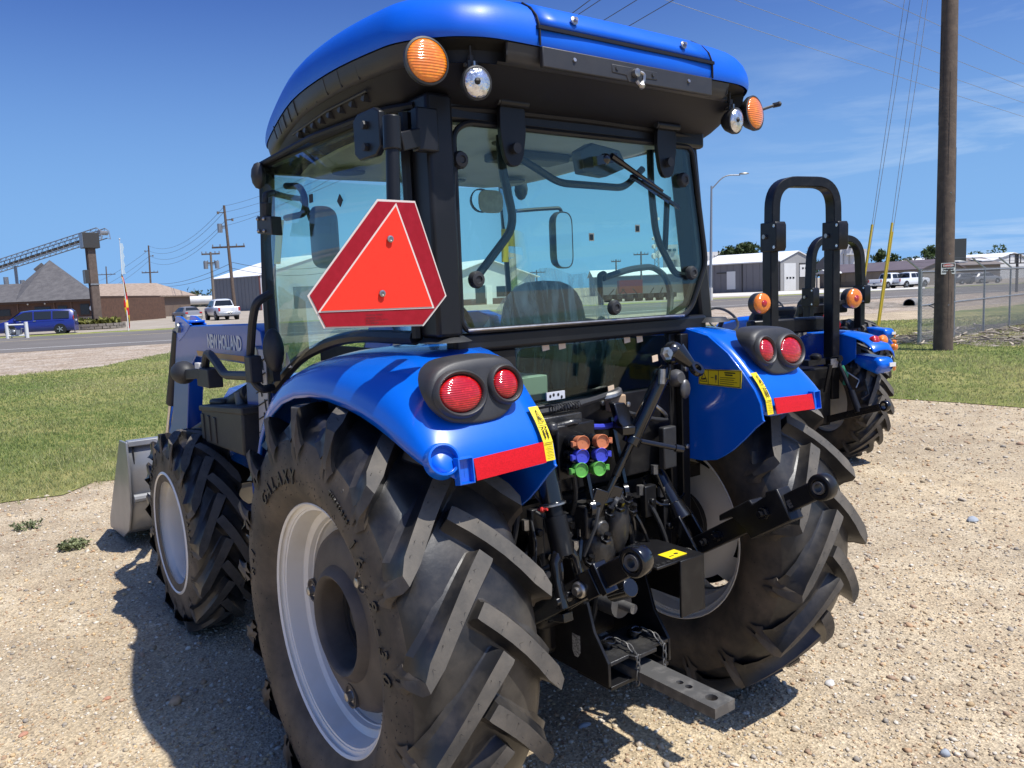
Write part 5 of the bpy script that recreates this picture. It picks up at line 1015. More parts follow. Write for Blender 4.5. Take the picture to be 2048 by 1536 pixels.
def tyre_mesh(R, hw, rb, nlug, lugh, lw, side, nseg=96, skew=0.33, nibs=0, seed=1):
    """axis along X; side = which way the chevrons lean is the same for both tyres"""
    b = MB(); Rc = R - lugh; k = hw / 0.21
    prof = [(0, Rc), (.05, Rc - .001), (.10, Rc - .004), (.145, Rc - .013), (.178, Rc - .034), (.200, Rc - .070), (.213, Rc - .115),
            (.218, Rc - .160), (.215, Rc - .200), (.205, Rc - .232), (.190, rb + .022), (.176, rb + .006), (.168, rb - .008)]
    scz = (Rc - rb) / (0.68 - 0.40)
    prof = [(x * k, Rc - (Rc - r) * scz if r > rb + .03 else r) for x, r in prof]
    full = [(-x, r) for x, r in reversed(prof[1:])] + prof
    n = nseg; vs = []; fs = []
    for j in range(n):
        a = 2 * math.pi * j / n
        for x, r in full: vs.append((x, -r * math.cos(a), r * math.sin(a)))
    m = len(full)
    mi = []
    for j in range(n):
        for i in range(m - 1):
            fs.append((j * m + i, ((j + 1) % n) * m + i, ((j + 1) % n) * m + i + 1, j * m + i + 1))
            mi.append(2 if min(full[i][1], full[i + 1][1]) < Rc - .075 * scz else 0)
    b.v = vs; b.f = fs; b.m = mi
    # lugs: (x, top radius, base radius, half width top, half width base)
    top = [(-.030, R - .002, Rc - .006), (-.022, R, Rc - .006), (.02, R, Rc - .006), (.06, R - .001, Rc - .008), (.10, R - .003, Rc - .012), (.14, R - .006, Rc - .022),
           (.175, R - .009, Rc - .04), (.207, R - .012, Rc - .072), (.213, R - .034, Rc - .080), (.2185, R - .066, Rc - .092), (.2225, R - .098, Rc - .108), (.2205, R - .130, Rc - .133)]
    wt = [.026, .028, .028, .027, .026, .026, .027, .029, .026, .021, .015, .008]
    wb = [.040, .046, .046, .046, .046, .046, .046, .046, .042, .034, .026, .014]
    pitch = 2 * math.pi / nlug
    for sd in (-1, 1):
        for q in range(nlug):
            a0 = q * pitch + (0 if sd > 0 else pitch / 2)
            path = []
            for i, (x, rt, rbz) in enumerate(top):
                xx = max(min(x, .207), -.03)
                s_ = (xx + .03) / .237
                du = -skew * (s_ * 0.78 + 0.22 * s_ ** 2.2) * (0.72 / R) * 1.0
                if x > .207: du -= (x - .207) * 0.8
                path.append((x * k * sd, du * R, rt, rbz))
            V = []
            for i, (x, u, rt, rbz) in enumerate(path):
                p, nx = path[max(i - 1, 0)], path[min(i + 1, len(path) - 1)]
                tx, tu = nx[0] - p[0], nx[1] - p[1]
                if i >= 8: nxx, nu = 0.0, 1.0
                else:
                    l_ = math.hypot(tx, tu); nxx, nu = -tu / l_, tx / l_
                    if nu * sd < 0: pass
                    if nu < 0: nxx, nu = -nxx, -nu
                hh_ = rt - rbz
                for (w_, rr) in ((wb[i] * 1.42, rbz), (wb[i] * .98, rbz + .16 * hh_), (wt[i] * 1.10, rbz + .55 * hh_), (wt[i], rt), (-wt[i], rt), (-wt[i] * 1.10, rbz + .55 * hh_), (-wb[i] * .98, rbz + .16 * hh_), (-wb[i] * 1.42, rbz)):
                    w2 = w_ * lw
                    X = x + nxx * w2 * (1 if i < 7 else 0.25); a = a0 + (u + nu * w2) / R
                    V.append((X, -rr * math.cos(a), rr * math.sin(a)))
            F = []; Mx = []
            for i in range(len(path) - 1):
                for j in range(7):
                    f = (i * 8 + j, i * 8 + j + 1, i * 8 + j + 9, i * 8 + j + 8)
                    F.append(f if sd > 0 else tuple(reversed(f))); Mx.append(1 if (j == 3) else 0 if i < 7 else 2)
            F.append(tuple(range(8)) if sd < 0 else tuple(reversed(range(8)))); Mx.append(0)
            o = len(b.v); b.v += V; b.f += [tuple(i + o for i in f) for f in F]; b.m += Mx
    rr_ = random.Random(seed)
    if nibs:                                   # moulding whiskers standing on the lug tops
        for sd in (-1, 1):
            for q in range(nlug):
                a0 = q * pitch + (0 if sd > 0 else pitch / 2)
                for i_ in range(7):
                    x = .0 + .20 * (i_ + rr_.uniform(.2, .8)) / 7; s_ = (x + .03) / .237; u_ = -skew * (s_ * .78 + .22 * s_ ** 2.2) * .72 + rr_.choice((-1, 1)) * .020 * lw
                    a = a0 + u_ / R; r0 = R - .010 * (x / .207) ** 2; l_ = rr_.uniform(.006, .013)
                    p = Vector((x * k * sd, -r0 * math.cos(a), r0 * math.sin(a))); n_ = Vector((0, -math.cos(a), math.sin(a))); t_ = Vector((rr_.uniform(-.7, .7), rr_.uniform(-.6, .6) * math.sin(a), rr_.uniform(-.6, .6)))
                    e = Vector((.0012, 0, 0)); f_ = Vector((0, math.sin(a), math.cos(a))) * .0012; b.add([p - e, p + e, p + f_, p + (n_ + t_ * .8) * l_], [(0, 1, 3), (1, 2, 3), (2, 0, 3)], 3)
    for q in range(nibs):                      # rubber vent whiskers
        t = rr_.random(); a = rr_.random() * 2 * math.pi; sd = side if rr_.random() < .8 else -side
        r0 = rb + .03 + t * (Rc - rb - .10); 
        x0 = None
        for (xa, ra), (xb, rb_) in zip(prof[:-1], prof[1:]):
            if rb_ <= r0 <= ra: x0 = xa + (xb - xa) * (ra - r0) / max(ra - rb_, 1e-6); break
        if x0 is None: continue
        p = Vector((sd * (x0 - .001), -r0 * math.cos(a), r0 * math.sin(a))); dl = Vector((sd * .003, rr_.uniform(-1, 1) * .006, rr_.uniform(-1, 1) * .006 - .003))
        e = Vector((0, .0011, .0011))
        b.add([p - e, p + e, p + Vector((sd * .002, 0, 0)), p + dl], [(0, 1, 3), (1, 2, 3), (2, 0, 3)], 3)
    return b
def ring_text(txt, size, r, ang0, x, side, parent, name='sidewall_lettering', flip=False, spacing=None, shear=0.15, mats=None, depth=.002):
    """letters set round the sidewall, feet towards the axle"""
    out = MB(); a = ang0
    for ch in txt:
        if ch != ' ':
            t = text_mesh(ch, size, shear=shear, bold=.0012, depth=depth, align='CENTER')
            up = Vector((0, math.cos(a), math.sin(a)))
            xd = Vector((0, -up.z, up.y)); xd = xd if side < 0 else -xd
            o = Vector((x, 0, 0)) + up * r
            t.xf(on_plane(o, xd, up)); out.add(t.v, t.f)
        a += (spacing or size * .82) / r * (1 if side < 0 else -1) * (1 if ch not in '.1-' else .8)
    return out.make(name, mats or LETTER, parent, smooth=0)
def rim_profile(hw, rl):
    return [(-hw - .006, rl - .006), (-hw, rl + .004), (-hw + .010, rl - .006), (-hw + .014, rl - .024), (-hw + .075, rl - .034), (-hw + .10, rl - .066),
            (.02, rl - .072), (.07, rl - .066), (hw - .075, rl - .034), (hw - .014, rl - .024), (hw - .010, rl - .006), (hw, rl + .004), (hw + .006, rl - .006)]
def both(prof, t):
    return prof + [(h * (1 - t), r - t * 1.0) for h, r in reversed(prof)]
def rear_wheel(cx, side):
    cz = .695; c = (cx, 0, cz)
    m = MB(); pr = rim_profile(.17, .405)
    m.lathe(pr + [(h * .965, r - .007) for h, r in reversed(pr)], (0, 0, 0), (side, 0, 0), 64, closed=True)
    # dished disc with oval hand holes, seen from the hitch side
    nh = 8; n = 64; rows = []
    dish = [(.075, .338), (.045, .325), (.00, .27), (-.035, .225), (-.05, .16), (-.05, .0001)]
    disc = MB(); V = []; F = []
    prof_d = [(.085, .340), (.060, .332), (.035, .318), (.015, .300), (-.010, .268), (-.030, .236), (-.045, .205), (-.05, .15), (-.05, .02)]
    for h, r in prof_d:
        for j in range(n):
            a = 2 * math.pi * j / n; V.append((h * side, -r * math.cos(a), r * math.sin(a)))
    for i in range(len(prof_d) - 1):
        for j in range(n):
            if i in (2, 3) and (j % 8) in (3, 4, 5): continue
            F.append((i * n + j, i * n + (j + 1) % n, (i + 1) * n + (j + 1) % n, (i + 1) * n + j))
    o_ = len(m.v); m.v += V; m.f += [tuple(i + o_ for i in f) for f in F]; m.m += [0] * len(F)
    part = m.make('rear_wheel', CREAM, tractor, loc=c)
    t = tyre_mesh(.72, .212, .402, 17, .043, .86, side, skew=.385, nibs=700, seed=3 if side < 0 else 4)
    t.make('tyre', [RUBBER, LUG, SIDEW, LETTER], part, smooth=28)
    # cast wheel weight, outer side
    wgt = MB(); wgt.lathe([(.02, .142), (.118, .142), (.134, .150), (.140, .160), (.130, .176), (.112, .188), (.108, .215), (.100, .262), (.088, .284), (.066, .296), (.02, .298)], (0, 0, 0), (side, 0, 0), 56)
    wgt.lathe([(.045, .125), (.045, .142)], (0, 0, 0), (side, 0, 0), 40)
    wgt.make('wheel_weight', CASTING, part, smooth=40)
    hub = MB(); hub.lathe([(-.16, .135), (-.10, .14), (.05, .13), (.05, .105), (.03, .10), (.03, .06), (.06, .055), (.06, .0)], (0, 0, 0), (side, 0, 0), 40)
    hub.lathe([(-.16, 0), (-.16, .135)], (0, 0, 0), (side, 0, 0), 40)
    for k in range(8):
        a = 2 * math.pi * k / 8; hub.lathe([(-.09, .016), (-.065, .016), (-.065, .0)], (0, .185 * math.cos(a), .185 * math.sin(a)), (-side, 0, 0), 6)
    hub.make('wheel_hub', DARKHUB, part, smooth=40)
    for a in (8, 128, 262):
        y, z = .238 * math.cos(R_(a)), .238 * math.sin(R_(a))
        b = MB(); b.lathe([(.080, .040), (.113, .040), (.113, .034), (.106, .030), (.106, .0)], (0, y, z), (side, 0, 0), 20, mi=1)
        b.lathe([(.104, .021), (.110, .021), (.110, .0)], (0, y, z), (side, 0, 0), 20)
        b.lathe([(.104, .016), (.128, .016), (.130, .012), (.130, .0)], (0, y, z), (side, 0, 0), 6)
        b.make('wheel_bolt', [STEEL, CASTING], part, smooth=30)
    return part
rwl = rear_wheel(-.775, -1)
rwr = rear_wheel(.785, 1)
ring_text('GALAXY', .064, .472, R_(46), -.2215, -1, rwl, spacing=.058)
ring_text('16.9-30', .062, .492, R_(131), -.2230, -1, rwl, spacing=.066)
ring_text('TUBELESS', .020, .53, R_(112), -.2215, -1, rwl, spacing=.017)
ring_text('GALAXY', .064, .472, R_(226), -.2215, -1, rwl, spacing=.058)
ring_text('R-1', .04, .50, R_(5), -.2215, -1, rwl, spacing=.04)
rwl.rotation_euler = (R_(2.5), 0, 0); rwr.rotation_euler = (R_(-2), 0, 0)

def front_wheel(cx, side):
    c = (cx, 2.15, .515)
    m = MB(); pr = rim_profile(.115, .328)
    m.lathe(pr + [(h * .95, r - .006) for h, r in reversed(pr)], (0, 0, 0), (side, 0, 0), 56, closed=True)
    m.lathe([(-.085, .292), (-.095, .255), (-.105, .20), (-.11, .15), (-.11, .0)], (0, 0, 0), (side, 0, 0), 48)
    part = m.make('front_wheel', CREAM, tractor, loc=c)
    t = tyre_mesh(.545, .130, .324, 15, .036, .80, side, nseg=80, skew=.40, nibs=260, seed=9)
    t.make('tyre', [RUBBER, LUG, SIDEW, LETTER], part, smooth=28, loc=(-side * .020, 0, 0))
    h = MB(); h.lathe([(-.12, .11), (-.06, .12), (.0, .10), (.02, .07), (.02, 0)], (0, 0, 0), (side, 0, 0), 32)
    for k in range(8):
        a = 2 * math.pi * k / 8; h.lathe([(-.06, .015), (-.03, .015), (-.03, 0)], (0, .165 * math.cos(a), .165 * math.sin(a)), (side, 0, 0), 6)
    h.make('wheel_hub', DARKHUB, part, smooth=40)
    return part
fwl = front_wheel(-.785, -1); fwr = front_wheel(.785, 1)
ring_text('GALAXY', .036, .400, R_(150), -.1175, -1, fwl, spacing=.036)
ring_text('11.2-24', .036, .400, R_(20), -.1175, -1, fwl, spacing=.040)
fwl.rotation_euler = (R_(6), 0, 0)
# ---- axles, transmission and belly, dark between the wheels
b = MB(); b.cyl((-.62, 0, .695), (.62, 0, .695), .13, 20); b.cyl((-.66, 0, .695), (-.56, 0, .695), .19, 24); b.cyl((.56, 0, .695), (.66, 0, .695), .19, 24)
b.make('rear_axle', BLACK, tractor, bevel=.01)
b = MB(); b.bx(-.21, .21, -.18, .9, .42, 1.02); b.bx(-.17, .17, .9, 2.6, .50, .98); b.bx(-.27, .27, -.24, .10, .55, .95)
b.make('transmission_housing', BLACK, tractor, bevel=.03)
b = MB(); b.cyl((-.66, 2.15, .515), (.66, 2.15, .515), .075, 16); b.bx(-.14, .14, 1.95, 2.35, .42, .62)
b.make('front_axle', BLACK, tractor, bevel=.01)

# ================================================================ fenders
def fender(s):
    """s=-1 left, +1 right; stations from the front foot over the wheel to the tail"""
    st = [((.80, .93), (.745, .955, .875)), ((.78, 1.08), (.715, 1.045, .885)), ((.745, 1.24), (.672, 1.169, .89)), ((.665, 1.385), (.59, 1.293, .89)), ((.49, 1.505), (.388, 1.417, .89)),
          ((.23, 1.56), (.118, 1.46, .89)), ((-.06, 1.575), (-.172, 1.441, .89)), ((-.255, 1.566), (-.335, 1.405, .888)), ((-.365, 1.540), (-.435, 1.372, .885)), ((-.455, 1.478), (-.515, 1.340, .88)),
          ((-.522, 1.408), (-.555, 1.316, .872)), ((-.572, 1.348), (-.588, 1.298, .862)), ((-.596, 1.302), (-.602, 1.286, .838)), ((-.606, 1.246), (-.608, 1.250, .800))]
    rows = []
    for (yi, zi), (yo, zo, xo) in st:
        row = []
        for k in range(9):
            t = k / 8; u = t ** 0.9
            x = .482 + (xo - .482) * math.sin(t * math.pi / 2) ** .85
            cc = 1 - math.cos(t * math.pi / 2)
            row.append((s * x, yi + (yo - yi) * cc, zi + (zo - zi) * cc ** 1.15))
        dk = 1.0 if len(rows) < 10 else max(0.0, (13 - len(rows)) / 4)
        row.append((s * (xo + .004 * dk), yo, zo - .003 - .002 * dk)); row.append((s * (xo + .006 * dk), yo, zo - .006 - .026 * dk))
        rows.append(row)
    m = MB(); m.grid(rows)
    if s > 0: m.f = [tuple(reversed(q)) for q in m.f]
    f = m.make('fender', BLUE, tractor, smooth=60, sub=1)
    q = f.modifiers.new('thickness', 'SOLIDIFY'); q.thickness = .016; q.offset = -1
    # inner wall of the fender, towards the cab and hitch
    top = [(yi, zi - .006) for (yi, zi), _ in st]
    poly = [(.482 * s - s * .006, y, z) for y, z in top] + [(.482 * s - s * .006, y, z) for y, z in
            [(-.612, 1.235), (-.575, 1.205), (-.53, 1.160), (-.48, 1.115), (-.436, 1.085), (-.40, 1.065), (-.33, 1.052), (-.05, 1.05), (.30, 1.0), (.70, .90)]]
    m = MB(); m.prism(poly, (s * .010, 0, 0)); m.make('fender_wall', BLUE, f, smooth=30, bevel=.003)
    return f
fl = fender(-1); fr = fender(1)
def slope_pt(x, z, out=0.0):
    """point on the rear slope of the fender at height z; out = outward along the slope normal"""
    tab = [(1.56, -.30), (1.54, -.365), (1.478, -.455), (1.408, -.522), (1.348, -.572), (1.302, -.596), (1.246, -.606)]
    y = tab[-1][1]
    for (za, ya), (zb, yb) in zip(tab[:-1], tab[1:]):
        if zb <= z <= za: y = ya + (yb - ya) * (za - z) / (za - zb); break
    return Vector((x, y - out * .8, z + out * .6))
def tail(s, f):
    # black moulded lamp housing: outlines from the fender surface out to the face
    base = [(.528, 1.500), (.540, 1.535), (.580, 1.556), (.66, 1.560), (.76, 1.553), (.815, 1.530), (.840, 1.485), (.828, 1.43), (.79, 1.392), (.70, 1.376), (.61, 1.384), (.560, 1.42)]
    def ring(k, dy, dz=0.0, cx=.685, cz=1.472):
        pts = []
        for x, z in base:
            X, Z = cx + (x - cx) * k, cz + (z - cz) * k + dz
            pts.append((s * X, dy, Z))
        return fillet(pts, .05, 3, closed=True)
    def face_y(z): return -.485 - (1.56 - z) * .10
    rows = []
    for k, off in ((1.0, .52), (.995, .68), (.975, .86), (.93, .96), (.87, 1.0), (.60, 1.0), (.3, 1.0), (.01, 1.0)):
        r = ring(k, 0)
        row = []
        for p in r:
            z = p.z; yb = slope_pt(0, min(max(z, 1.25), 1.56)).y + .015
            if z > 1.535: yb = min(yb, -.33)
            yf = -.535 + (z - 1.46) * .22
            y = yb + (yf - yb) * off
            row.append((p.x, y, p.z))
        rows.append(row)
    m = MB(); m.grid(rows, cu=True)
    if s > 0: m.f = [tuple(reversed(q)) for q in m.f]
    m.make('lamp_housing', GREYPL, f, smooth=50)
    nrm = Vector((0, -1, .22)).normalized(); upv = Vector((0, .22, 1)).normalized()
    for x, z, rx, rz, nm in ((.742, 1.463, .068, .051, 'tail_lamp'), (.592, 1.474, .042, .042, 'rear_reflector_lamp')):
        o = Vector((s * x, -.535 + (z - 1.46) * .22, z))
        M = on_plane(o, (1, 0, 0), upv)
        n = 36; prof = [(1.30, .0), (1.24, .012), (1.14, .016), (1.04, .012), (1.0, .002), (.99, -.02)]
        h = MB(); h.grid([[(rx * (1 + (k - 1) * .062 / rx * .9) * math.cos(2 * math.pi * j / n), rz * (1 + (k - 1) * .062 / rz * .9) * math.sin(2 * math.pi * j / n), hh * 1.0) for j in range(n)] for k, hh in prof], cu=True)
        h.xf(M); h.make('lamp_bezel', GREYPL, f, smooth=60)
        h = MB(); h.grid([[(rx * k * math.cos(2 * math.pi * j / n), rz * k * math.sin(2 * math.pi * j / n), hh) for j in range(n)] for k, hh in ((.985, -.004), (.97, .006), (.85, .012), (.6, .017), (.3, .0195), (.001, .020))], cu=True)
        h.xf(M); l = h.make(nm, REDLENS, f, smooth=60)
    # reflector strip, decals, cup and pocket on the tail lip
    lipy = -.640
    m = MB(); pts_t = [(s * (.530 + .233 * k / 6), -.6105, 1.312 - .010 * k / 6) for k in range(7)]
    rows = [[(x, y - .004, z) for x, y, z in pts_t], [(x, -.6215, z - .027) for x, y, z in pts_t], [(x, -.6275, z - .056) for x, y, z in pts_t]]
    m.grid(rows)
    if s > 0: m.f = [tuple(reversed(q)) for q in m.f]
    m.make('red_reflector_strip', REDREF, f, smooth=0, solid=.003)
    d = MB()
    zz = [1.250, 1.275, 1.302, 1.33, 1.36, 1.395]
    rows = []
    for z in zz:
        p = slope_pt(0, z, .010); rows.append([(s * .490, p.y - .004, p.z), (s * .523, p.y - .004, p.z)])
    d.grid(rows)
    if s < 0: d.f = [tuple(reversed(q)) for q in d.f]
    dec = d.make('warning_decal', YELLOW, f, smooth=0, solid=.002)
    pr = MB()
    def on_dec(u, v, hh=.0035):
        p = slope_pt(0, 1.25 + v * .145, .010); return Vector((s * (.5065 + u * .0135), p.y - .004 - hh, p.z + .001))
    def line(a, b, w_=.0009): pr.tube([on_dec(*a), on_dec(*b)], w_, 4)
    line((-.62, .72), (0, .94)); line((.62, .72), (0, .94)); line((-.62, .72), (.62, .72)); line((-.2, .76), (.15, .82), .0018)
    line((-1, .66), (1, .66)); line((-1, .34), (1, .34))
    for u in (-.4, .42): line((u, .42), (u, .58), .0018); line((u - .25, .50), (u + .25, .52), .001); pr.ball(on_dec(u, .61), .0026, n=8)
    for v in (.08, .14, .2, .26): line((-.8, v), (.7, v), .0005)
    pr.make('decal_print', PRINT, f, smooth=0)
    n = 28
    M = on_plane((s * .836, -.580, 1.304), (1, s * .25, 0), (0, .40, 1))
    cup = MB(); s < 0 and cup.grid([[(r * math.cos(2 * math.pi * j / n), r * math.sin(2 * math.pi * j / n), h) for j in range(n)] for r, h in ((.049, -.012), (.045, .012), (.042, .020), (.037, .021), (.0350, .017), (.0342, .003), (.0335, .002), (.001, .002))], cu=True)
    s < 0 and cup.xf(M).make('round_socket', BLUE, f, smooth=25)
    M = on_plane((s * .789, -.606, 1.274), (1, s * .05, 0), (0, .1, 1))
    sq = MB()
    o2 = [(-.0175, -.0305), (.0175, -.0305), (.0175, .0305), (-.0175, .0305)]
    sq.grid([[(x * k, y * (1 + (k - 1) * .4), h) for x, y in o2] for k, h in ((1.45, -.006), (1.30, .016), (1.08, .017), (1.0, .012), (.98, .002), (.02, .002))], cu=True)
    sq.xf(M).make('square_socket', BLUE, f, smooth=20)
tail(-1, fl); tail(1, fr)
# long warning label on the inner wall of the right fender
lab = MB(); A, Bq, Cq, Dq = (0.472, -0.3258, 1.4059), (0.472, -0.5218, 1.411), (0.472, -0.5189, 1.3456), (0.472, -0.3247, 1.3486)
lab.prism([A, Bq, Cq, Dq], (-.002, 0, 0)); lab.make('long_warning_label', YELLOW, fr, smooth=0)
A, Bq, Cq, Dq = map(Vector, (A, Bq, Cq, Dq))
def LP(u, v): return A.lerp(Bq, u).lerp(Dq.lerp(Cq, u), v) + Vector((-.0032, 0, 0))
pr = MB()
def ln(a, b, w_=.0011): pr.tube([LP(*a), LP(*b)], w_, 4)
for q in (((.02, .04), (.98, .04)), ((.98, .04), (.98, .96)), ((.98, .96), (.02, .96)), ((.02, .96), (.02, .04)), ((.24, .04), (.24, .96)), ((.48, .04), (.48, .96)),
          ((.05, .78), (.21, .78)), ((.05, .78), (.13, .2)), ((.13, .2), (.21, .78)), ((.3, .5), (.36, .5)), ((.42, .3), (.42, .8))): ln(*q)
ln((.09, .64), (.17, .6), .003); ln((.42, .35), (.42, .62), .004); ln((.62, .17), (.86, .17), .0022); ln((.64, .3), (.8, .3), .0022)
for v in (.46, .58, .7, .82): ln((.52, v), (.52 + random.uniform(.3, .44), v), .0008)
pr.make('label_print', PRINT, fr, smooth=0)

# ================================================================ cab frame
fb = MB()
fb.bx(-.665, -.575, -.315, -.195, 1.60, 2.30)      # rear left post
fb.prism([(.60, -.235, 1.58), (.672, -.235, 1.58), (.585, -.235, 2.30), (.505, -.235, 2.30)], (0, .085, 0))   # rear right post, leaning in
fb.bx(-.575, .60, -.262, -.205, 1.545, 1.606)      # sill under the rear window
fb.bx(-.575, .60, -.262, -.205, 2.238, 2.32)       # header
cab = fb.make('cab_frame', FRAME, tractor, bevel=.012)
def cpart(name, mb, m, **k): return mb.make(name, m, cab, **k)
x = MB()
for s in (-1, 1):
    x = MB(); x.tube([(s * .655, 1.07, 1.35), (s * .650, 1.07, 1.8), (s * .625, 1.06, 2.30)], [.034, .032, .034], 8); x.make('front_post', FRAME, cab)
for q_ in ((-.62, .62, 1.04, 1.10, 2.265, 2.32), (.60, .64, -.15, 1.05, 2.27, 2.31), (-.66, -.62, -.2, 1.05, 2.275, 2.31), (.62, .66, -.15, 1.07, 1.40, 1.46)):
    x = MB(); x.bx(*q_); x.make('cab_rail', FRAME, cab, bevel=.01)
x = MB(); x.tube([(-.605, -.25, 1.585), (-.605, -.25, 1.60)], [.085, .06], 20); x.tube([(.64, -.25, 1.575), (.64, -.25, 1.592)], [.075, .055], 20)
x.make('post_gaiter', PLASTIC, cab)
# side-glass lower frame curve and rear corner
x = MB(); x.tube(fillet([(-.675, -.20, 1.60), (-.672, .3, 1.60), (-.67, .75, 1.50), (-.67, 1.05, 1.35)], .3, 6), .022, 8); x.make('door_seal', FRAME, cab)
x = MB(); x.tube([(-.672, -.205, 1.6), (-.675, -.205, 2.26)], .018, 8); x.make('door_edge', FRAME, cab)
# rear glass
wz = [(-.552, 1.640), (-.530, 1.612), (.455, 1.607), (.505, 1.640), (.588, 1.80), (.583, 1.86), (.522, 2.215), (.50, 2.236), (-.50, 2.236), (-.548, 2.205)]
wl = [Vector((a, -.266, c)) for a, c in wz]
g = MB(); g.prism([(p.x, p.y, p.z) for p in wl], (0, .005, 0)); win = g.make('rear_window', GLASS, tractor, smooth=0)
s_ = MB(); s_.tube([Vector((p.x, -.268, p.z)) for p in fillet(wl, .05, 4, closed=True)], .0095, 8, closed=True); s_.make('window_seal', FRAME, win)
s_ = MB(); s_.tube([(-.535, -.276, 1.615), (.45, -.276, 1.610)], .0045, 6); s_.make('window_trim', STEEL, win)
# painted border inside the right edge of the glass
s_ = MB(); s_.prism([(.40, -.258, 1.61), (.5, -.258, 1.645), (.588, -.258, 1.80), (.582, -.258, 1.86), (.527, -.258, 2.21), (.495, -.258, 2.21), (.545, -.258, 1.86), (.552, -.258, 1.81), (.47, -.258, 1.66), (.39, -.258, 1.625)], (0, .003, 0)); s_.make('glass_border', FRAME, win, smooth=0)
for (sx_, zt) in ((-.347, 2.30), (.347, 2.29)):
    h = MB(); poly = [(sx_ - .048, zt), (sx_ + .048, zt), (sx_ + .050, 2.215), (sx_ + .036, 2.14), (sx_ + .018, 2.112), (sx_ - .018, 2.112), (sx_ - .036, 2.14), (sx_ - .050, 2.215)]
    h.prism([(p.x, -.300, p.y) for p in fillet([(a, c, 0) for a, c in poly], .022, 3, closed=True)], (0, .018, 0))
    h.cyl((sx_ - .055, -.305, zt + .002), (sx_ + .055, -.305, zt + .002), .014, 12)
    hg = h.make('window_hinge', FRAME, win, bevel=.002)
    h = MB(); h.cyl((sx_, -.318, 2.165), (sx_, -.297, 2.165), .016, 14); h.cyl((sx_ - .062, -.305, zt + .002), (sx_ - .054, -.305, zt + .002), .012, 10); h.make('hinge_bolt', PLASTIC, win)
for p in ((-.495, 1.768), (.495, 1.768), (0.085, 1.656), (-0.535, 2.123), (0.455, 2.112)):
    k = MB(); k.lathe([(0, .026), (.012, .027), (.022, .022), (.024, .012), (.020, .010), (.020, 0)], (p[0], -.268, p[1]), (0, -1, 0), 20); k.make('window_knob', PLASTIC, win, smooth=40)
# guard tubes inside the rear window
x = MB()
x.tube(fillet([(-0.4517, -0.22, 1.7805), (-0.2799, -0.2, 1.9398), (-0.3244, -0.2, 2.1322), (-0.3252, -0.2, 2.2258)], .06), .014, 8)
x.make('window_frame_tube', FRAME, win)
x = MB(); x.tube(fillet([(-0.252, -0.2, 2.1603), (-0.0845, -0.2, 2.0864), (0.2244, -0.2, 2.0827), (0.3225, -0.2, 2.1555)], .04), .013, 8); x.make('window_handle', FRAME, win)
x = MB(); x.tube(fillet([(0.5679, -0.22, 1.767), (0.4949, -0.2, 1.7597), (0.3871, -0.2, 1.9064), (0.3656, -0.2, 2.0904), (0.3645, -0.2, 2.2267)], .06), .013, 8)
x.tube([(0.4519, -0.2, 2.0475), (0.4354, -0.2, 1.8596)], .011, 8); x.make('window_frame_tube', FRAME, win)
x = MB(); x.tube([(-0.5666, -0.29, 2.0831), (-0.5784, -0.29, 1.9742)], .008, 8); x.tube([(-0.578, -0.29, 1.9814), (-0.5872, -0.29, 1.8574)], .012, 10); x.make('gas_strut', PLASTIC, win)
# wiper
wm = MB(); P0 = Vector((0.0376, -0.3, 2.1583))
wm.prism([(-0.0157, -0.235, 2.1948), (0.043, -0.235, 2.2239), (0.1742, -0.235, 2.2079), (0.2119, -0.235, 2.1496), (0.1097, -0.235, 2.113), (-0.0006, -0.235, 2.1208)], (0, .05, 0))
wm.make('wiper_motor', PLASTIC, win, bevel=.006)
wm = MB(); wm.ball(P0, .02, n=10); wm.bar((-0.0087, -0.3, 2.1489), (0.0894, -0.3, 2.1666), .02, .03); wm.tube([(0.0563, -0.31, 2.1678), (0.2042, -0.3, 2.1106), (0.3344, -0.285, 2.066)], [.012, .008, .005], 8)
wm.make('wiper_arm', GLOSSB, win)
wm = MB(); wm.bar((0.177, -0.283, 2.1115), (0.427, -0.278, 2.0105), .012, .012, up=(0, 1, 0)); wm.bar((0.2267, -0.29, 2.0958), (0.3736, -0.285, 2.0388), .008, .010, up=(0, 1, 0)); wm.make('wiper_blade', GLOSSB, win)
# small square stickers on the panes
for q in ((0.0003, -0.262, 1.9011), (0.2249, -0.262, 1.9326)):
    t = MB(); t.box(q, (.022, .002, .026)); t.make('window_sticker', TAPE, win, smooth=0)
    t = MB(); t.box((q[0] - .002, q[1] - .0022, q[2] - .001), (.015, .002, .019)); t.make('sticker_print', PRINT, win, smooth=0)
# left side door glass, gently curved
rows = []
for k in range(9):
    t = k / 8; y = -.19 + 1.24 * t; bul = .03 * math.sin(math.pi * t)
    zb = 1.60 if y < .35 else 1.60 - .26 * ((y - .35) / .70) ** 1.3
    rows.append([(-.668 - bul + .035 * t * 0, y, zb), (-.672 - bul, y, 1.95), (-.655 - bul * .7, y, 2.27)])
g = MB(); g.grid(rows); dg_ = g.make('side_window', GLASS, tractor, smooth=60, solid=.005)
for q, r in (((-0.69, 0.4717, 2.0917), 0), ((-0.69, 0.232, 2.0573), .8)):
    t = MB(); t.box((0, 0, 0), (.003, .030, .030), Matrix.Rotation(r, 3, 'X')); t.xf(Matrix.Translation(q)); t.make('window_sticker', PRINT, dg_, smooth=0)
t = MB(); t.prism([(-0.675, 0.8625, 2.0523), (-0.675, 0.7881, 2.0453), (-0.675, 0.8605, 1.8768), (-0.675, 0.9269, 1.8802)], (.002, 0, 0)); t.make('window_decal', YELLOW, dg_, smooth=0)
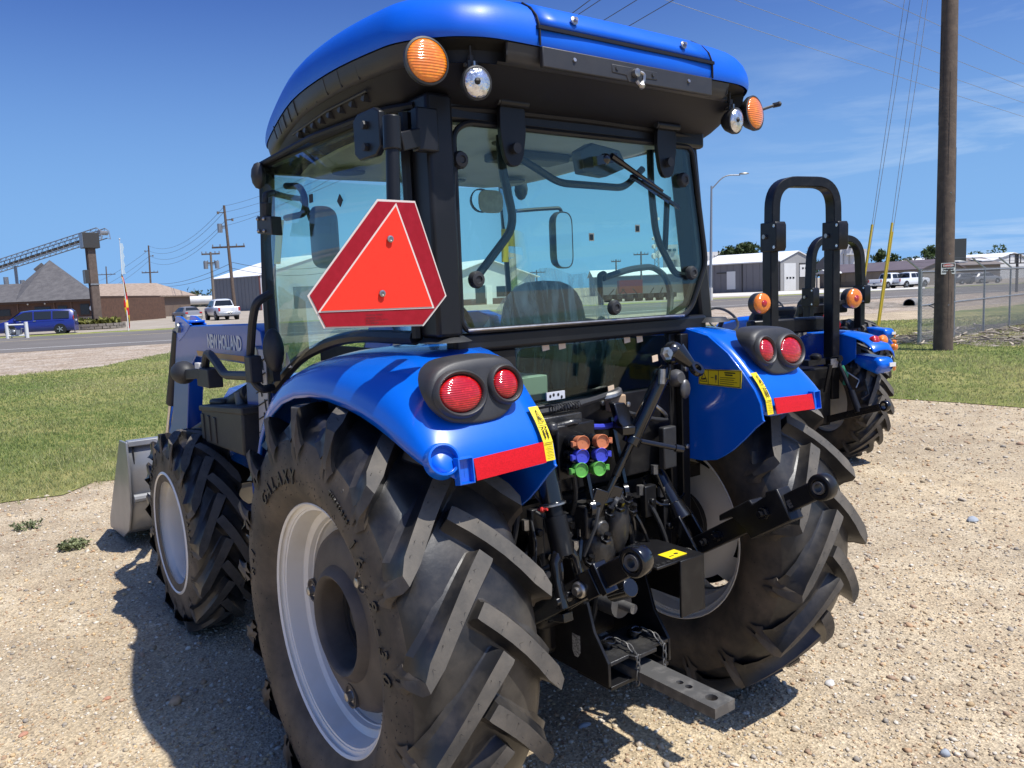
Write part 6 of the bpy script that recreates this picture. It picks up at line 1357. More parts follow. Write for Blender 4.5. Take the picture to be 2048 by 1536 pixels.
g = MB(); g.grid([[(xx_ + .015 * math.sin(math.pi * k / 6), -.13 + 1.16 * k / 6, z) for z, xx_ in ((1.46, .635), (1.9, .615), (2.26, .575))] for k in range(7)]); g.f = [tuple(reversed(q)) for q in g.f]; g.make('side_window', GLASS, tractor, smooth=60, solid=.005)
g = MB(); g.grid([[(-.62 + 1.24 * k / 6, 1.085 + .10 * math.sin(math.pi * k / 6), z) for z in (1.25, 1.8, 2.26)] for k in range(7)]); g.f = [tuple(reversed(q)) for q in g.f]; g.make('windscreen', GLASS, tractor, smooth=60, solid=.005)
# rear wall under the window with the dark lower pane
x = MB()
x.bx(-.482, -.33, -.245, -.215, 1.03, 1.545); x.bx(.40, .468, -.245, -.215, .78, 1.545); x.bx(-.33, .40, -.245, -.215, 1.03, 1.345)
x.make('rear_wall', BLACK, cab, bevel=.006)
x = MB(); x.bx(.432, .474, -.275, -.246, .80, 1.540); x.make('wall_flange', BLACK, cab, bevel=.004)
for p in ((.455, 1.405), (.455, 1.105), (.045, 1.32), (.085, 1.318), (.17, 1.30)):
    k = MB(); k.lathe([(0, .010), (.006, .010), (.008, .006), (.008, 0)], (p[0], -.2755 if p[0] > .4 else -.2455, p[1]), (0, -1, 0), 10); k.make('wall_bolt', STEEL, cab)
g = MB(); g.prism([(p.x, -.240, p.y) for p in fillet([(-.325, 1.352, 0), (.345, 1.352, 0), (.395, 1.42, 0), (.395, 1.54, 0), (-.325, 1.54, 0)], .04, 4, closed=True)], (0, .005, 0)); lw_ = g.make('lower_window', GLASSD, tractor, smooth=0)
for q in ((-0.2046, -0.25, 1.5386), (-0.1322, -0.25, 1.5381), (0.1777, -0.25, 1.5367), (0.2422, -0.25, 1.534), (0.3222, -0.25, 1.4553), (0.0911, -0.25, 1.3651)):
    t = MB(); t.box((0, 0, 0), (.030, .002, .024), Matrix.Rotation(-.12, 3, 'Y')); t.xf(Matrix.Translation((q[0], -.2425, q[2]))); t.make('masking_tape', TAPE, lw_, smooth=0)
# white carton behind the lower pane
t = MB(); t.bx(-.32, -.085, -.10, .12, 1.335, 1.425); t.make('document_box', WHITE, lw_, bevel=.004)
t = MB(); t.bx(-.62, .62, -.2, 1.0, .95, 1.0); t.make('cab_floor', BLACK, cab)
for s in (-1, 1):
    t = MB(); t.bx(*sorted((s * .455, s * .470)), -.21, 1.0, 1.0, 1.53); t.make('cab_lining', SEATV, cab)
t = MB(); t.bx(-.30, .42, .05, .30, 1.0, 1.30); t.make('seat_base', SEATV, cab, bevel=.02)

# ================================================================ warning triangle on its bracket
yv = -.40
def sp(px): return px
outer = [(-0.892, -0.42, 1.9805), (-0.7805, -0.42, 1.9791), (-0.6967, -0.42, 1.7231), (-0.7755, -0.42, 1.6447), (-1.0638, -0.42, 1.6558), (-1.1011, -0.42, 1.7384)]
inner = [(-0.84, -0.42, 1.9707), (-0.7408, -0.42, 1.692), (-1.078, -0.42, 1.6966)]
def grow(poly, d):
    c = sum((Vector(p) for p in poly), Vector()) / len(poly); return [Vector(p) + (Vector(p) - c).normalized() * d for p in poly]
t = MB(); t.prism(outer, (0, .003, 0)); smv = t.make('warning_triangle', SILVER, tractor, smooth=0)
t = MB(); t.prism([p + Vector((0, -.0022, 0)) for p in grow(outer, -.006)], (0, .002, 0)); t.make('red_border', DKRED, smv, smooth=0)
t = MB(); t.prism([p + Vector((0, -.0036, 0)) for p in grow(inner, .001)], (0, .0015, 0)); t.make('triangle_edge', SILVER, smv, smooth=0)
t = MB(); t.prism([p + Vector((0, -.0052, 0)) for p in grow(inner, -.008)], (0, .0014, 0)); t.make('orange_triangle', ORANGE, smv, smooth=0)
for q in ((-0.8668, -0.428, 1.8778), (-0.8998, -0.428, 1.7371)):
    t = MB(); t.lathe([(0, .009), (.004, .009), (.005, .005), (.003, .003), (.003, 0)], q, (0, -1, 0), 14); t.make('bracket_screw', STEEL, smv)
t = MB(); q0 = Vector((-0.9451, -0.4262, 1.6744))
for i, (tx, wd) in enumerate((('MANUFACTURED', .5), ('ASAE S276', .5), ('IN COMPLIANCE WITH', .6), ('SMV EMBLEM', .5))):
    k = text_mesh(tx, .0062); k.xf(on_plane(q0 + Vector((-.005, 0, -.007 * i + .006)), (1, 0, 0), (0, 0, 1))); t.add(k.v, k.f)
t.make('small_print', PRINT, smv, smooth=0)
t = MB(); t.tube([(-0.8145, -0.38, 2.204), (-0.8175, -0.38, 2.1158)], .024, 12); t.tube([(-0.8166, -0.38, 2.1289), (-0.8391, -0.395, 1.8249)], .0185, 12)
t.bar((-0.7974, -0.36, 2.1402), (-0.6906, -0.3, 2.1721), .05, .05); t.bar((-0.8259, -0.395, 1.7714), (-0.7001, -0.31, 1.7283), .03, .03)
t.make('bracket_tube', FRAME, smv, bevel=.003)
t = MB(); t.prism([(-.81, y, z) for y, z in [(-.30, 2.235), (-.27, 2.25), (-.17, 2.25), (-.14, 2.235), (-.14, 2.14), (-.17, 2.12), (-.27, 2.12), (-.30, 2.14)]], (.02, 0, 0)); t.make('bracket_plate', FRAME, smv, bevel=.004)
t = MB()
for z in (2.21, 2.15): t.cyl((-.822, -.22, z), (-.808, -.22, z), .012, 6); t.cyl((-.68, -.33, z), (-.68, -.318, z), .012, 6)
t.make('bracket_bolt', PLASTIC, smv)
t = MB(); t.bx(-.71, -.64, -.335, -.30, 2.13, 2.25); t.make('bracket_clamp', FRAME, smv, bevel=.005)

# ================================================================ roof
half = [(.0, -.478), (.20, -.478), (.365, -.474), (.521, -.472), (.601, -.450), (.663, -.410), (.735, -.325), (.765, -.22), (.785, .06), (.752, .438), (.632, .95), (.540, 1.27), (.48, 1.345), (.36, 1.395), (.0, 1.41)]
ol = [Vector((x, y, 0)) for x, y in half] + [Vector((-x, y, 0)) for x, y in reversed(half[1:-1])]
def dense(P, k):
    n = len(P); out = []
    for i in range(n):
        p0, p1, p2, p3 = P[i - 1], P[i], P[(i + 1) % n], P[(i + 2) % n]
        for j in range(k):
            t = j / k; out.append(.5 * ((2 * p1) + (p2 - p0) * t + (2 * p0 - 5 * p1 + 4 * p2 - p3) * t * t + (3 * p1 - p0 - 3 * p2 + p3) * t ** 3))
    return out
ol = dense(ol, 4)
def oring(k, z, dy=0.0, drop=0.0):
    c = Vector((0, .45, 0)); out = []
    for p in ol:
        q = c + (p - c) * k
        out.append((q.x, q.y + dy, z - drop * max(0, (p.y - .5)) ** 2))
    return out
def sm(ring_): return ring_
lv = [(1.0, 2.4205), (1.0035, 2.430), (1.0045, 2.444), (1.003, 2.460), (.998, 2.480), (.988, 2.503), (.973, 2.523), (.952, 2.540), (.922, 2.556), (.88, 2.571), (.82, 2.584), (.75, 2.594), (.65, 2.603), (.4, 2.612), (.15, 2.616), (.001, 2.617)]
m = MB(); m.grid([oring(k, z, drop=.05 * (z - 2.40) / .2) for k, z in lv], cu=True); m.f = [tuple(reversed(q)) for q in m.f]
roof = m.make('cab_roof', BLUE_ROOF, tractor, smooth=80)
# raised service panel across the back with its shadow gap
pn = MB(); rows = []
for k, z in ((1.0045, 2.478), (.991, 2.505), (.962, 2.536), (.912, 2.562), (.83, 2.586)):
    r = [p for p in oring(k, z) if p[1] < -.2 and abs(p[0]) < .40 * k + .0]
    xs = [-.372, -.3, -.2, -.1, 0, .1, .2, .3, .372]
    y0 = .45 + (-.478 - .45) * k
    rows.append([(x_, y0 + .004 * (abs(x_) / .372) ** 2, z + .004) for x_ in xs])
pn.grid(rows); pn.make('roof_panel', BLUE_ROOF, roof, smooth=50, solid=.012)
g_ = MB(); g_.bx(-.385, .385, -.486, -.470, 2.4655, 2.4755); g_.make('panel_gap', UNDER, roof)
for s in (-1, 1):
    g_ = MB(); g_.tube([(s * .378, -.482, 2.42), (s * .378, -.4815, 2.47), (s * .377, -.468, 2.505), (s * .375, -.44, 2.535), (s * .37, -.396, 2.562)], .0035, 6); g_.make('panel_seam', UNDER, roof)
for s in (-1, 1):
    for (xx, yy, zz, nm) in ((.240, -.474, 2.510, 'panel_bolt'), (.252, -.474, 2.393, 'grille_bolt')):
        k = MB(); k.lathe([(0, .013), (.004, .013), (.006, .008), (.006, 0)], (s * xx, yy, zz), (0, -1, .25), 14); k.lathe([(.004, .0065), (.014, .0065), (.014, 0)], (s * xx, yy, zz), (0, -1, .25), 6); k.make(nm, STEEL, roof, smooth=30)
# black band under the blue shell
bd = MB(); bd.grid([oring(k, z) for k, z in ((.990, 2.4235), (.9945, 2.418), (.989, 2.398), (.982, 2.378), (.972, 2.369), (.95, 2.364))], cu=True)
in_rec = lambda p: .468 < abs(p[0]) < .690 and p[1] < -.295
bd.f = [q for q in bd.f if sum(in_rec(bd.v[i_]) for i_ in q) < 4]; bd.m = [0] * len(bd.f)
band = bd.make('roof_band', GREYPL, roof, smooth=40)
for t in range(10):     # moulded joints along the left and right flanks of the band
    for s in (-1, 1):
        y = -.10 + t * .105; 
        xx = np.interp(y, [-.22, .06, .438, .95], [.765, .785, .752, .645])
        j = MB(); j.tube([(s * xx * .997, y, 2.417), (s * xx * .991, y, 2.395), (s * xx * .98, y, 2.368)], .0025, 5); j.make('band_joint', PRINT, roof)
pl = MB(); pl.bx(-.372, .372, -.484, -.468, 2.362, 2.4195); pl.make('rear_band_plate', GREYPL, roof, bevel=.003)
# latch plate and towing hook in the middle
pl = MB(); pl.prism([(-.10, -.486, 2.405), (.10, -.486, 2.405), (.10, -.486, 2.380), (.03, -.486, 2.378), (.02, -.486, 2.36), (-.03, -.486, 2.36), (-.04, -.486, 2.378), (-.10, -.486, 2.38)], (0, .006, 0))
lt = pl.make('latch_plate', GREYPL, roof, bevel=.002)
pl = MB(); pl.lathe([(0, .013), (.014, .013), (.016, .006), (.016, 0)], (-.004, -.487, 2.388), (0, -1, 0), 12); pl.tube(fillet([(.008, -.498, 2.39), (.022, -.502, 2.385), (.020, -.502, 2.362), (.004, -.500, 2.350), (-.008, -.498, 2.362)], .01), .006, 8); pl.ball((.012, -.5, 2.350), .012, n=8)
pl.make('roof_latch', STEEL, roof, smooth=40)
for s in (-1, 1):
    pl = MB(); pl.lathe([(0, .006), (.003, .006), (.003, 0)], (s * .08, -.486, 2.394), (0, -1, 0), 10); pl.make('latch_rivet', PLASTIC, roof)
# underside: from the band down to the cab header
und = []
def lerp_ring(k):
    inner_ = []
    for p in ol:
        ang = p - Vector((0, .45, 0)); ix = max(-.665, min(.665, p.x * .90)); iy = max(-.255, min(1.09, p.y * .86 if p.y > 0 else p.y * .56))
        inner_.append(Vector((ix, iy, 2.285)))
    out_ = [Vector(q) for q in oring(.955, 2.3645)]
    return [tuple(a.lerp(b_, k) - Vector((0, 0, .012 * math.sin(math.pi * k)))) for a, b_ in zip(out_, inner_)]
um = MB(); um.grid([lerp_ring(k) for k in (0, .15, .35, .6, .85, 1.0)], cu=True); um.make('roof_underside', UNDER, roof, smooth=45)
ub = MB(); ub.tube([(-.66, -.245, 2.275), (-.3, -.262, 2.285), (0, -.264, 2.288), (.3, -.262, 2.285), (.595, -.245, 2.275)], .013, 8); ub.tube(fillet([(-.66, -.245, 2.275), (-.69, -.1, 2.285), (-.70, .4, 2.295), (-.66, 1.05, 2.295)], .05), .012, 8); ub.make('header_moulding', UNDER, roof)
# air vents under the left eave: slats in two rows
for k in range(8):
    for rw in range(2):
        y = -.06 + k * .085; xo = .712 - rw * .048 - max(0, y - .2) * .10
        sl = MB(); sl.box((0, 0, 0), (.040, .020, .022), Matrix.Rotation(.5, 3, 'X')); sl.xf(Matrix.Translation((-xo, y, 2.330 - rw * .010))); sl.make('vent_slat', GREYPL, roof, smooth=0)
v = MB()
for rw in range(3): v.tube([(-.738 + rw * .048, -.10, 2.338 - rw * .012), (-.735 + rw * .048, .2, 2.338 - rw * .012), (-.690 + rw * .048, .60, 2.338 - rw * .012)], .004, 6)
v.make('vent_rail', GREYPL, roof)
for s in (-1, 1):   # holes near the rear corners
    v = MB(); v.lathe([(0, .022), (-.006, .018), (-.006, 0)], (s * .46, -.385, 2.345), (0, -.35, -1), 18); v.make('plug_hole', PRINT, roof)
# dark lamp recess let into the band at the rear corners
for s in (-1, 1):
    idx = [i_ for i_, p in enumerate(ol) if p.x * s > .468 and p.x * s < .685 and p.y < -.3]; idx.sort(key=lambda i_: ol[i_].x * s)
    ring_pts = lambda k, z: [oring(k, z)[i_] for i_ in idx]
    v = MB(); v.grid([ring_pts(.9905, 2.4215), ring_pts(.955, 2.419), ring_pts(.935, 2.405), ring_pts(.935, 2.372), ring_pts(.955, 2.3655)]); v.f = v.f if s > 0 else [tuple(reversed(q)) for q in v.f]
    v.make('lamp_recess', PRINT, roof, smooth=40)
    for e_ in (idx[0], idx[-1]):
        v = MB(); v.add([oring(.9905, 2.4215)[e_], oring(.989, 2.385)[e_], oring(.972, 2.369)[e_], oring(.93, 2.366)[e_], oring(.93, 2.418)[e_]], [(0, 1, 2, 3, 4)]); v.make('recess_end', PRINT, roof, smooth=0, solid=.004)
# lamps
def round_lamp(c, r, axis, mh, ml, name, housing_depth=.05):
    h = MB(); h.lathe([(-housing_depth, r * .45), (-housing_depth * .7, r * .8), (-.01, r * 1.06), (.004, r * 1.07), (.006, r * .98), (-.004, r * .95)], c, axis, 32); o = h.make(name, mh, tractor, smooth=45)
    h = MB(); h.lathe([(-.002, r * .97), (.006, r * .95), (.011, r * .8), (.015, r * .5), (.017, r * .2), (.0175, .001)], c, axis, 32); h.make('lens', ml, o, smooth=60)
    return o
for s in (-1, 1):
    a = round_lamp((s * .712, -.405, 2.352), .060, (s * .12, -1, .06), PLASTIC, AMBER, 'turn_lamp', .05)
    br = MB(); br.bar((s * .70, -.35, 2.36), (s * .66, -.30, 2.37), .05, .05); br.make('lamp_bracket', PLASTIC, a)
    wl_ = round_lamp((s * .568, -.430, 2.306), .043, (s * .10, -1, -.10), PLASTIC, CHROME, 'work_lamp', .05)
    br = MB(); br.tube([(s * .568, -.405, 2.352), (s * .568, -.405, 2.385)], .010, 8); br.tube([(s * .568, -.405, 2.38), (s * .568, -.405, 2.412)], .004, 6); br.box((s * .568, -.405, 2.358), (.034, .022, .022)); br.make('lamp_bracket', PLASTIC, wl_)
    nt_ = MB(); nt_.box((s * .568, -.418, 2.360), (.006, .01, .014)); nt_.cyl((s * .568 - .022, -.405, 2.358), (s * .568 + .022, -.405, 2.358), .006, 6); nt_.make('bracket_nut', STEEL, wl_)
    bl = MB(); bl.ball((s * .568 - .008, -.4425, 2.307), .011, n=8); bl.make('bulb', PRINT, wl_)
    fb_ = MB(); fb_.ball((s * .685, 1.00, 2.245), .028, .045, .055, 12); fb_.bar((s * .62, 1.02, 2.29), (s * .68, 1.0, 2.27), .03, .03); fb_.make('front_turn_lamp', PLASTIC, tractor)
an = MB(); an.tube([(.74, -.34, 2.353), (.795, -.27, 2.37), (0.98, -0.3042, 2.4274)], [.007, .007, .006], 8); an.ball((0.99, -0.3206, 2.431), .011, n=8); an.tube([(0.98, -0.2996, 2.4284), (0.99, -0.3252, 2.43)], .010, 8)
an.make('antenna', PLASTIC, tractor)

# ================================================================ cab interior
hl = MB(); hl.grid([[(-.62, -.20, 2.262), (-.3, -.20, 2.285), (.3, -.20, 2.285), (.62, -.20, 2.262)], [(-.62, .4, 2.262), (-.3, .4, 2.295), (.3, .4, 2.295), (.62, .4, 2.262)], [(-.60, 1.02, 2.225), (-.3, 1.02, 2.24), (.3, 1.02, 2.24), (.60, 1.02, 2.225)]])
head = hl.make('headliner', HEADL, tractor, smooth=60, solid=-.01, sub=1)
for (a, b2, r) in ((-.42, .25, .07), (-.40, .75, .07), (.40, .25, .06), (.15, .80, .05), (.42, .72, .06), (-.1, .1, .035)):
    s_ = MB(); s_.lathe([(0, r), (.008, r * .95), (.010, r * .6), (.006, 0)], (a, b2, 2.272 - (.03 if b2 > .6 else 0)), (0, 0, -1), 20); s_.make('speaker', PLASTIC, head)
s_ = MB(); s_.box((.18, .30, 2.262), (.34, .14, .035)); s_.make('ceiling_console', PLASTIC, head, bevel=.008)
s_ = MB(); s_.prism([(0.0506, 0.7, 2.3826), (0.3113, 0.7, 2.3866), (0.2247, 0.7, 2.3234), (0.0468, 0.7, 2.3208)], (0, .02, 0)); s_.make('roof_hatch', mat('hatch_blue', (.02, .22, .55), .4), head)
fm = MB(); fm.lathe([(0, .055), (.02, .06), (.03, .055)], (0.3888, 0.95, 2.1693), (-.2, -1, .1), 20); fm.make('fan_guard', PLASTIC, tractor)
fm = MB(); q = Vector((0.419, 0.9, 2.1647)); fm.prism([(p.x, p.y, p.z) for p in fillet([q + Vector((-.07, 0, -.055)), q + Vector((.075, .0, -.055)), q + Vector((.075, 0, .055)), q + Vector((-.07, 0, .055))], .045, 4, closed=True)], (0, .01, 0)); fm.make('inside_mirror', mat('mirror_back', (.33, .33, .27), .5, noise=(30, (.45, .45, .36), .4, .7)), tractor, bevel=.004)
# seat in its clear wrapping
def seat_block(c, sx_, sy_, sz_, name, m, par, e=3.0):
    b_ = MB(); rows = []
    for i in range(13):
        th = -math.pi / 2 + math.pi * i / 12; row = []
        for j in range(24):
            ph = 2 * math.pi * j / 24
            f = lambda v_: math.copysign(abs(v_) ** (2 / e), v_)
            row.append((c[0] + sx_ * f(math.cos(th)) * f(math.cos(ph)), c[1] + sy_ * f(math.cos(th)) * f(math.sin(ph)), c[2] + sz_ * f(math.sin(th))))
        rows.append(row)
    b_.grid(rows, cu=True); return b_.make(name, m, par, smooth=60)
seat = seat_block((.13, .17, 1.51), .205, .07, .255, 'seat', SEATV, tractor)
seat_block((.10, .42, 1.30), .25, .26, .08, 'seat_cushion', SEATV, seat)
seat_block((-.14, .30, 1.50), .05, .17, .05, 'armrest', SEATV, seat); seat_block((.38, .32, 1.56), .06, .2, .045, 'armrest', SEATV, seat)
fmv = MB(); rows = []
for i in range(22):
    row = []
    for j in range(30):
        u, v_ = i / 21, j / 29
        x_ = -.46 + .92 * v_
        ztop = 1.80 - .9 * max(0, abs(x_ - .12) - .15) ** 1.15 * (1.15 if x_ < .1 else 1.9) - .03 * (abs(x_ - .1) / .3) ** 2 + .012 * math.sin(x_ * 23)
        z_ = 1.34 + (ztop - 1.34) * u
        y_ = .07 - .03 * math.sin(math.pi * u) + .016 * math.sin(x_ * 34 + 5 * u * (x_ - .1)) * (1 - u * .5) + .008 * math.sin(x_ * 90 + 9 * u)
        row.append((x_, y_, z_))
    rows.append(row)
fmv.grid(rows); fmv.make('plastic_cover', FILM, seat, smooth=60)
sw = MB(); M = on_plane((.03, .86, 1.60), (1, 0, 0), (0, .62, .78)); ring_ = [M @ Vector((.20 * math.cos(2 * math.pi * k / 28), .20 * math.sin(2 * math.pi * k / 28), 0)) for k in range(28)]
sw.tube(ring_, .016, 8, closed=True)
for a in (90, 210, 330): sw.tube([M @ Vector((0, 0, -.02)), M @ Vector((.19 * math.cos(R_(a)), .19 * math.sin(R_(a)), 0))], .012, 6)
sw.tube([M @ Vector((0, 0, 0)), M @ Vector((0, 0, -.45))], .04, 10); sw.make('steering_wheel', PLASTIC, tractor)
db = MB(); db.bx(-.35, .35, .98, 1.10, .95, 1.40); db.bx(-.60, .60, 1.0, 1.08, .95, 1.27); db.make('dashboard', PLASTIC, tractor, bevel=.03)
for s in (-1, 1):
    c_ = MB(); c_.bx(s * .62 if s < 0 else .42, -.42 if s < 0 else .62, -.15, .75, 1.0, 1.46); c_.make('side_console', PLASTIC, tractor, bevel=.03)
gr = MB(); gr.tube(fillet([(0.5172, 0.25, 1.6516), (0.5135, 0.25, 1.7815), (0.5436, 0.25, 1.7895), (0.5424, 0.25, 1.7592)], .01), .012, 8)
gr.tube(fillet([(0.5367, 0.25, 1.768), (0.7512, 0.3, 1.8054), (0.953, 0.35, 1.816), (1.0458, 0.35, 1.769), (1.0788, 0.35, 1.6763), (1.0056, 0.3, 1.5589)], .08), .015, 8); gr.make('grab_rail', PLASTIC, tractor)
lv_ = MB(); lv_.tube([(.5, .25, 1.42), (.49, .22, 1.55)], [.010, .008], 8); lv_.ball((.49, .22, 1.57), .025, .025, .035); lv_.make('control_lever', PLASTIC, tractor)
dl = MB()
dl.prism([(0.5637, 1.02, 2.0449), (0.6084, 1.02, 2.0454), (0.5995, 1.02, 1.8775), (0.5579, 1.02, 1.878)], (0, .003, 0)); dl.make('post_decal', YELLOW, cab, smooth=0)
# door grab handle inside the left door
gh = MB(); gh.tube(fillet([(-0.62, 0.8746, 2.1903), (-0.62, 0.7316, 2.1721), (-0.62, 0.6828, 2.1127), (-0.62, 0.712, 2.0622), (-0.62, 0.8998, 2.065)], .05), .013, 8); gh.make('door_handle', PLASTIC, tractor)

# ================================================================ mirrors and rails
def mirror(c, w_, h_, rz, name, tilt=0.0):
    M = Matrix.Translation(c) @ Matrix.Rotation(rz, 4, 'Z') @ Matrix.Rotation(tilt, 4, 'X')
    o2 = fillet([(-w_ / 2, 0, -h_ / 2), (w_ / 2, 0, -h_ / 2), (w_ / 2, 0, h_ / 2), (-w_ / 2, 0, h_ / 2)], w_ * .42, 5, closed=True)
    b_ = MB(); b_.grid([[(p.x * k, d, p.z * (1 - (1 - k) * w_ / h_)) for p in o2] for k, d in ((.90, -.004), (.97, -.006), (1.0, 0), (.98, .025), (.85, .045), (.5, .055), (.01, .057))], cu=True); b_.xf(M)
    o = b_.make(name, PLASTIC, tractor, smooth=50)
    g_ = MB(); g_.add([M @ Vector((p.x * .90, -.0035, p.z * .95)) for p in o2], [tuple(range(len(o2)))]); g_.make('mirror_face', MIRRORG, o, smooth=0)
    return o
mr = mirror((.92, .95, 1.985), .16, .30, R_(14), 'side_mirror')
t = MB(); t.tube(fillet([(.66, 1.07, 2.14), (.80, 1.02, 2.15), (.92, .97, 2.155), (.93, .97, 2.12)], .03), .010, 8); t.make('mirror_arm', PLASTIC, mr)
ml_ = mirror((-0.1977, 1.5064, 2.0355), .17, .31, R_(205), 'side_mirror')
t = MB(); t.tube(fillet([(-0.7, 0.818, 2.1526), (-0.474, 1.2332, 2.1936), (-0.2967, 1.4815, 2.2193), (-0.2348, 1.5472, 2.1253)], .06), .013, 8); t.make('mirror_arm', PLASTIC, ml_)
t = MB(); t.prism([(-0.78, 0.7933, 2.0591), (-0.78, 0.645, 2.0445), (-0.78, 0.6445, 1.9746), (-0.78, 0.8029, 1.993)], (.05, .02, 0)); t.tube([(-0.76, 0.7473, 2.0474), (-0.76, 0.7399, 2.1052)], .022, 10)
t.tube(fillet([(-0.76, 0.742, 2.096), (-0.76, 0.7391, 2.1333), (-0.7, 0.818, 2.1526)], .03), .013, 8); t.make('mirror_mount', PLASTIC, ml_, bevel=.004)
for q in ((-0.785, 0.7709, 2.0454), (-0.785, 0.7065, 2.0393), (-0.785, 0.7702, 1.9998), (-0.785, 0.711, 1.9948)): t = MB(); t.ball(q, .007, n=8); t.make('mount_screw', STEEL, ml_)
# handrail at the left step
hr = MB(); hr.tube(fillet([(-0.74, 0.8218, 1.7574), (-0.8, 0.818, 1.7282), (-0.8, 0.8752, 1.6572), (-0.8, 0.9438, 1.4933), (-0.8, 0.9269, 1.4118), (-0.78, 0.8989, 1.3705), (-0.72, 0.9309, 1.372)], .07), .017, 10); hrl = hr.make('handrail', PLASTIC, tractor)
hr = MB(); hr.box((-0.8, 0.9101, 1.458), (.05, .07, .11)); hr.make('rail_clamp', PLASTIC, hrl, bevel=.006)
fl_ = MB(); q = Vector((-0.8, 1.9847, 1.3824)); rotm = Matrix.Rotation(R_(-30), 3, 'Z')
fl_.ball(q, .062, .085, .060, 18); lamp_f = fl_.make('front_lamp', PLASTIC, tractor, smooth=60)
t = MB(); t.tube(fillet([(-0.8, 0.9291, 1.4282), (-0.78, 1.3596, 1.4047), (-0.77, 1.5406, 1.469), (-0.77, 1.6426, 1.5033), (-0.77, 1.7002, 1.4204)], .05), .020, 10); t.bar((-0.79, 1.9027, 1.3785), (-0.77, 1.6405, 1.3992), .05, .05); t.bx(-.80, -.73, *sorted((1.5592, 1.7505)), 1.33, 1.42); t.make('lamp_arm', PLASTIC, lamp_f, bevel=.004)
t = MB(); t.box((-0.79, 1.7288, 1.4256), (.02, .07, .035)); t.make('white_tag', WHITE, lamp_f)
# black oval on the door corner
dm = MB(); q = Vector((-0.74, 0.8309, 1.5335)); dm.ball(q, .04, .055, .088, 18); dm.make('lower_mirror', PLASTIC, tractor, smooth=60)
dm = MB(); dm.bar((-0.72, 0.8897, 1.4579), (-0.72, 0.8902, 1.402), .03, .04); dm.make('lower_mirror_stem', PLASTIC, tractor)
dm = MB(); dm.prism([(-0.69, 0.8282, 1.5216), (-0.69, 0.7813, 1.4607), (-0.69, 0.8474, 1.4532)], (.003, 0, 0)); dm.make('paper_tag', WHITE, tractor, smooth=0)

# ================================================================ three-point hitch, couplers, drawbar
def tpart(name, mb, m, **k): return mb.make(name, m, tractor, **k)
def eye(b, c, axis, ro, ri, wdt, n=28):
    """ring with a ball bush in it"""
    a = Vector(axis).normalized()
    b.lathe([(-wdt / 2, ri), (-wdt / 2, ro * .92), (-wdt / 2 + .006, ro), (wdt / 2 - .006, ro), (wdt / 2, ro * .92), (wdt / 2, ri)], c, a, n, closed=True)
def ball_bush(par, c, axis, r, hole, wdt):
    b = MB(); a = Vector(axis).normalized()
    b.lathe([(-wdt / 2, hole), (-wdt / 2, r * .86), (-wdt * .25, r * .97), (0, r), (wdt * .25, r * .97), (wdt / 2, r * .86), (wdt / 2, hole)], c, a, 28, closed=True)
    return b.make('link_ball', RAWSTEEL, par, smooth=50)
# left lower link, coming forward-inboard under the axle
bl = Vector((-0.3, -0.7354, 0.9472)); ax = Vector((1, .15, 0)).normalized()
m0 = Vector((-0.315, -0.5731, 0.8485)); m1 = Vector((-0.33, -0.4715, 0.7756))
dirl = (bl - m1).normalized()
b = MB(); eye(b, bl, ax, .047, .028, .050)
b.bar(m1 - dirl * .50, bl - dirl * .038, .034, .068); ll = b.make('lower_link', GLOSSB, tractor, bevel=.004)
ball_bush(ll, bl, ax, .028, .0145, .056)
b = MB(); cb_ = bl - dirl * .15; b.bar(cb_ - dirl * .012, cb_ + dirl * .012, .054, .098); b.bar(cb_ - dirl * .075, cb_ - dirl * .02, .050, .084); b.make('link_latch', GLOSSB, ll, bevel=.003)
for k, (dd, r) in enumerate(((.24, .026), (.30, .016))):
    b = MB(); p = bl - dirl * dd; b.lathe([(-.04, r), (.030, r), (.036, r * .8), (.036, .012), (.05, .012), (.05, 0)], p, -ax, 12 if k else 16); b.make('link_pin', STEEL if not k else GLOSSB, ll, smooth=35)
# left lift rod: cylinder tube, turnbuckle, fork
lo, hi = Vector((-0.345, -0.4906, 0.8143)), Vector((-0.36, -0.4036, 1.1861))
dv = (hi - lo).normalized(); u = lambda t: lo.lerp(hi, t)
b = MB(); b.cyl(u(.68), u(1.22), .036, 18); b.cyl(u(.66), u(.695), .041, 18, mi=0); lr = b.make('lift_rod', GLOSSB, tractor, bevel=.003)
b = MB(); b.cyl(u(.36), u(.66), .028, 16); b.cyl(u(.26), u(.58), .036, 14); b.make('lift_rod_sleeve', BLACK, lr)
b = MB()
sx_ = Vector((1, 0, 0)); sx_ = (sx_ - dv * sx_.dot(dv)).normalized(); sd_ = dv.cross(sx_)
for s in (-1, 1): b.tube([u(.30), u(.27) + sx_ * s * .022, u(.21) + sx_ * s * .040, u(.05) + sx_ * s * .044, u(-.14) + sx_ * s * .044], [.022, .022, .018, .017, .020], 8)
b.cyl(u(-.08) - sx_ * .07, u(-.08) + sx_ * .07, .014, 10); b.make('lift_rod_fork', GLOSSB, lr, smooth=50)
b = MB(); q = u(.655); b.tube([q + sd_ * .03 - sx_ * .035, q - sx_ * .042, q - sd_ * .02 - sx_ * .038], .005, 6); b.ball(q - sx_ * .043, .009, n=8); b.make('red_clip', REDPRINT, lr)
b = MB(); b.cyl(u(.665), u(.68), .043, 18); b.make('rod_ring', STEEL, lr)
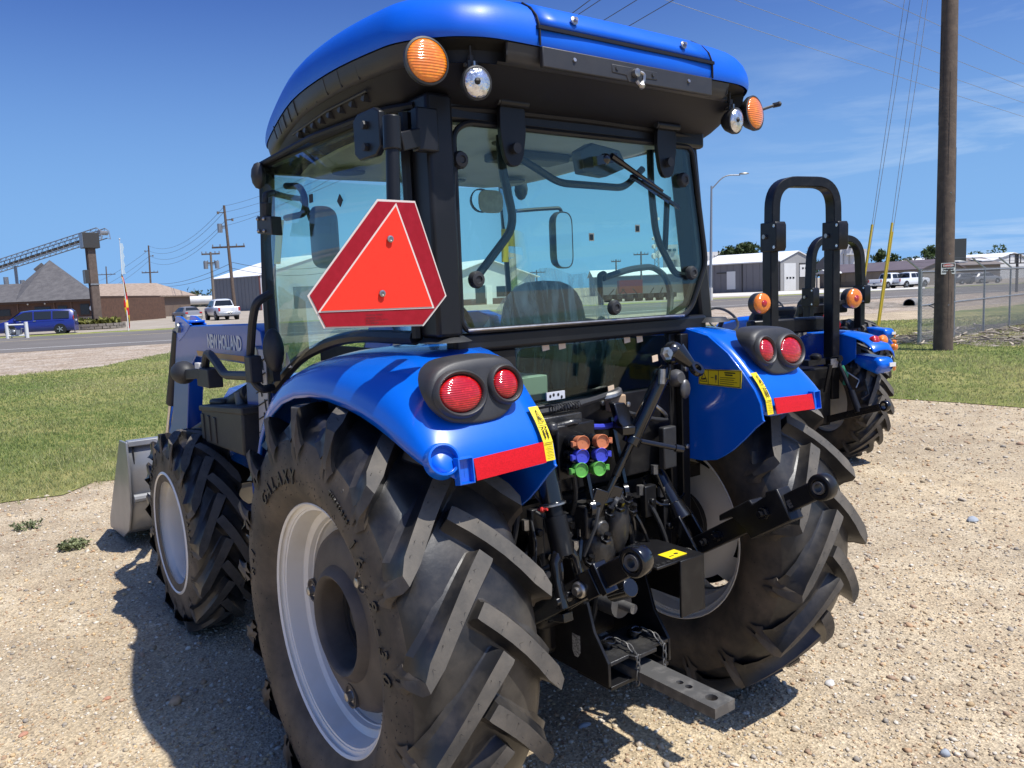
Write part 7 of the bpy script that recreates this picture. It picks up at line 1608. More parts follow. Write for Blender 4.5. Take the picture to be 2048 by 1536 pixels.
# right lower link with its pull-out end
br_ = Vector((0.4, -0.8849, 1.0599)); r1 = Vector((0.4, -0.2583, 0.674)); dr = (br_ - r1).normalized(); axr = Vector((1, -.05, 0)).normalized(); axr = (axr - dr * axr.dot(dr)).normalized()
b = MB(); eye(b, br_, axr, .044, .024, .046); b.bar(br_ - dr * .20, br_ - dr * .035, .032, .062, up=axr.cross(dr)); b.bar(r1 - dr * .45, br_ - dr * .30, .034, .070, up=axr.cross(dr)); rl_ = b.make('lower_link', BLACK, tractor, bevel=.004)
ball_bush(rl_, br_, axr, .024, .0135, .054)
upn = axr.cross(dr); upn = upn if upn.z > 0 else -upn
b = MB(); c0 = br_ - dr * .14; c1 = br_ - dr * .44
b.prism([tuple(p + axr * -.036) for p in (c0 - upn * .060, c0 + upn * .056, c0 - dr * .05 + upn * .062, c0 - dr * .055 + upn * .050, c0 - dr * .12 + upn * .044, c0 - dr * .125 + upn * .064, c1 + dr * .02 + upn * .062, c1 + dr * .01 + upn * .042, c1 + dr * .07 + upn * .038, c1 + dr * .10 - upn * .016, c1 + dr * .11 - upn * .062)], axr * .072)
b.make('link_slide', BLACK, rl_, bevel=.005)
for dd in (.225, .475, .545):
    b = MB(); p = br_ - dr * dd; r = .020 if dd != .545 else .014
    b.lathe([(0, r * 1.15), (.004, r * 1.15), (.004, r), (.022, r), (.022, r * .55), (.036, r * .5), (.036, 0)], p + axr * (-.037 if dd < .4 else -.017), -axr, 6 if dd != .545 else 14); b.make('link_nut', GLOSSB, rl_, smooth=25)
t_ = text_mesh('FE', .034, bold=.002); t_.xf(on_plane(br_ - dr * .155 - axr * .019 - upn * .018, dr, upn)); t_.make('cast_mark', RAWSTEEL, rl_, smooth=0)
# right lift rod with crank loop
lo, hi = Vector((0.385, -0.3908, 0.7339)), Vector((0.33, -0.1004, 1.1852))
dv = (hi - lo).normalized(); u = lambda t: lo.lerp(hi, t)
sx_ = Vector((1, 0, 0)); sx_ = (sx_ - dv * sx_.dot(dv)).normalized(); sd_ = dv.cross(sx_)
b = MB(); b.cyl(u(.36), u(1.0), .030, 18); b.cyl(u(.62), u(.65), .033, 18); rr2 = b.make('lift_rod', GLOSSB, tractor, bevel=.003)
b = MB(); b.tube(fillet([u(.37) + sx_ * .03, u(.40) + sx_ * .085, u(.60) + sx_ * .095, u(.63) + sx_ * .03], .03), .0065, 8); b.tube(fillet([u(.37) - sx_ * .03, u(.40) - sx_ * .085, u(.60) - sx_ * .095, u(.63) - sx_ * .03], .03), .0065, 8); b.make('crank_loop', GLOSSB, rr2)
b = MB()
b.cyl(u(.24), u(.37), .042, 14, r2=.033)
for s in (-1, 1): b.bar(u(.27) + sx_ * s * .034, u(-.02) + sx_ * s * .038, .014, .05, up=sd_)
b.cyl(u(0) - sx_ * .075, u(0) + sx_ * .065, .014, 10); b.make('lift_rod_fork', GLOSSB, rr2, bevel=.004)
b = MB(); q = u(.0) - sx_ * .055; b.tube([q + sd_ * .028 * math.cos(2 * math.pi * k / 14) + dv * .028 * math.sin(2 * math.pi * k / 14) - sx_ * .012 for k in range(14)], .0035, 6, closed=True); b.tube([q + dv * .03 - sx_ * .012, q - dv * .035 - sd_ * .02 - sx_ * .012], .004, 6); b.make('lynch_pin', STEEL, rr2)
b = MB(); q = u(.73); b.ball(q - sd_ * -.032 - sx_ * .0, .009, n=8); b.cyl(q, q + sd_ * .034, .005, 8); b.make('red_clip', REDPRINT, rr2)
# lift arms above
b = MB(); b.bar((0.33, -0.0999, 1.1692), (.20, .06, 1.12), .045, .07); b.bar((-0.36, -0.395, 1.2087), (-.20, .06, 1.12), .045, .07); b.cyl((-.24, .06, 1.12), (.24, .06, 1.12), .05, 16); b.make('lift_arm', BLACK, tractor, bevel=.005)
# top link, folded up against its rest
a0, a1 = Vector((-0.0274, -0.31, 0.9826)), Vector((0.2153, -0.42, 1.4804))
u = lambda t: a0.lerp(a1, t); dv = (a1 - a0).normalized()
b = MB(); b.cyl(u(-.04), u(.20), .012, 10); b.cyl(u(.18), u(.42), .015, 12); b.cyl(u(.40), u(.455), .033, 16); b.cyl(u(.45), u(.86), .027, 18); b.cyl(u(.855), u(.93), .032, 16, r2=.017)
tl_ = b.make('top_link', GLOSSB, tractor, bevel=.003)
b = MB(); q = u(.43); e_ = Vector((0.2437, -0.44, 1.1466)); b.cyl(q, e_, .0095, 10); b.cyl(e_ - (e_ - q).normalized() * .03, e_, .014, 10); b.make('turning_handle', GLOSSB, tl_)
b = MB(); hd = u(1.02); b.ball(hd, .042, .038, .042, 14); b.cyl(hd - Vector((.05, .02, 0)), hd - Vector((.02, .02, 0)), .026, 14); b.make('top_link_head', GLOSSB, tl_, smooth=50)
b = MB(); hz_ = Vector((0.2051, -0.45, 1.4998)); ez = Vector((0.2513, -0.5, 1.4357)); dz = (ez - hz_).normalized()
b.tube([hz_, hz_.lerp(ez, .45), hz_.lerp(ez, .75)], [.036, .024, .016], 14); nr = dz.cross(Vector((.3, -1, .2))).normalized(); ak = dz.cross(nr).normalized()
b.lathe([(-.010, .014), (-.010, .026), (0, .029), (.010, .026), (.010, .014)], ez, ak, 22, closed=True); b.make('top_link_eye', GLOSSB, tl_, smooth=50)
b = MB(); q = Vector((0.1385, -0.46, 1.4952)); b.lathe([(0, .024), (.012, .024), (.012, .014), (.024, .014), (.024, 0)], q, (0, -1, .2), 6); b.make('top_link_nut', STEEL, tl_, smooth=30); b = MB(); b.cyl(q - Vector((.015, 0, .05)), q - Vector((.02, .0, .10)), .012, 10); b.make('top_link_pin', STEEL, tl_, smooth=30)
b = MB(); b.tube([u(.0) + Vector((-.03, .02, .05)), u(-.02) + Vector((-.03, 0, -.01))], .012, 8); b.bar(u(-.03) + Vector((-.035, 0, -.02)), u(.10) + Vector((-.035, 0, .0)), .012, .05); b.bar(u(-.03) + Vector((.035, 0, -.02)), u(.10) + Vector((.035, 0, .0)), .012, .05); b.cyl(u(0) - Vector((.07, 0, 0)), u(0) + Vector((.07, 0, 0)), .013, 10); b.make('top_link_fork', GLOSSB, tl_, bevel=.003)
# upper rest bracket
b = MB(); b.prism([(0.0194, -0.33, 1.33), (0.0725, -0.33, 1.3254), (0.0938, -0.36, 1.2549), (0.0867, -0.38, 1.2176), (0.0381, -0.38, 1.2245), (0.0163, -0.36, 1.2653)], (0, .03, 0)); b.bar((0.0385, -0.38, 1.2349), (0.0699, -0.3, 1.2463), .05, .03); b.make('link_rest', GLOSSB, tractor, bevel=.004)
# rocker bracket / draft control casting low in the middle
cst = mat('black_casting', (.020, .020, .021), .4, coat=.15, noise=(12, (.045, .043, .04), .45, .7), bump=(55, .5, .006))
b = MB(); 
b.ball((-.02, -.26, .82), .085, .07, .10, 14); b.bx(-.10, .10, -.30, -.12, .86, .98); b.ball((.04, -.30, .90), .055, .05, .12, 12); b.bx(-.13, .12, -.27, -.10, .70, .80); b.cyl((-.055, -.34, .90), (-.055, -.26, .90), .03, 12)
b.make('draft_control_casting', cst, tractor, bevel=.008)
for p in ((.055, -.345, .975), (-.02, -.33, .94), (.02, -.34, .955), (-.06, -.35, .86), (.09, -.33, .93), (-.10, -.31, .78)):
    b = MB(); b.lathe([(0, .020), (.012, .020), (.014, .014), (.014, .012), (.034, .012), (.034, 0)], p, (0, -.5, 1), 6); b.make('casting_bolt', GLOSSB, tractor, smooth=30)
for q in ((-.075, -.30, .97), (.085, -.30, 1.0)):
    b = MB(); b.lathe([(-.008, .016), (-.008, .034), (.008, .034), (.008, .016)], q, (1, -.4, 0), 20, closed=True); b.bar(Vector(q) + Vector((0, 0, .03)), Vector(q) + Vector((.0, .06, .26)), .014, .024); b.make('lever_eye', GLOSSB, tractor, smooth=40)
# hydraulic couplers with coloured dust caps
vb = MB(); vb.bx(-.265, -.10, -.36, -.24, 1.11, 1.29); valve = vb.make('remote_valve', BLACK, tractor, bevel=.006)
vb = MB(); vb.bx(-.30, -.12, -.32, -.25, 1.275, 1.315); vb.ball((-.27, -.34, 1.28), .025, n=8); vb.tube([(-.25, -.34, 1.285), (-.20, -.36, 1.295), (-.15, -.34, 1.285)], .012, 8); vb.make('valve_spool', cst, valve, bevel=.004)
caps = (((-0.2403, -0.45, 1.2439), CAPBROWN, -1), ((-0.1566, -0.45, 1.2363), CAPBROWN, 1), ((-0.2487, -0.455, 1.2026), CAPBLUE, -1), ((-0.1673, -0.455, 1.1944), CAPBLUE, 1), ((-0.2592, -0.46, 1.1618), CAPGREEN, -1), ((-0.1824, -0.46, 1.1535), CAPGREEN, 1))
for c, m_, s in caps:
    axc = Vector((-.22, -1, .10)).normalized(); c = Vector(c)
    b = MB(); b.cyl(c - axc * .13, c - axc * .012, .0195, 16); b.cyl(c - axc * .08, c - axc * .05, .023, 16); cp = b.make('hydraulic_coupler', GLOSSB, valve, smooth=40)
    b = MB(); b.lathe([(-.022, .0225), (.008, .0240), (.010, .0225), (.004, .0195), (.003, .001)], c, axc, 26)
    sdv = axc.cross(Vector((0, 0, 1))).normalized() * (1 if s < 0 else -1); sdv = -sdv if sdv.x * s < 0 else sdv
    b.bar(c + sdv * .018, c + sdv * .036, .011, .014, up=axc); b.cyl(c + sdv * .034 + Vector((0, 0, -.009)), c + sdv * .034 + Vector((0, 0, .009)), .006, 8)
    b.make('dust_cap', m_, cp, smooth=35)
# hoses, cables and small hardware on the rear wall
rr3 = random.Random(5)
for (p0, p1, r, m_) in (((-.30, -.27, 1.325), (.10, -.27, 1.36), .011, PLASTIC), ((.10, -.27, 1.36), (.02, -.28, 1.345), .014, STEEL), ((-.25, -.28, 1.12), (-.30, -.22, .85), .010, PLASTIC), ((-.20, -.28, 1.12), (-.17, -.20, .85), .010, PLASTIC), ((-.14, -.28, 1.12), (-.10, -.20, .9), .009, PLASTIC),
                        ((.08, -.26, 1.30), (.36, -.26, 1.22), .008, PLASTIC), ((-.12, -.27, 1.27), (.10, -.27, 1.245), .010, CAPBLUE), ((.27, -.26, 1.30), (.37, -.25, 1.23), .007, STEEL), ((-.36, -.26, 1.02), (-.38, -.2, .8), .009, PLASTIC)):
    a_, b_2 = Vector(p0), Vector(p1); mid = (a_ + b_2) / 2 + Vector((rr3.uniform(-.02, .02), -.04, rr3.uniform(-.03, .0)))
    b = MB(); b.tube([(a_ * (1 - t / 6) ** 2 + mid * 2 * (t / 6) * (1 - t / 6) + b_2 * (t / 6) ** 2) for t in range(7)], r, 8); b.make('hydraulic_hose', m_, tractor)
b = MB(); b.tube([(-.235 + .008 * math.cos(k * 1.3) * 0 + k * .0022, -.30 + .013 * math.cos(k * 1.2), 1.338 + .013 * math.sin(k * 1.2)) for k in range(56)], .0028, 5); b.make('coil_spring', PLASTIC, tractor)
b = MB(); b.bx(-.215, -.135, -.252, -.246, 1.358, 1.385); dc = b.make('lever_decal', mat('decal_white', (.62, .64, .68), .5), tractor)
b = MB()
for x_ in (-.20, -.185, -.165, -.15): b.ball((x_, -.2525, 1.37 + .006 * math.sin(x_ * 300)), .005, .001, .006, 8)
b.make('lever_symbols', PRINT, dc)
b = MB(); b.lathe([(0, .032), (.015, .034), (.03, .028), (.04, .02), (.04, 0)], (.395, -.27, 1.375), (-.1, -1, .1), 16); b.ball((.41, -.31, 1.335), .026, .014, .038, 12); b.make('trailer_socket', mat('zinc_cap', (.12, .12, .125), .4, metal=.5), tractor, smooth=45)
b = MB(); b.bx(.30, .37, -.30, -.27, 1.04, 1.20); b.make('relay_cover', PLASTIC, tractor, bevel=.006)
b = MB(); b.bx(.05, .13, -.28, -.25, 1.29, 1.345); b.make('tan_fitting', mat('tan_plastic', (.40, .28, .18), .6), tractor, bevel=.006)
# PTO shield with yellow label
b = MB(); b.bx(.035, .265, -.50, -.26, .770, .780); b.bx(.14, .265, -.512, -.502, .575, .780); b.bx(.258, .268, -.50, -.24, .58, .770); sh = b.make('pto_shield', BLACK, tractor, bevel=.003)
b = MB(); b.bx(.13, .215, -.475, -.415, .7805, .7825); b.make('yellow_label', YELLOW, sh, smooth=0)
b = MB(); b.ball((.185, -.45, .7825), .011, .007, .002, 10); b.bx(.142, .165, -.46, -.456, .7826, .7836); b.make('label_print', PRINT, sh)
for k in range(4):
    b = MB(); b.bx(.05 + k * .026, .066 + k * .026, -.49, -.477, .7801, .7812); b.make('shield_slot', PRINT, sh)
b = MB(); b.cyl((0, -.42, .62), (0, -.24, .62), .0175, 12); b.cyl((0, -.36, .62), (0, -.24, .62), .05, 16); b.make('pto_shaft', RAWSTEEL, tractor)
# drawbar bracket and drawbar
b = MB()
pl_ = [(-.453, .401), (-.452, .482), (-.385, .572), (-.36, .65), (-.30, .80), (-.05, .80), (.02, .40)]
b.prism([(-.158, y, z) for y, z in pl_], (.012, 0, 0)); brk = b.make('drawbar_bracket', BLACK, tractor, bevel=.002)
b = MB(); b.prism([(.135, y, z) for y, z in pl_], (.012, 0, 0)); b.make('bracket_plate', BLACK, brk, bevel=.002)
b = MB(); b.prism([(-.146, -.452, .470), (-.06, -.448, .470), (-.052, -.475, .470), (.052, -.475, .470), (.06, -.448, .470), (.135, -.452, .470), (.135, -.28, .470), (-.146, -.28, .470)], (0, 0, .014)); b.make('top_plate', cst, brk, bevel=.002)
b = MB(); b.bx(-.146, .135, -.452, -.28, .385, .398); b.make('bottom_plate', BLACK, brk, bevel=.002)
for x_ in (-.075, .055):
    b = MB(); b.cyl((x_, -.36, .40), (x_, -.36, .50), .013, 12); b.cyl((x_, -.36, .497), (x_, -.36, .506), .022, 14)
    b.tube([(x_ + .025 * math.cos(k * .45), -.37 + .02 * math.sin(k * .45), .512 + .004 * math.sin(k)) for k in range(14)], .0035, 6, closed=True); pn_ = b.make('hitch_pin', GLOSSB, brk, smooth=40)
    b = MB(); pts = [(x_ + .03, -.385, .51), (x_ + .035, -.44, .50), (x_ + .035, -.475, .47), (x_ + .03, -.478, .42), (x_ + .025, -.478, .375)]
    for i in range(len(pts) - 1):
        a_, c_ = Vector(pts[i]), Vector(pts[i + 1])
        for k in range(2):
            p = a_.lerp(c_, k / 2); d = (c_ - a_).normalized(); n_ = d.cross(Vector((1, 0, 0) if k else (0, .6, .8))).normalized()
            b.tube([p + d * .017 * math.cos(2 * math.pi * j / 10) + n_ * .008 * math.sin(2 * math.pi * j / 10) for j in range(10)], .0028, 5, closed=True)
    b.make('pin_chain', RAWSTEEL, brk, smooth=40)
def holed_bar(x0, x1, y0, y1, z0, z1, holes):
    """flat bar along y with round through holes at x=0"""
    m_ = MB(); n = 24
    ys = [y0] + [h - r * 1.6 for h, r in holes] + [h + r * 1.6 for h, r in holes] + [y1]; ys = sorted(ys)
    spans = []; cur = y0
    for h, r in sorted(holes):
        spans.append((cur, h - r * 1.35, None)); spans.append((h - r * 1.35, h + r * 1.35, (h, r))); cur = h + r * 1.35
    spans.append((cur, y1, None))
    for a_, c_, hole in spans:
        for z, flip in ((z1, False), (z0, True)):
            if hole is None:
                f = [(x0, a_, z), (x1, a_, z), (x1, c_, z), (x0, c_, z)]; m_.add(f if not flip else f[::-1], [(0, 1, 2, 3)])
            else:
                h, r = hole; inn = [(r * math.cos(2 * math.pi * k / n), h + r * math.sin(2 * math.pi * k / n), z) for k in range(n)]
                ou = []
                for k in range(n):
                    cx_, sy_ = math.cos(2 * math.pi * k / n), math.sin(2 * math.pi * k / n); L_ = min((x1 / abs(cx_)) if abs(cx_) > 1e-6 else 9, ((c_ - a_) / 2 / abs(sy_)) if abs(sy_) > 1e-6 else 9)
                    ou.append((cx_ * L_, h + sy_ * L_, z))
                for sx2 in (-1, 1):
                    for sy2 in (-1, 1):
                        cor = (x1 * sx2, h + sy2 * (c_ - a_) / 2, z)
                        best = min(range(n), key=lambda k: (ou[k][0] - cor[0]) ** 2 + (ou[k][1] - cor[1]) ** 2); ou[best] = cor
                vs = inn + ou; fs = [(k, (k + 1) % n, n + (k + 1) % n, n + k) for k in range(n)]
                m_.add(vs, [tuple(reversed(f)) if not flip else f for f in fs])
                if not flip: m_.lathe([(z0 - h * 0, r), (z1, r)], (0, h, 0), (0, 0, 1), n)
    m_.add([(x0, y0, z0), (x1, y0, z0), (x1, y0, z1), (x0, y0, z1)], [(0, 1, 2, 3)]); m_.add([(x0, y1, z0), (x1, y1, z0), (x1, y1, z1), (x0, y1, z1)], [(3, 2, 1, 0)])
    m_.add([(x0, y0, z0), (x0, y1, z0), (x0, y1, z1), (x0, y0, z1)], [(3, 2, 1, 0)]); m_.add([(x1, y0, z0), (x1, y1, z0), (x1, y1, z1), (x1, y0, z1)], [(0, 1, 2, 3)])
    return m_
holed_bar(-.048, .048, -.805, -.10, .398, .432, [(-.752, .020), (-.660, .0125), (-.622, .0125)]).make('drawbar', RAWSTEEL, tractor, smooth=30, bevel=.0)
b = MB(); b.prism([(-.1585, y, z) for y, z in ((-.315, .535), (-.275, .535), (-.275, .475), (-.285, .455), (-.302, .455), (-.315, .475))], (-.0015, 0, 0)); b.make('bracket_decal', mat('pale_decal', (.40, .41, .40), .5, noise=(120, (.12, .12, .12), .45, .6)), brk, smooth=0)
# denser clutter of lines, clips and bolts round the rear housing
rr4 = random.Random(23)
for k in range(16):
    p = Vector((rr4.uniform(-.34, .34), -.26, rr4.uniform(.80, 1.05))); q = Vector((p.x + rr4.uniform(-.14, .14), -.24 - rr4.uniform(0, .05), p.z - rr4.uniform(.12, .35))); mid = (p + q) / 2 + Vector((rr4.uniform(-.05, .05), -rr4.uniform(.02, .07), rr4.uniform(-.04, .04)))
    b = MB(); b.tube([p * (1 - t / 7) ** 2 + mid * 2 * (t / 7) * (1 - t / 7) + q * (t / 7) ** 2 for t in range(8)], rr4.choice((.006, .008, .011)), 7); b.make('hydraulic_line', rr4.choice((PLASTIC, GLOSSB, BLACK)), tractor)
    b = MB(); b.cyl(p - Vector((0, 0, .015)), p + Vector((0, 0, .02)), .015, 6); b.make('line_fitting', rr4.choice((STEEL, RAWSTEEL, GLOSSB)), tractor, smooth=25)
for k in range(18):
    a_ = 2 * math.pi * k / 18; p = Vector((.20 * math.cos(a_) * 1.2, -.245, .76 + .17 * math.sin(a_))); b = MB(); b.lathe([(0, .013), (.010, .013), (.010, 0)], p, (0, -1, 0), 6); b.make('housing_bolt', rr4.choice((RAWSTEEL, GLOSSB)), tractor, smooth=25)
for (x_, z_, w_, h_) in ((-.30, .93, .05, .16), (.24, .93, .06, .12), (.33, .82, .04, .20), (-.24, .66, .08, .10), (.10, .64, .06, .08)):
    b = MB(); b.box((x_, -.27, z_), (w_, .03, h_)); b.cyl((x_, -.30, z_), (x_, -.28, z_), .014, 8); b.make('bracket_block', BLACK, tractor, bevel=.005)
# clutter low on the left: hoses and a tie by the left link
for k in range(9):
    b = MB(); p = Vector((-.36 + rr3.uniform(-.06, .12), -.42 + rr3.uniform(-.03, .12), .70 + rr3.uniform(-.05, .25))); q = p + Vector((rr3.uniform(-.08, .08), rr3.uniform(-.02, .1), rr3.uniform(-.1, .22)))
    b.tube([p, p.lerp(q, .5) + Vector((0, -.02, .02)), q], rr3.choice((.004, .006, .009)), 6); b.make('cable', PLASTIC, tractor)
b = MB(); b.bar((-0.3, -0.3509, 0.6553), (-0.3, -0.5315, 0.785), .06, .022); b.bar((-.33, -.46, .70), (-.30, .15, .56), .04, .03); b.cyl((-0.2, -0.61, 0.8047), (-0.2, -0.5269, 0.7648), .03, 14); b.make('stabiliser', GLOSSB, tractor, bevel=.003)

# ================================================================ loader, bonnet and boxes ahead of the cab
for s in (-1, 1):
    xo = .665; th = .085
    # arm: knee at the rear post, long blue beam, drop to the bucket
    if True:
        prof = [(1.12, 1.345), (1.18, 1.60), (1.30, 1.63), (2.34, 1.612), (2.50, 1.625), (2.58, 1.60), (2.86, 1.05), (3.02, .90), (3.02, .70), (2.78, .70), (2.55, 1.00), (2.40, 1.36), (2.24, 1.445), (1.30, 1.44), (1.24, 1.38)]
    b = MB(); b.prism([(s * xo, y, z) for y, z in prof], (-s * th, 0, 0)); arm = b.make('loader_arm', LOADER_BLUE, tractor, bevel=.006)
    b = MB(); b.prism([(s * (xo + .003), y, z) for y, z in [(1.25, 1.452), (2.18, 1.452), (2.20, 1.478), (1.25, 1.478)]], (-s * .004, 0, 0)); b.make('arm_stripe', mat('stripe_orange', (.52, .27, .075), .4), arm, smooth=0)
    if s < 0:
        t = text_mesh('NEW HOLLAND', .098, bold=.003, space=.92); t.xf(on_plane((-xo - .003, 1.985, 1.503), (0, -1, 0), (0, 0, 1))); t.xf(Matrix.Translation((0, 0, 0))); o_ = t.make('arm_lettering', mat('letter_white', (.75, .75, .74), .5), arm, smooth=0)
        o_.scale = (1, .80, 1); o_.location = (0, 1.985 * .2, 0)
    b = MB(); b.cyl((s * (xo - th - .01), 2.50, 1.60), (s * (xo + .02), 2.50, 1.60), .03, 14); b.cyl((s * (xo - th - .01), 2.94, .82), (s * (xo + .02), 2.94, .82), .035, 14); b.cyl((s * (xo - th - .01), 1.22, 1.50), (s * (xo + .02), 1.22, 1.50), .035, 14); b.make('arm_pin', STEEL, arm)
    # pale blue boom plates on the knee standing up over the beam
    b = MB()
    for xx in (xo + .004, xo - th + .010): b.prism([(s * xx, y, z) for y, z in [(2.36, 1.58), (2.28, 1.618), (2.46, 1.662), (2.56, 1.665), (2.60, 1.62), (2.54, 1.52)]], (-s * .014, 0, 0))
    b.bx(*sorted((s * xo, s * (xo - th))), 2.30, 2.54, 1.628, 1.640); b.make('knee_plate', BLUE, arm, bevel=.003)
    b = MB(); b.cyl((s * (xo - .04), 1.42, 1.30), (s * (xo - .04), 2.55, .98), .030, 14); b.cyl((s * (xo - .04), 1.5, 1.30), (s * (xo - .04), 2.15, 1.12), .042, 14); b.make('lift_cylinder', PLASTIC, arm, bevel=.003)
    b = MB(); b.cyl((s * (xo - .02), 2.62, 1.58), (s * (xo - .02), 2.94, 1.12), .034, 14); b.make('tilt_cylinder', PLASTIC, arm, bevel=.003)
    b = MB(); b.cyl((s * (xo - .02), 2.92, 1.16), (s * (xo - .02), 3.14, .86), .018, 12); b.make('cylinder_rod', mat('chrome_rod', (.6, .6, .6), .15, metal=1.0), arm)
    # upright loader mast
    b = MB(); b.prism([(s * (xo - .01), y, z) for y, z in [(1.20, .80), (1.10, 1.56), (1.26, 1.58), (1.46, 1.36), (1.50, .80)]], (-s * .06, 0, 0)); b.make('loader_mast', LOADER_BLUE, tractor, bevel=.006)
b = MB(); b.prism([(-.680, y, z) for y, z in [(1.10, 1.52), (1.20, 1.52), (1.26, 1.10), (1.12, 1.10)]], (.004, 0, 0)); mp_ = b.make('print_plate', mat('grey_decal', (.42, .42, .44), .45), tractor, smooth=0)
for k in range(6):
    b = MB(); z = 1.48 - k * .06; b.tube([(-.684, 1.11, z), (-.684, 1.24, z - .04)], .003, 5); b.tube([(-.684, 1.14 + .02 * (k % 3), z), (-.684, 1.13 + .02 * (k % 3), z - .05)], .003, 5); b.make('plate_line', PRINT, mp_)
# bucket
bw = .80
prof = [(3.62, .79), (3.60, .60), (3.66, .34), (3.78, .17), (4.0, .08), (4.45, .04)]
b = MB(); rows = [[(x, y, z) for x in (-bw, -bw / 2, 0, bw / 2, bw)] for y, z in prof]; b.grid(rows)
bk = b.make('bucket', BUCKET, tractor, smooth=20, solid=.012)
for s in (-1, 1):
    b = MB(); b.prism([(s * bw, y, z) for y, z in [(3.58, .81), (3.58, .60), (3.64, .33), (3.77, .15), (4.0, .05), (4.5, .02), (4.48, .10), (3.80, .80)]], (s * .014, 0, 0)); b.make('bucket_side', BUCKET, bk, bevel=.004)
    b = MB(); b.tube([(s * (bw - .03), 3.595, .78), (s * (bw - .03), 3.60, .60), (s * (bw - .03), 3.655, .345)], .006, 6); b.make('bucket_rib', PRINT, bk)
b = MB(); b.bx(-bw, bw, 3.58, 3.66, .775, .815); b.make('bucket_lip', BUCKET, bk, bevel=.006)
b = MB(); b.cyl((-bw + .01, 3.615, .405), (bw - .01, 3.615, .405), .030, 10); b.make('bucket_bend', BUCKET, bk)
for z in (.50, .58):
    b = MB(); b.bx(-.45, .45, 3.575, 3.60, z, z + .028); b.make('bucket_bar', BUCKET, bk, bevel=.003)
b = MB(); b.tube([(-.36, 3.585, .67), (-.22, 3.585, .665)], .018, 8); b.make('bucket_slot', PLASTIC, bk)
t = text_mesh('9183', .085, bold=.002); t.xf(on_plane((-.30, 3.572, .515), (1, 0, 0), (0, 0, 1))); t.make('bucket_stencil', WHITE, bk, smooth=0)
for s in (-1, 1):
    b = MB(); b.prism([(s * .46, y, z) for y, z in [(3.60, .78), (3.46, .84), (3.38, .80), (3.46, .55), (3.62, .35)]], (s * .02, 0, 0)); b.prism([(s * .56, y, z) for y, z in [(3.60, .78), (3.46, .84), (3.38, .80), (3.46, .55), (3.62, .35)]], (s * .02, 0, 0)); b.make('bucket_ear', LOADER_BLUE, bk, bevel=.003)
    b = MB(); b.bar((s * .58, 2.95, .82), (s * .52, 3.52, .52), .06, .10); b.bar((s * .62, 3.14, .90), (s * .52, 3.42, .83), .05, .06); b.make('bucket_link', LOADER_BLUE, bk, bevel=.004)
b = MB(); b.cyl((-.64, 2.96, .86), (.64, 2.96, .86), .05, 14); b.make('loader_cross_tube', LOADER_BLUE, tractor)
# bonnet
rows = []
for y, hw, zt, zs in ((1.12, .34, 1.36, 1.26), (1.30, .34, 1.36, 1.26), (1.9, .34, 1.33, 1.23), (2.5, .34, 1.27, 1.17), (3.0, .33, 1.20, 1.10), (3.15, .30, 1.08, 1.0), (3.2, .26, .80, .80)):
    rows.append([(-hw, y, .72), (-hw, y, zs - .08), (-hw * .96, y, zs), (-hw * .80, y, zt - .03), (-hw * .4, y, zt), (0, y, zt + .006), (hw * .4, y, zt), (hw * .80, y, zt - .03), (hw * .96, y, zs), (hw, y, zs - .08), (hw, y, .72)])
b = MB(); b.grid(rows); b.f.append(tuple(range(len(b.v) - 11, len(b.v)))); b.m.append(0); bon = b.make('bonnet', BLUE, tractor, smooth=50, solid=.01)
b = MB(); b.bx(-.46, .46, 2.86, 2.93, .55, .75); b.make('front_weight_frame', BLACK, tractor, bevel=.01)
b = MB(); b.cyl((.36, 1.42, .95), (.36, 1.42, 1.55), .04, 16); b.cyl((.36, 1.42, 1.55), (.36, 1.42, 2.2), .033, 14); b.make('exhaust_pipe', PLASTIC, tractor)
b = MB(); b.cyl((-0.66, 1.5603, 1.2957), (-0.66, 1.5406, 1.197), .024, 12); b.make('grey_post', mat('grey_cap', (.13, .135, .14), .35), tractor)
# battery box and step
b = MB(); y0, y1 = 1.30, 1.93
b.prism([(-.745, y, z) for y, z in [(1.28, 1.245), (1.93, 1.195), (1.93, 1.05), (1.88, 1.02), (1.30, 1.03)]], (.30, 0, 0)); bb = b.make('battery_box', PLASTIC, tractor, bevel=.012)
b = MB(); b.prism([(-.752, y, z) for y, z in [(1.26, 1.262), (1.945, 1.210), (1.945, 1.180), (1.26, 1.225)]], (.316, 0, 0)); b.make('box_lid', PLASTIC, bb, bevel=.008)
for y in (1.90, 1.80, 1.70): 
    b = MB(); b.bx(-.752, -.742, y - .02, y + .02, 1.04, 1.17); b.make('box_rib', PLASTIC, bb, bevel=.003)
b = MB(); b.bar((-.58, 1.75, 1.03), (-.50, 1.30, .62), .05, .12); b.make('box_bracket', BLACK, bb, bevel=.01)
b = MB(); b.bar((-.66, 1.92, 1.222), (-.64, 1.76, 1.232), .10, .035); b.make('box_cover', PLASTIC, bb, bevel=.015)
# tank and steps behind the front wheel
b = MB(); b.cyl((-.66, 1.18, .98), (-.66, 1.26, .44), .065, 18); b.bar((-.68, 1.05, .46), (-.68, 1.25, .34), .14, .03); b.bar((-.68, 1.0, .38), (-.68, 1.2, .22), .22, .035); b.make('side_tank', PLASTIC, tractor, bevel=.012)
b = MB(); b.cyl((-.64, 1.26, .96), (-.64, 1.26, 1.03), .02, 12); b.make('tank_cap', STEEL, tractor)
b = MB(); b.bx(-.60, -.25, .75, 1.3, .50, .95); b.bx(.25, .60, .75, 1.3, .50, .95); b.make('fuel_tank', BLACK, tractor, bevel=.03)

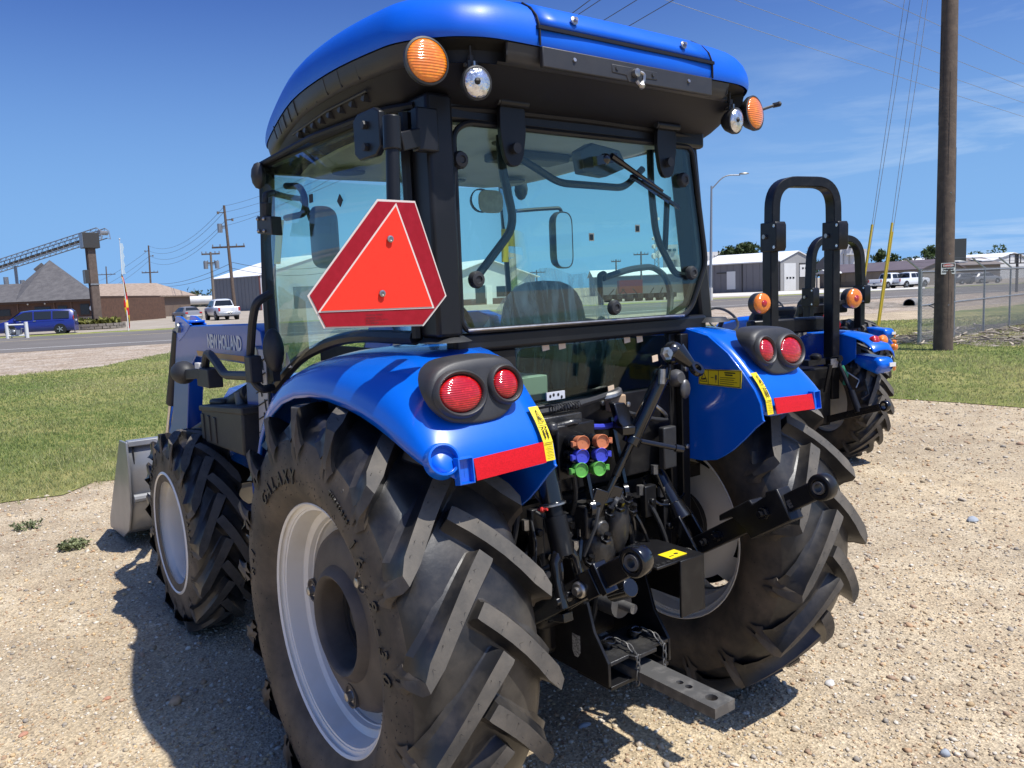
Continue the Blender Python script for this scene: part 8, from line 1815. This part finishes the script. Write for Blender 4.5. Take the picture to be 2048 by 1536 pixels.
# ================================================================ the two small roll-bar tractors at the right
def compact(name, text, loc, rz, rops_top, hinge_z, hw, top_w, flashers=True, tri=True, fz=0.0):
    t = thing(name, text, 'tractor', loc, rz, 'small roll-bar tractors on the lot'); t.name = name
    def mk(nm, mb, m, par=None, **k): return mb.make(nm, m, par or t, **k)
    for s in (-1, 1):
        m = MB(); pr = rim_profile(.10, .30); m.lathe(pr + [(h * .95, r - .008) for h, r in reversed(pr)], (0, 0, 0), (s, 0, 0), 36, closed=True); m.lathe([(.0, .235), (-.03, .2), (-.05, .12), (-.05, 0)], (0, 0, 0), (s, 0, 0), 32)
        w_ = mk('rear_wheel', m, CREAM, loc=(s * .60, .02, .56)); tyre_mesh(.575, .155, .30, 20, .034, .80, s, nseg=64, skew=.36, nibs=0).make('tyre', [RUBBER, LUG, SIDEW, LETTER], w_, smooth=28)
        m = MB(); m.lathe([(-.09, .18), (-.09, .34), (-.06, .38), (.06, .38), (.09, .34), (.09, .18)], (0, 0, 0), (s, 0, 0), 36); m.lathe([(.03, .2), (.0, .12), (.0, 0)], (0, 0, 0), (s, 0, 0), 28); mk('front_wheel', m, RUBBER, loc=(s * .55, 1.65, .38))
        # fender
        rows = []
        for y, z, xo in ((.52, .95, .0), (.42, 1.12, .02), (.22, 1.21, .03), (-.05, 1.235, .03), (-.25, 1.225, .03), (-.40, 1.20, .02), (-.52, 1.165, .0), (-.60, 1.11, -.02), (-.615, 1.07, -.03)):
            z += fz; rows.append([(s * .42, y, z - .02), (s * .46, y, z), (s * .56, y, z + .008), (s * (.66 + xo), y, z - .006), (s * (.70 + xo), y, z - .045), (s * (.70 + xo), y, z - .09)])
        m = MB(); m.grid(rows)
        if s > 0: m.f = [tuple(reversed(q)) for q in m.f]
        f = mk('fender', m, BLUE, smooth=60, sub=1, solid=.012)
        m = MB(); m.prism([(s * .43, y, z) for y, z in [(.5, .95 + fz), (.4, 1.12 + fz), (.2, 1.2 + fz), (-.25, 1.21 + fz), (-.4, 1.18 + fz), (-.40, 1.0 + fz), (-.2, .88 + fz), (.4, .8)]], (s * .01, 0, 0)); m.make('fender_wall', BLUE, f)
        for x_, m_, nm in ((.53, REDLENS, 'tail_lamp'), (.625, AMBER, 'turn_lamp')):
            m = MB(); m.lathe([(-.03, .046), (.0, .047), (.012, .042), (.022, .025), (.025, .001)], (s * x_, -.53, 1.155 + fz), (0, -1, .25), 20); m.make(nm, m_, f, smooth=60)
        m = MB(); m.lathe([(-.03, .03), (.0, .03), (.014, .02), (.016, .001)], (s * .695, -.60, 1.09 + fz), (s * .5, -1, 0), 16); m.make('side_marker', AMBER, f, smooth=60)
        # lower fender lobe with white label and marker
        m = MB(); m.prism([(s * .46, y, z) for y, z in [(-.30, 1.03), (-.62, 1.01), (-.66, .93), (-.60, .86), (-.36, .92)]], (s * .18, 0, 0)); lo_ = mk('fender_skirt', m, BLUE, bevel=.03)
        m = MB(); m.bx(*sorted((s * .55, s * .62)), -.672, -.662, .93, .965); m.make('skirt_label', WHITE, lo_)
        m = MB(); m.lathe([(0, .035), (.015, .028), (.016, .001)], (s * .63, -.64, .92), (s * .6, -1, 0), 16); m.make('side_marker', AMBER, lo_, smooth=60)
        # lower links and lift rods
        m = MB(); a_, b2 = Vector((s * .25, -.2, .42)), Vector((s * .38, -.74, .60)); m.bar(a_, b2, .028, .065); eye(m, b2 + (b2 - a_).normalized() * .04, (1, 0, 0), .048, .024, .04); lk = mk('lower_link', m, GLOSSB, bevel=.003)
        m = MB(); m.cyl(a_.lerp(b2, .65), (s * .32, -.30, .98), .020, 12); m.cyl(a_.lerp(b2, .63), a_.lerp(b2, .66).lerp(Vector((s * .32, -.30, .98)), .4), .032, 12); m.tube([a_.lerp(b2, .6) + Vector((s * .05, 0, .12)), a_.lerp(b2, .6) + Vector((s * .11, -.02, .16)), a_.lerp(b2, .55) + Vector((s * .10, -.02, .30))], .009, 6); mk('lift_rod', m, BLACK)
        m = MB(); m.cyl((s * .30, -.05, .95), (s * .32, -.34, 1.0), .03, 10); mk('lift_arm', m, BLACK)
        # roll bar post decals
    # roll bar
    def rect_tube(pts, wx, wy):
        b_ = MB(); rows = []; n = len(pts)
        for i, p in enumerate(pts):
            tg = (Vector(pts[min(i + 1, n - 1)]) - Vector(pts[max(i - 1, 0)])).normalized(); side = tg.cross(Vector((0, 1, 0))).normalized(); fy = Vector((0, 1, 0)); p = Vector(p)
            rows.append([p + side * wx * a + fy * wy * c for a, c in ((-.42, -.5), (.42, -.5), (.5, -.42), (.5, .42), (.42, .5), (-.42, .5), (-.5, .42), (-.5, -.42))])
        b_.grid(rows, cu=True); k8 = len(rows[0]); b_.f += [tuple(range(k8)), tuple(reversed(range(len(b_.v) - k8, len(b_.v))))]; b_.m += [0, 0]; return b_
    pts = fillet([(-hw, -.02, hinge_z), (-top_w, -.02, rops_top), (top_w, -.02, rops_top), (hw, -.02, hinge_z)], .30, 10)
    rb = mk('roll_bar', rect_tube(pts, .088, .115), BLACK, smooth=30, loc=(0, -.2, 0))
    for s in (-1, 1):
        m = rect_tube([(s * hw, .0, .62), (s * hw, .0, hinge_z + .03)], .088, .118); m.make('roll_bar_post', BLACK, rb, smooth=20)
        m = MB(); m.prism([(s * hw + .055 * q_, y, z) for q_ in (-1,) for y, z in [(.068, hinge_z - .13), (-.125, hinge_z - .13), (-.14, hinge_z - .10), (-.14, hinge_z + .09), (-.125, hinge_z + .12), (.065, hinge_z + .12)]], (.11, 0, 0)); m.make('hinge_plate', BLACK, rb, bevel=.006)
        for y, z in ((-.115, hinge_z + .085), (-.115, hinge_z - .095)):
            m = MB(); m.cyl((s * hw - .060, y, z), (s * hw + .060, y, z), .014, 10); m.make('hinge_pin_hole', CHROME, rb)
        m = MB(); m.cyl((s * hw - .075, 0, hinge_z), (s * hw + .075, 0, hinge_z), .020, 12); m.make('hinge_bolt', STEEL, rb)
        m = MB(); m.bx(s * hw - .024, s * hw + .024, -.0545, -.051, hinge_z - .42, hinge_z - .16); d_ = m.make('safety_label', mat('label_grey', (.52, .53, .55), .5), rb)
        m = MB()
        for j in range(9): m.bx(s * hw - .018, s * hw + random.uniform(.002, .018), -.0556, -.0546, hinge_z - .40 + j * .025, hinge_z - .393 + j * .025)
        m.bx(s * hw - .018, s * hw + .0, -.0556, -.0546, hinge_z - .19, hinge_z - .17); m.make('label_print', PRINT, rb)
        m = MB(); xx = s * hw + .0385 if s < 99 else 0; m.bx(s * hw + .0380, s * hw + .0410, -.048, -.005, hinge_z - .80, hinge_z - .48); m.bx(s * hw + .006, s * hw + .036, -.0535, -.0505, hinge_z - .80, hinge_z - .48); m.make('red_reflector', REDREF, rb)
        if flashers:
            c_ = Vector((s * (hw + .17), -.06, 1.53)); m = MB(); m.lathe([(-.04, .09), (.03, .095), (.035, .085)], c_, (0, -1, 0), 26); m.bar(c_ + Vector((-s * .08, .0, -.02)), (s * hw, .0, 1.47), .04, .03); fz = m.make('flasher', PLASTIC, rb, smooth=40)
            m = MB(); m.lathe([(.03, .088), (.045, .086), (.060, .07), (.066, .035), (.067, .001)], c_, (0, -1, 0), 26); m.make('amber_lens', AMBER, fz, smooth=60)
            m = MB(); m.lathe([(.0655, .030), (.070, .026), (.071, .001)], c_, (0, -1, 0), 16); m.make('red_centre', REDLENS, fz, smooth=60)
            m = MB(); m.lathe([(.04, .088), (.06, .07), (.063, .001)], c_, (0, 1, 0), 26); m.make('amber_lens', AMBER, fz, smooth=60)
    # seat, chassis, bonnet, steering
    m = MB(); m.prism([(-.24, y, z) for y, z in [(.24, .98), (.14, 1.38), (.10, 1.46), (.15, 1.48), (.24, 1.40), (.36, 1.06), (.66, 1.04), (.66, .94)]], (.48, 0, 0)); st_ = mk('seat', m, PLASTIC, bevel=.04)
    m = MB(); m.bx(-.10, .10, .085, .10, 1.33, 1.39); m.make('seat_slot', PRINT, st_)
    m = MB(); m.bx(-.30, .30, -.25, .6, .38, .92); m.bx(-.2, .2, .5, 2.0, .4, .8); m.bx(-.43, .43, -.02, .08, .66, .76); m.bx(-.42, .42, -.05, .05, 1.23, 1.37); mk('chassis', m, BLACK, bevel=.02)
    rows = [[(-hw_, y, .75), (-hw_, y, z - .06), (-hw_ * .7, y, z), (hw_ * .7, y, z), (hw_, y, z - .06), (hw_, y, .75)] for y, hw_, z in ((.95, .26, 1.22), (1.5, .25, 1.18), (2.0, .23, 1.08), (2.05, .2, .8))]
    m = MB(); m.grid(rows); mk('bonnet', m, BLUE, smooth=50, solid=.012)
    m = MB(); M = on_plane((0, .95, 1.34), (1, 0, 0), (0, .7, .7)); m.tube([M @ Vector((.17 * math.cos(2 * math.pi * j / 20), .17 * math.sin(2 * math.pi * j / 20), 0)) for j in range(20)], .014, 6, closed=True); m.tube([(0, .95, 1.34), (0, 1.1, 1.1)], .025, 8); m.tube([M @ Vector((-.16, 0, 0)), M @ Vector((.16, 0, 0))], .012, 6); mk('steering_wheel', m, PLASTIC)
    if tri: m = MB(); T_ = lambda x, z: (x, -.13, z)
    if tri: m.prism([T_(-.20, 1.08), T_(-.18, 1.03), T_(.18, 1.03), T_(.20, 1.08), T_(.04, 1.38), T_(-.04, 1.38)], (0, .004, 0)); sm_ = mk('warning_triangle', m, DKRED, smooth=0)
    if tri: m = MB(); m.prism([(-.145, -.1335, 1.085), (.145, -.1335, 1.085), (0, -.1335, 1.345)], (0, .003, 0)); m.make('orange_triangle', ORANGE, sm_, smooth=0)
    if tri: m = MB(); m.bx(-.02, .02, -.12, -.09, .9, 1.2); m.make('triangle_post', BLACK, sm_)
    m = MB(); m.ball((.05, -.32, 1.03), .05, .06, .035, 10); m.bar((-.05, -.30, .98), (.12, -.32, .99), .1, .05); m.cyl((.18, -.3, .7), (.20, -.34, .95), .02, 8); mk('rear_valve', m, BLACK)
    m = MB(); m.bx(.22, .34, -.325, -.318, .92, 1.0); mk('data_plate', m, STEEL)
    m = MB(); m.tube([(.33, -.34, .93), (.36, -.37, .85), (.34, -.36, .76)], .018, 8); mk('green_cap', m, mat('hose_green', (.03, .22, .12), .5))
    m = MB(); m.tube(fillet([(.36, -.36, .88), (.44, -.44, .80), (.38, -.46, .74)], .02), .006, 6); mk('lynch_pin', m, STEEL)
    m = MB(); m.ball((.42, .35, 1.28), .07, .07, .08, 12); m.bar((.36, .3, 1.1), (.50, .62, 1.33), .05, .06); mk('armrest', m, PLASTIC)
    return t
compact('compact_tractor', 'small blue tractor with tall black roll bar and amber flashers, nearest at right', (4.53, 2.05, 0), R_(-15), 2.565, 2.10, .345, .335, tri=False)
compact('compact_tractor', 'farther small blue tractor with lower roll bar, partly hidden behind the nearer one', (8.17, 3.94, 0), R_(-12), 2.24, 1.48, .47, .43, flashers=False, fz=-.27)
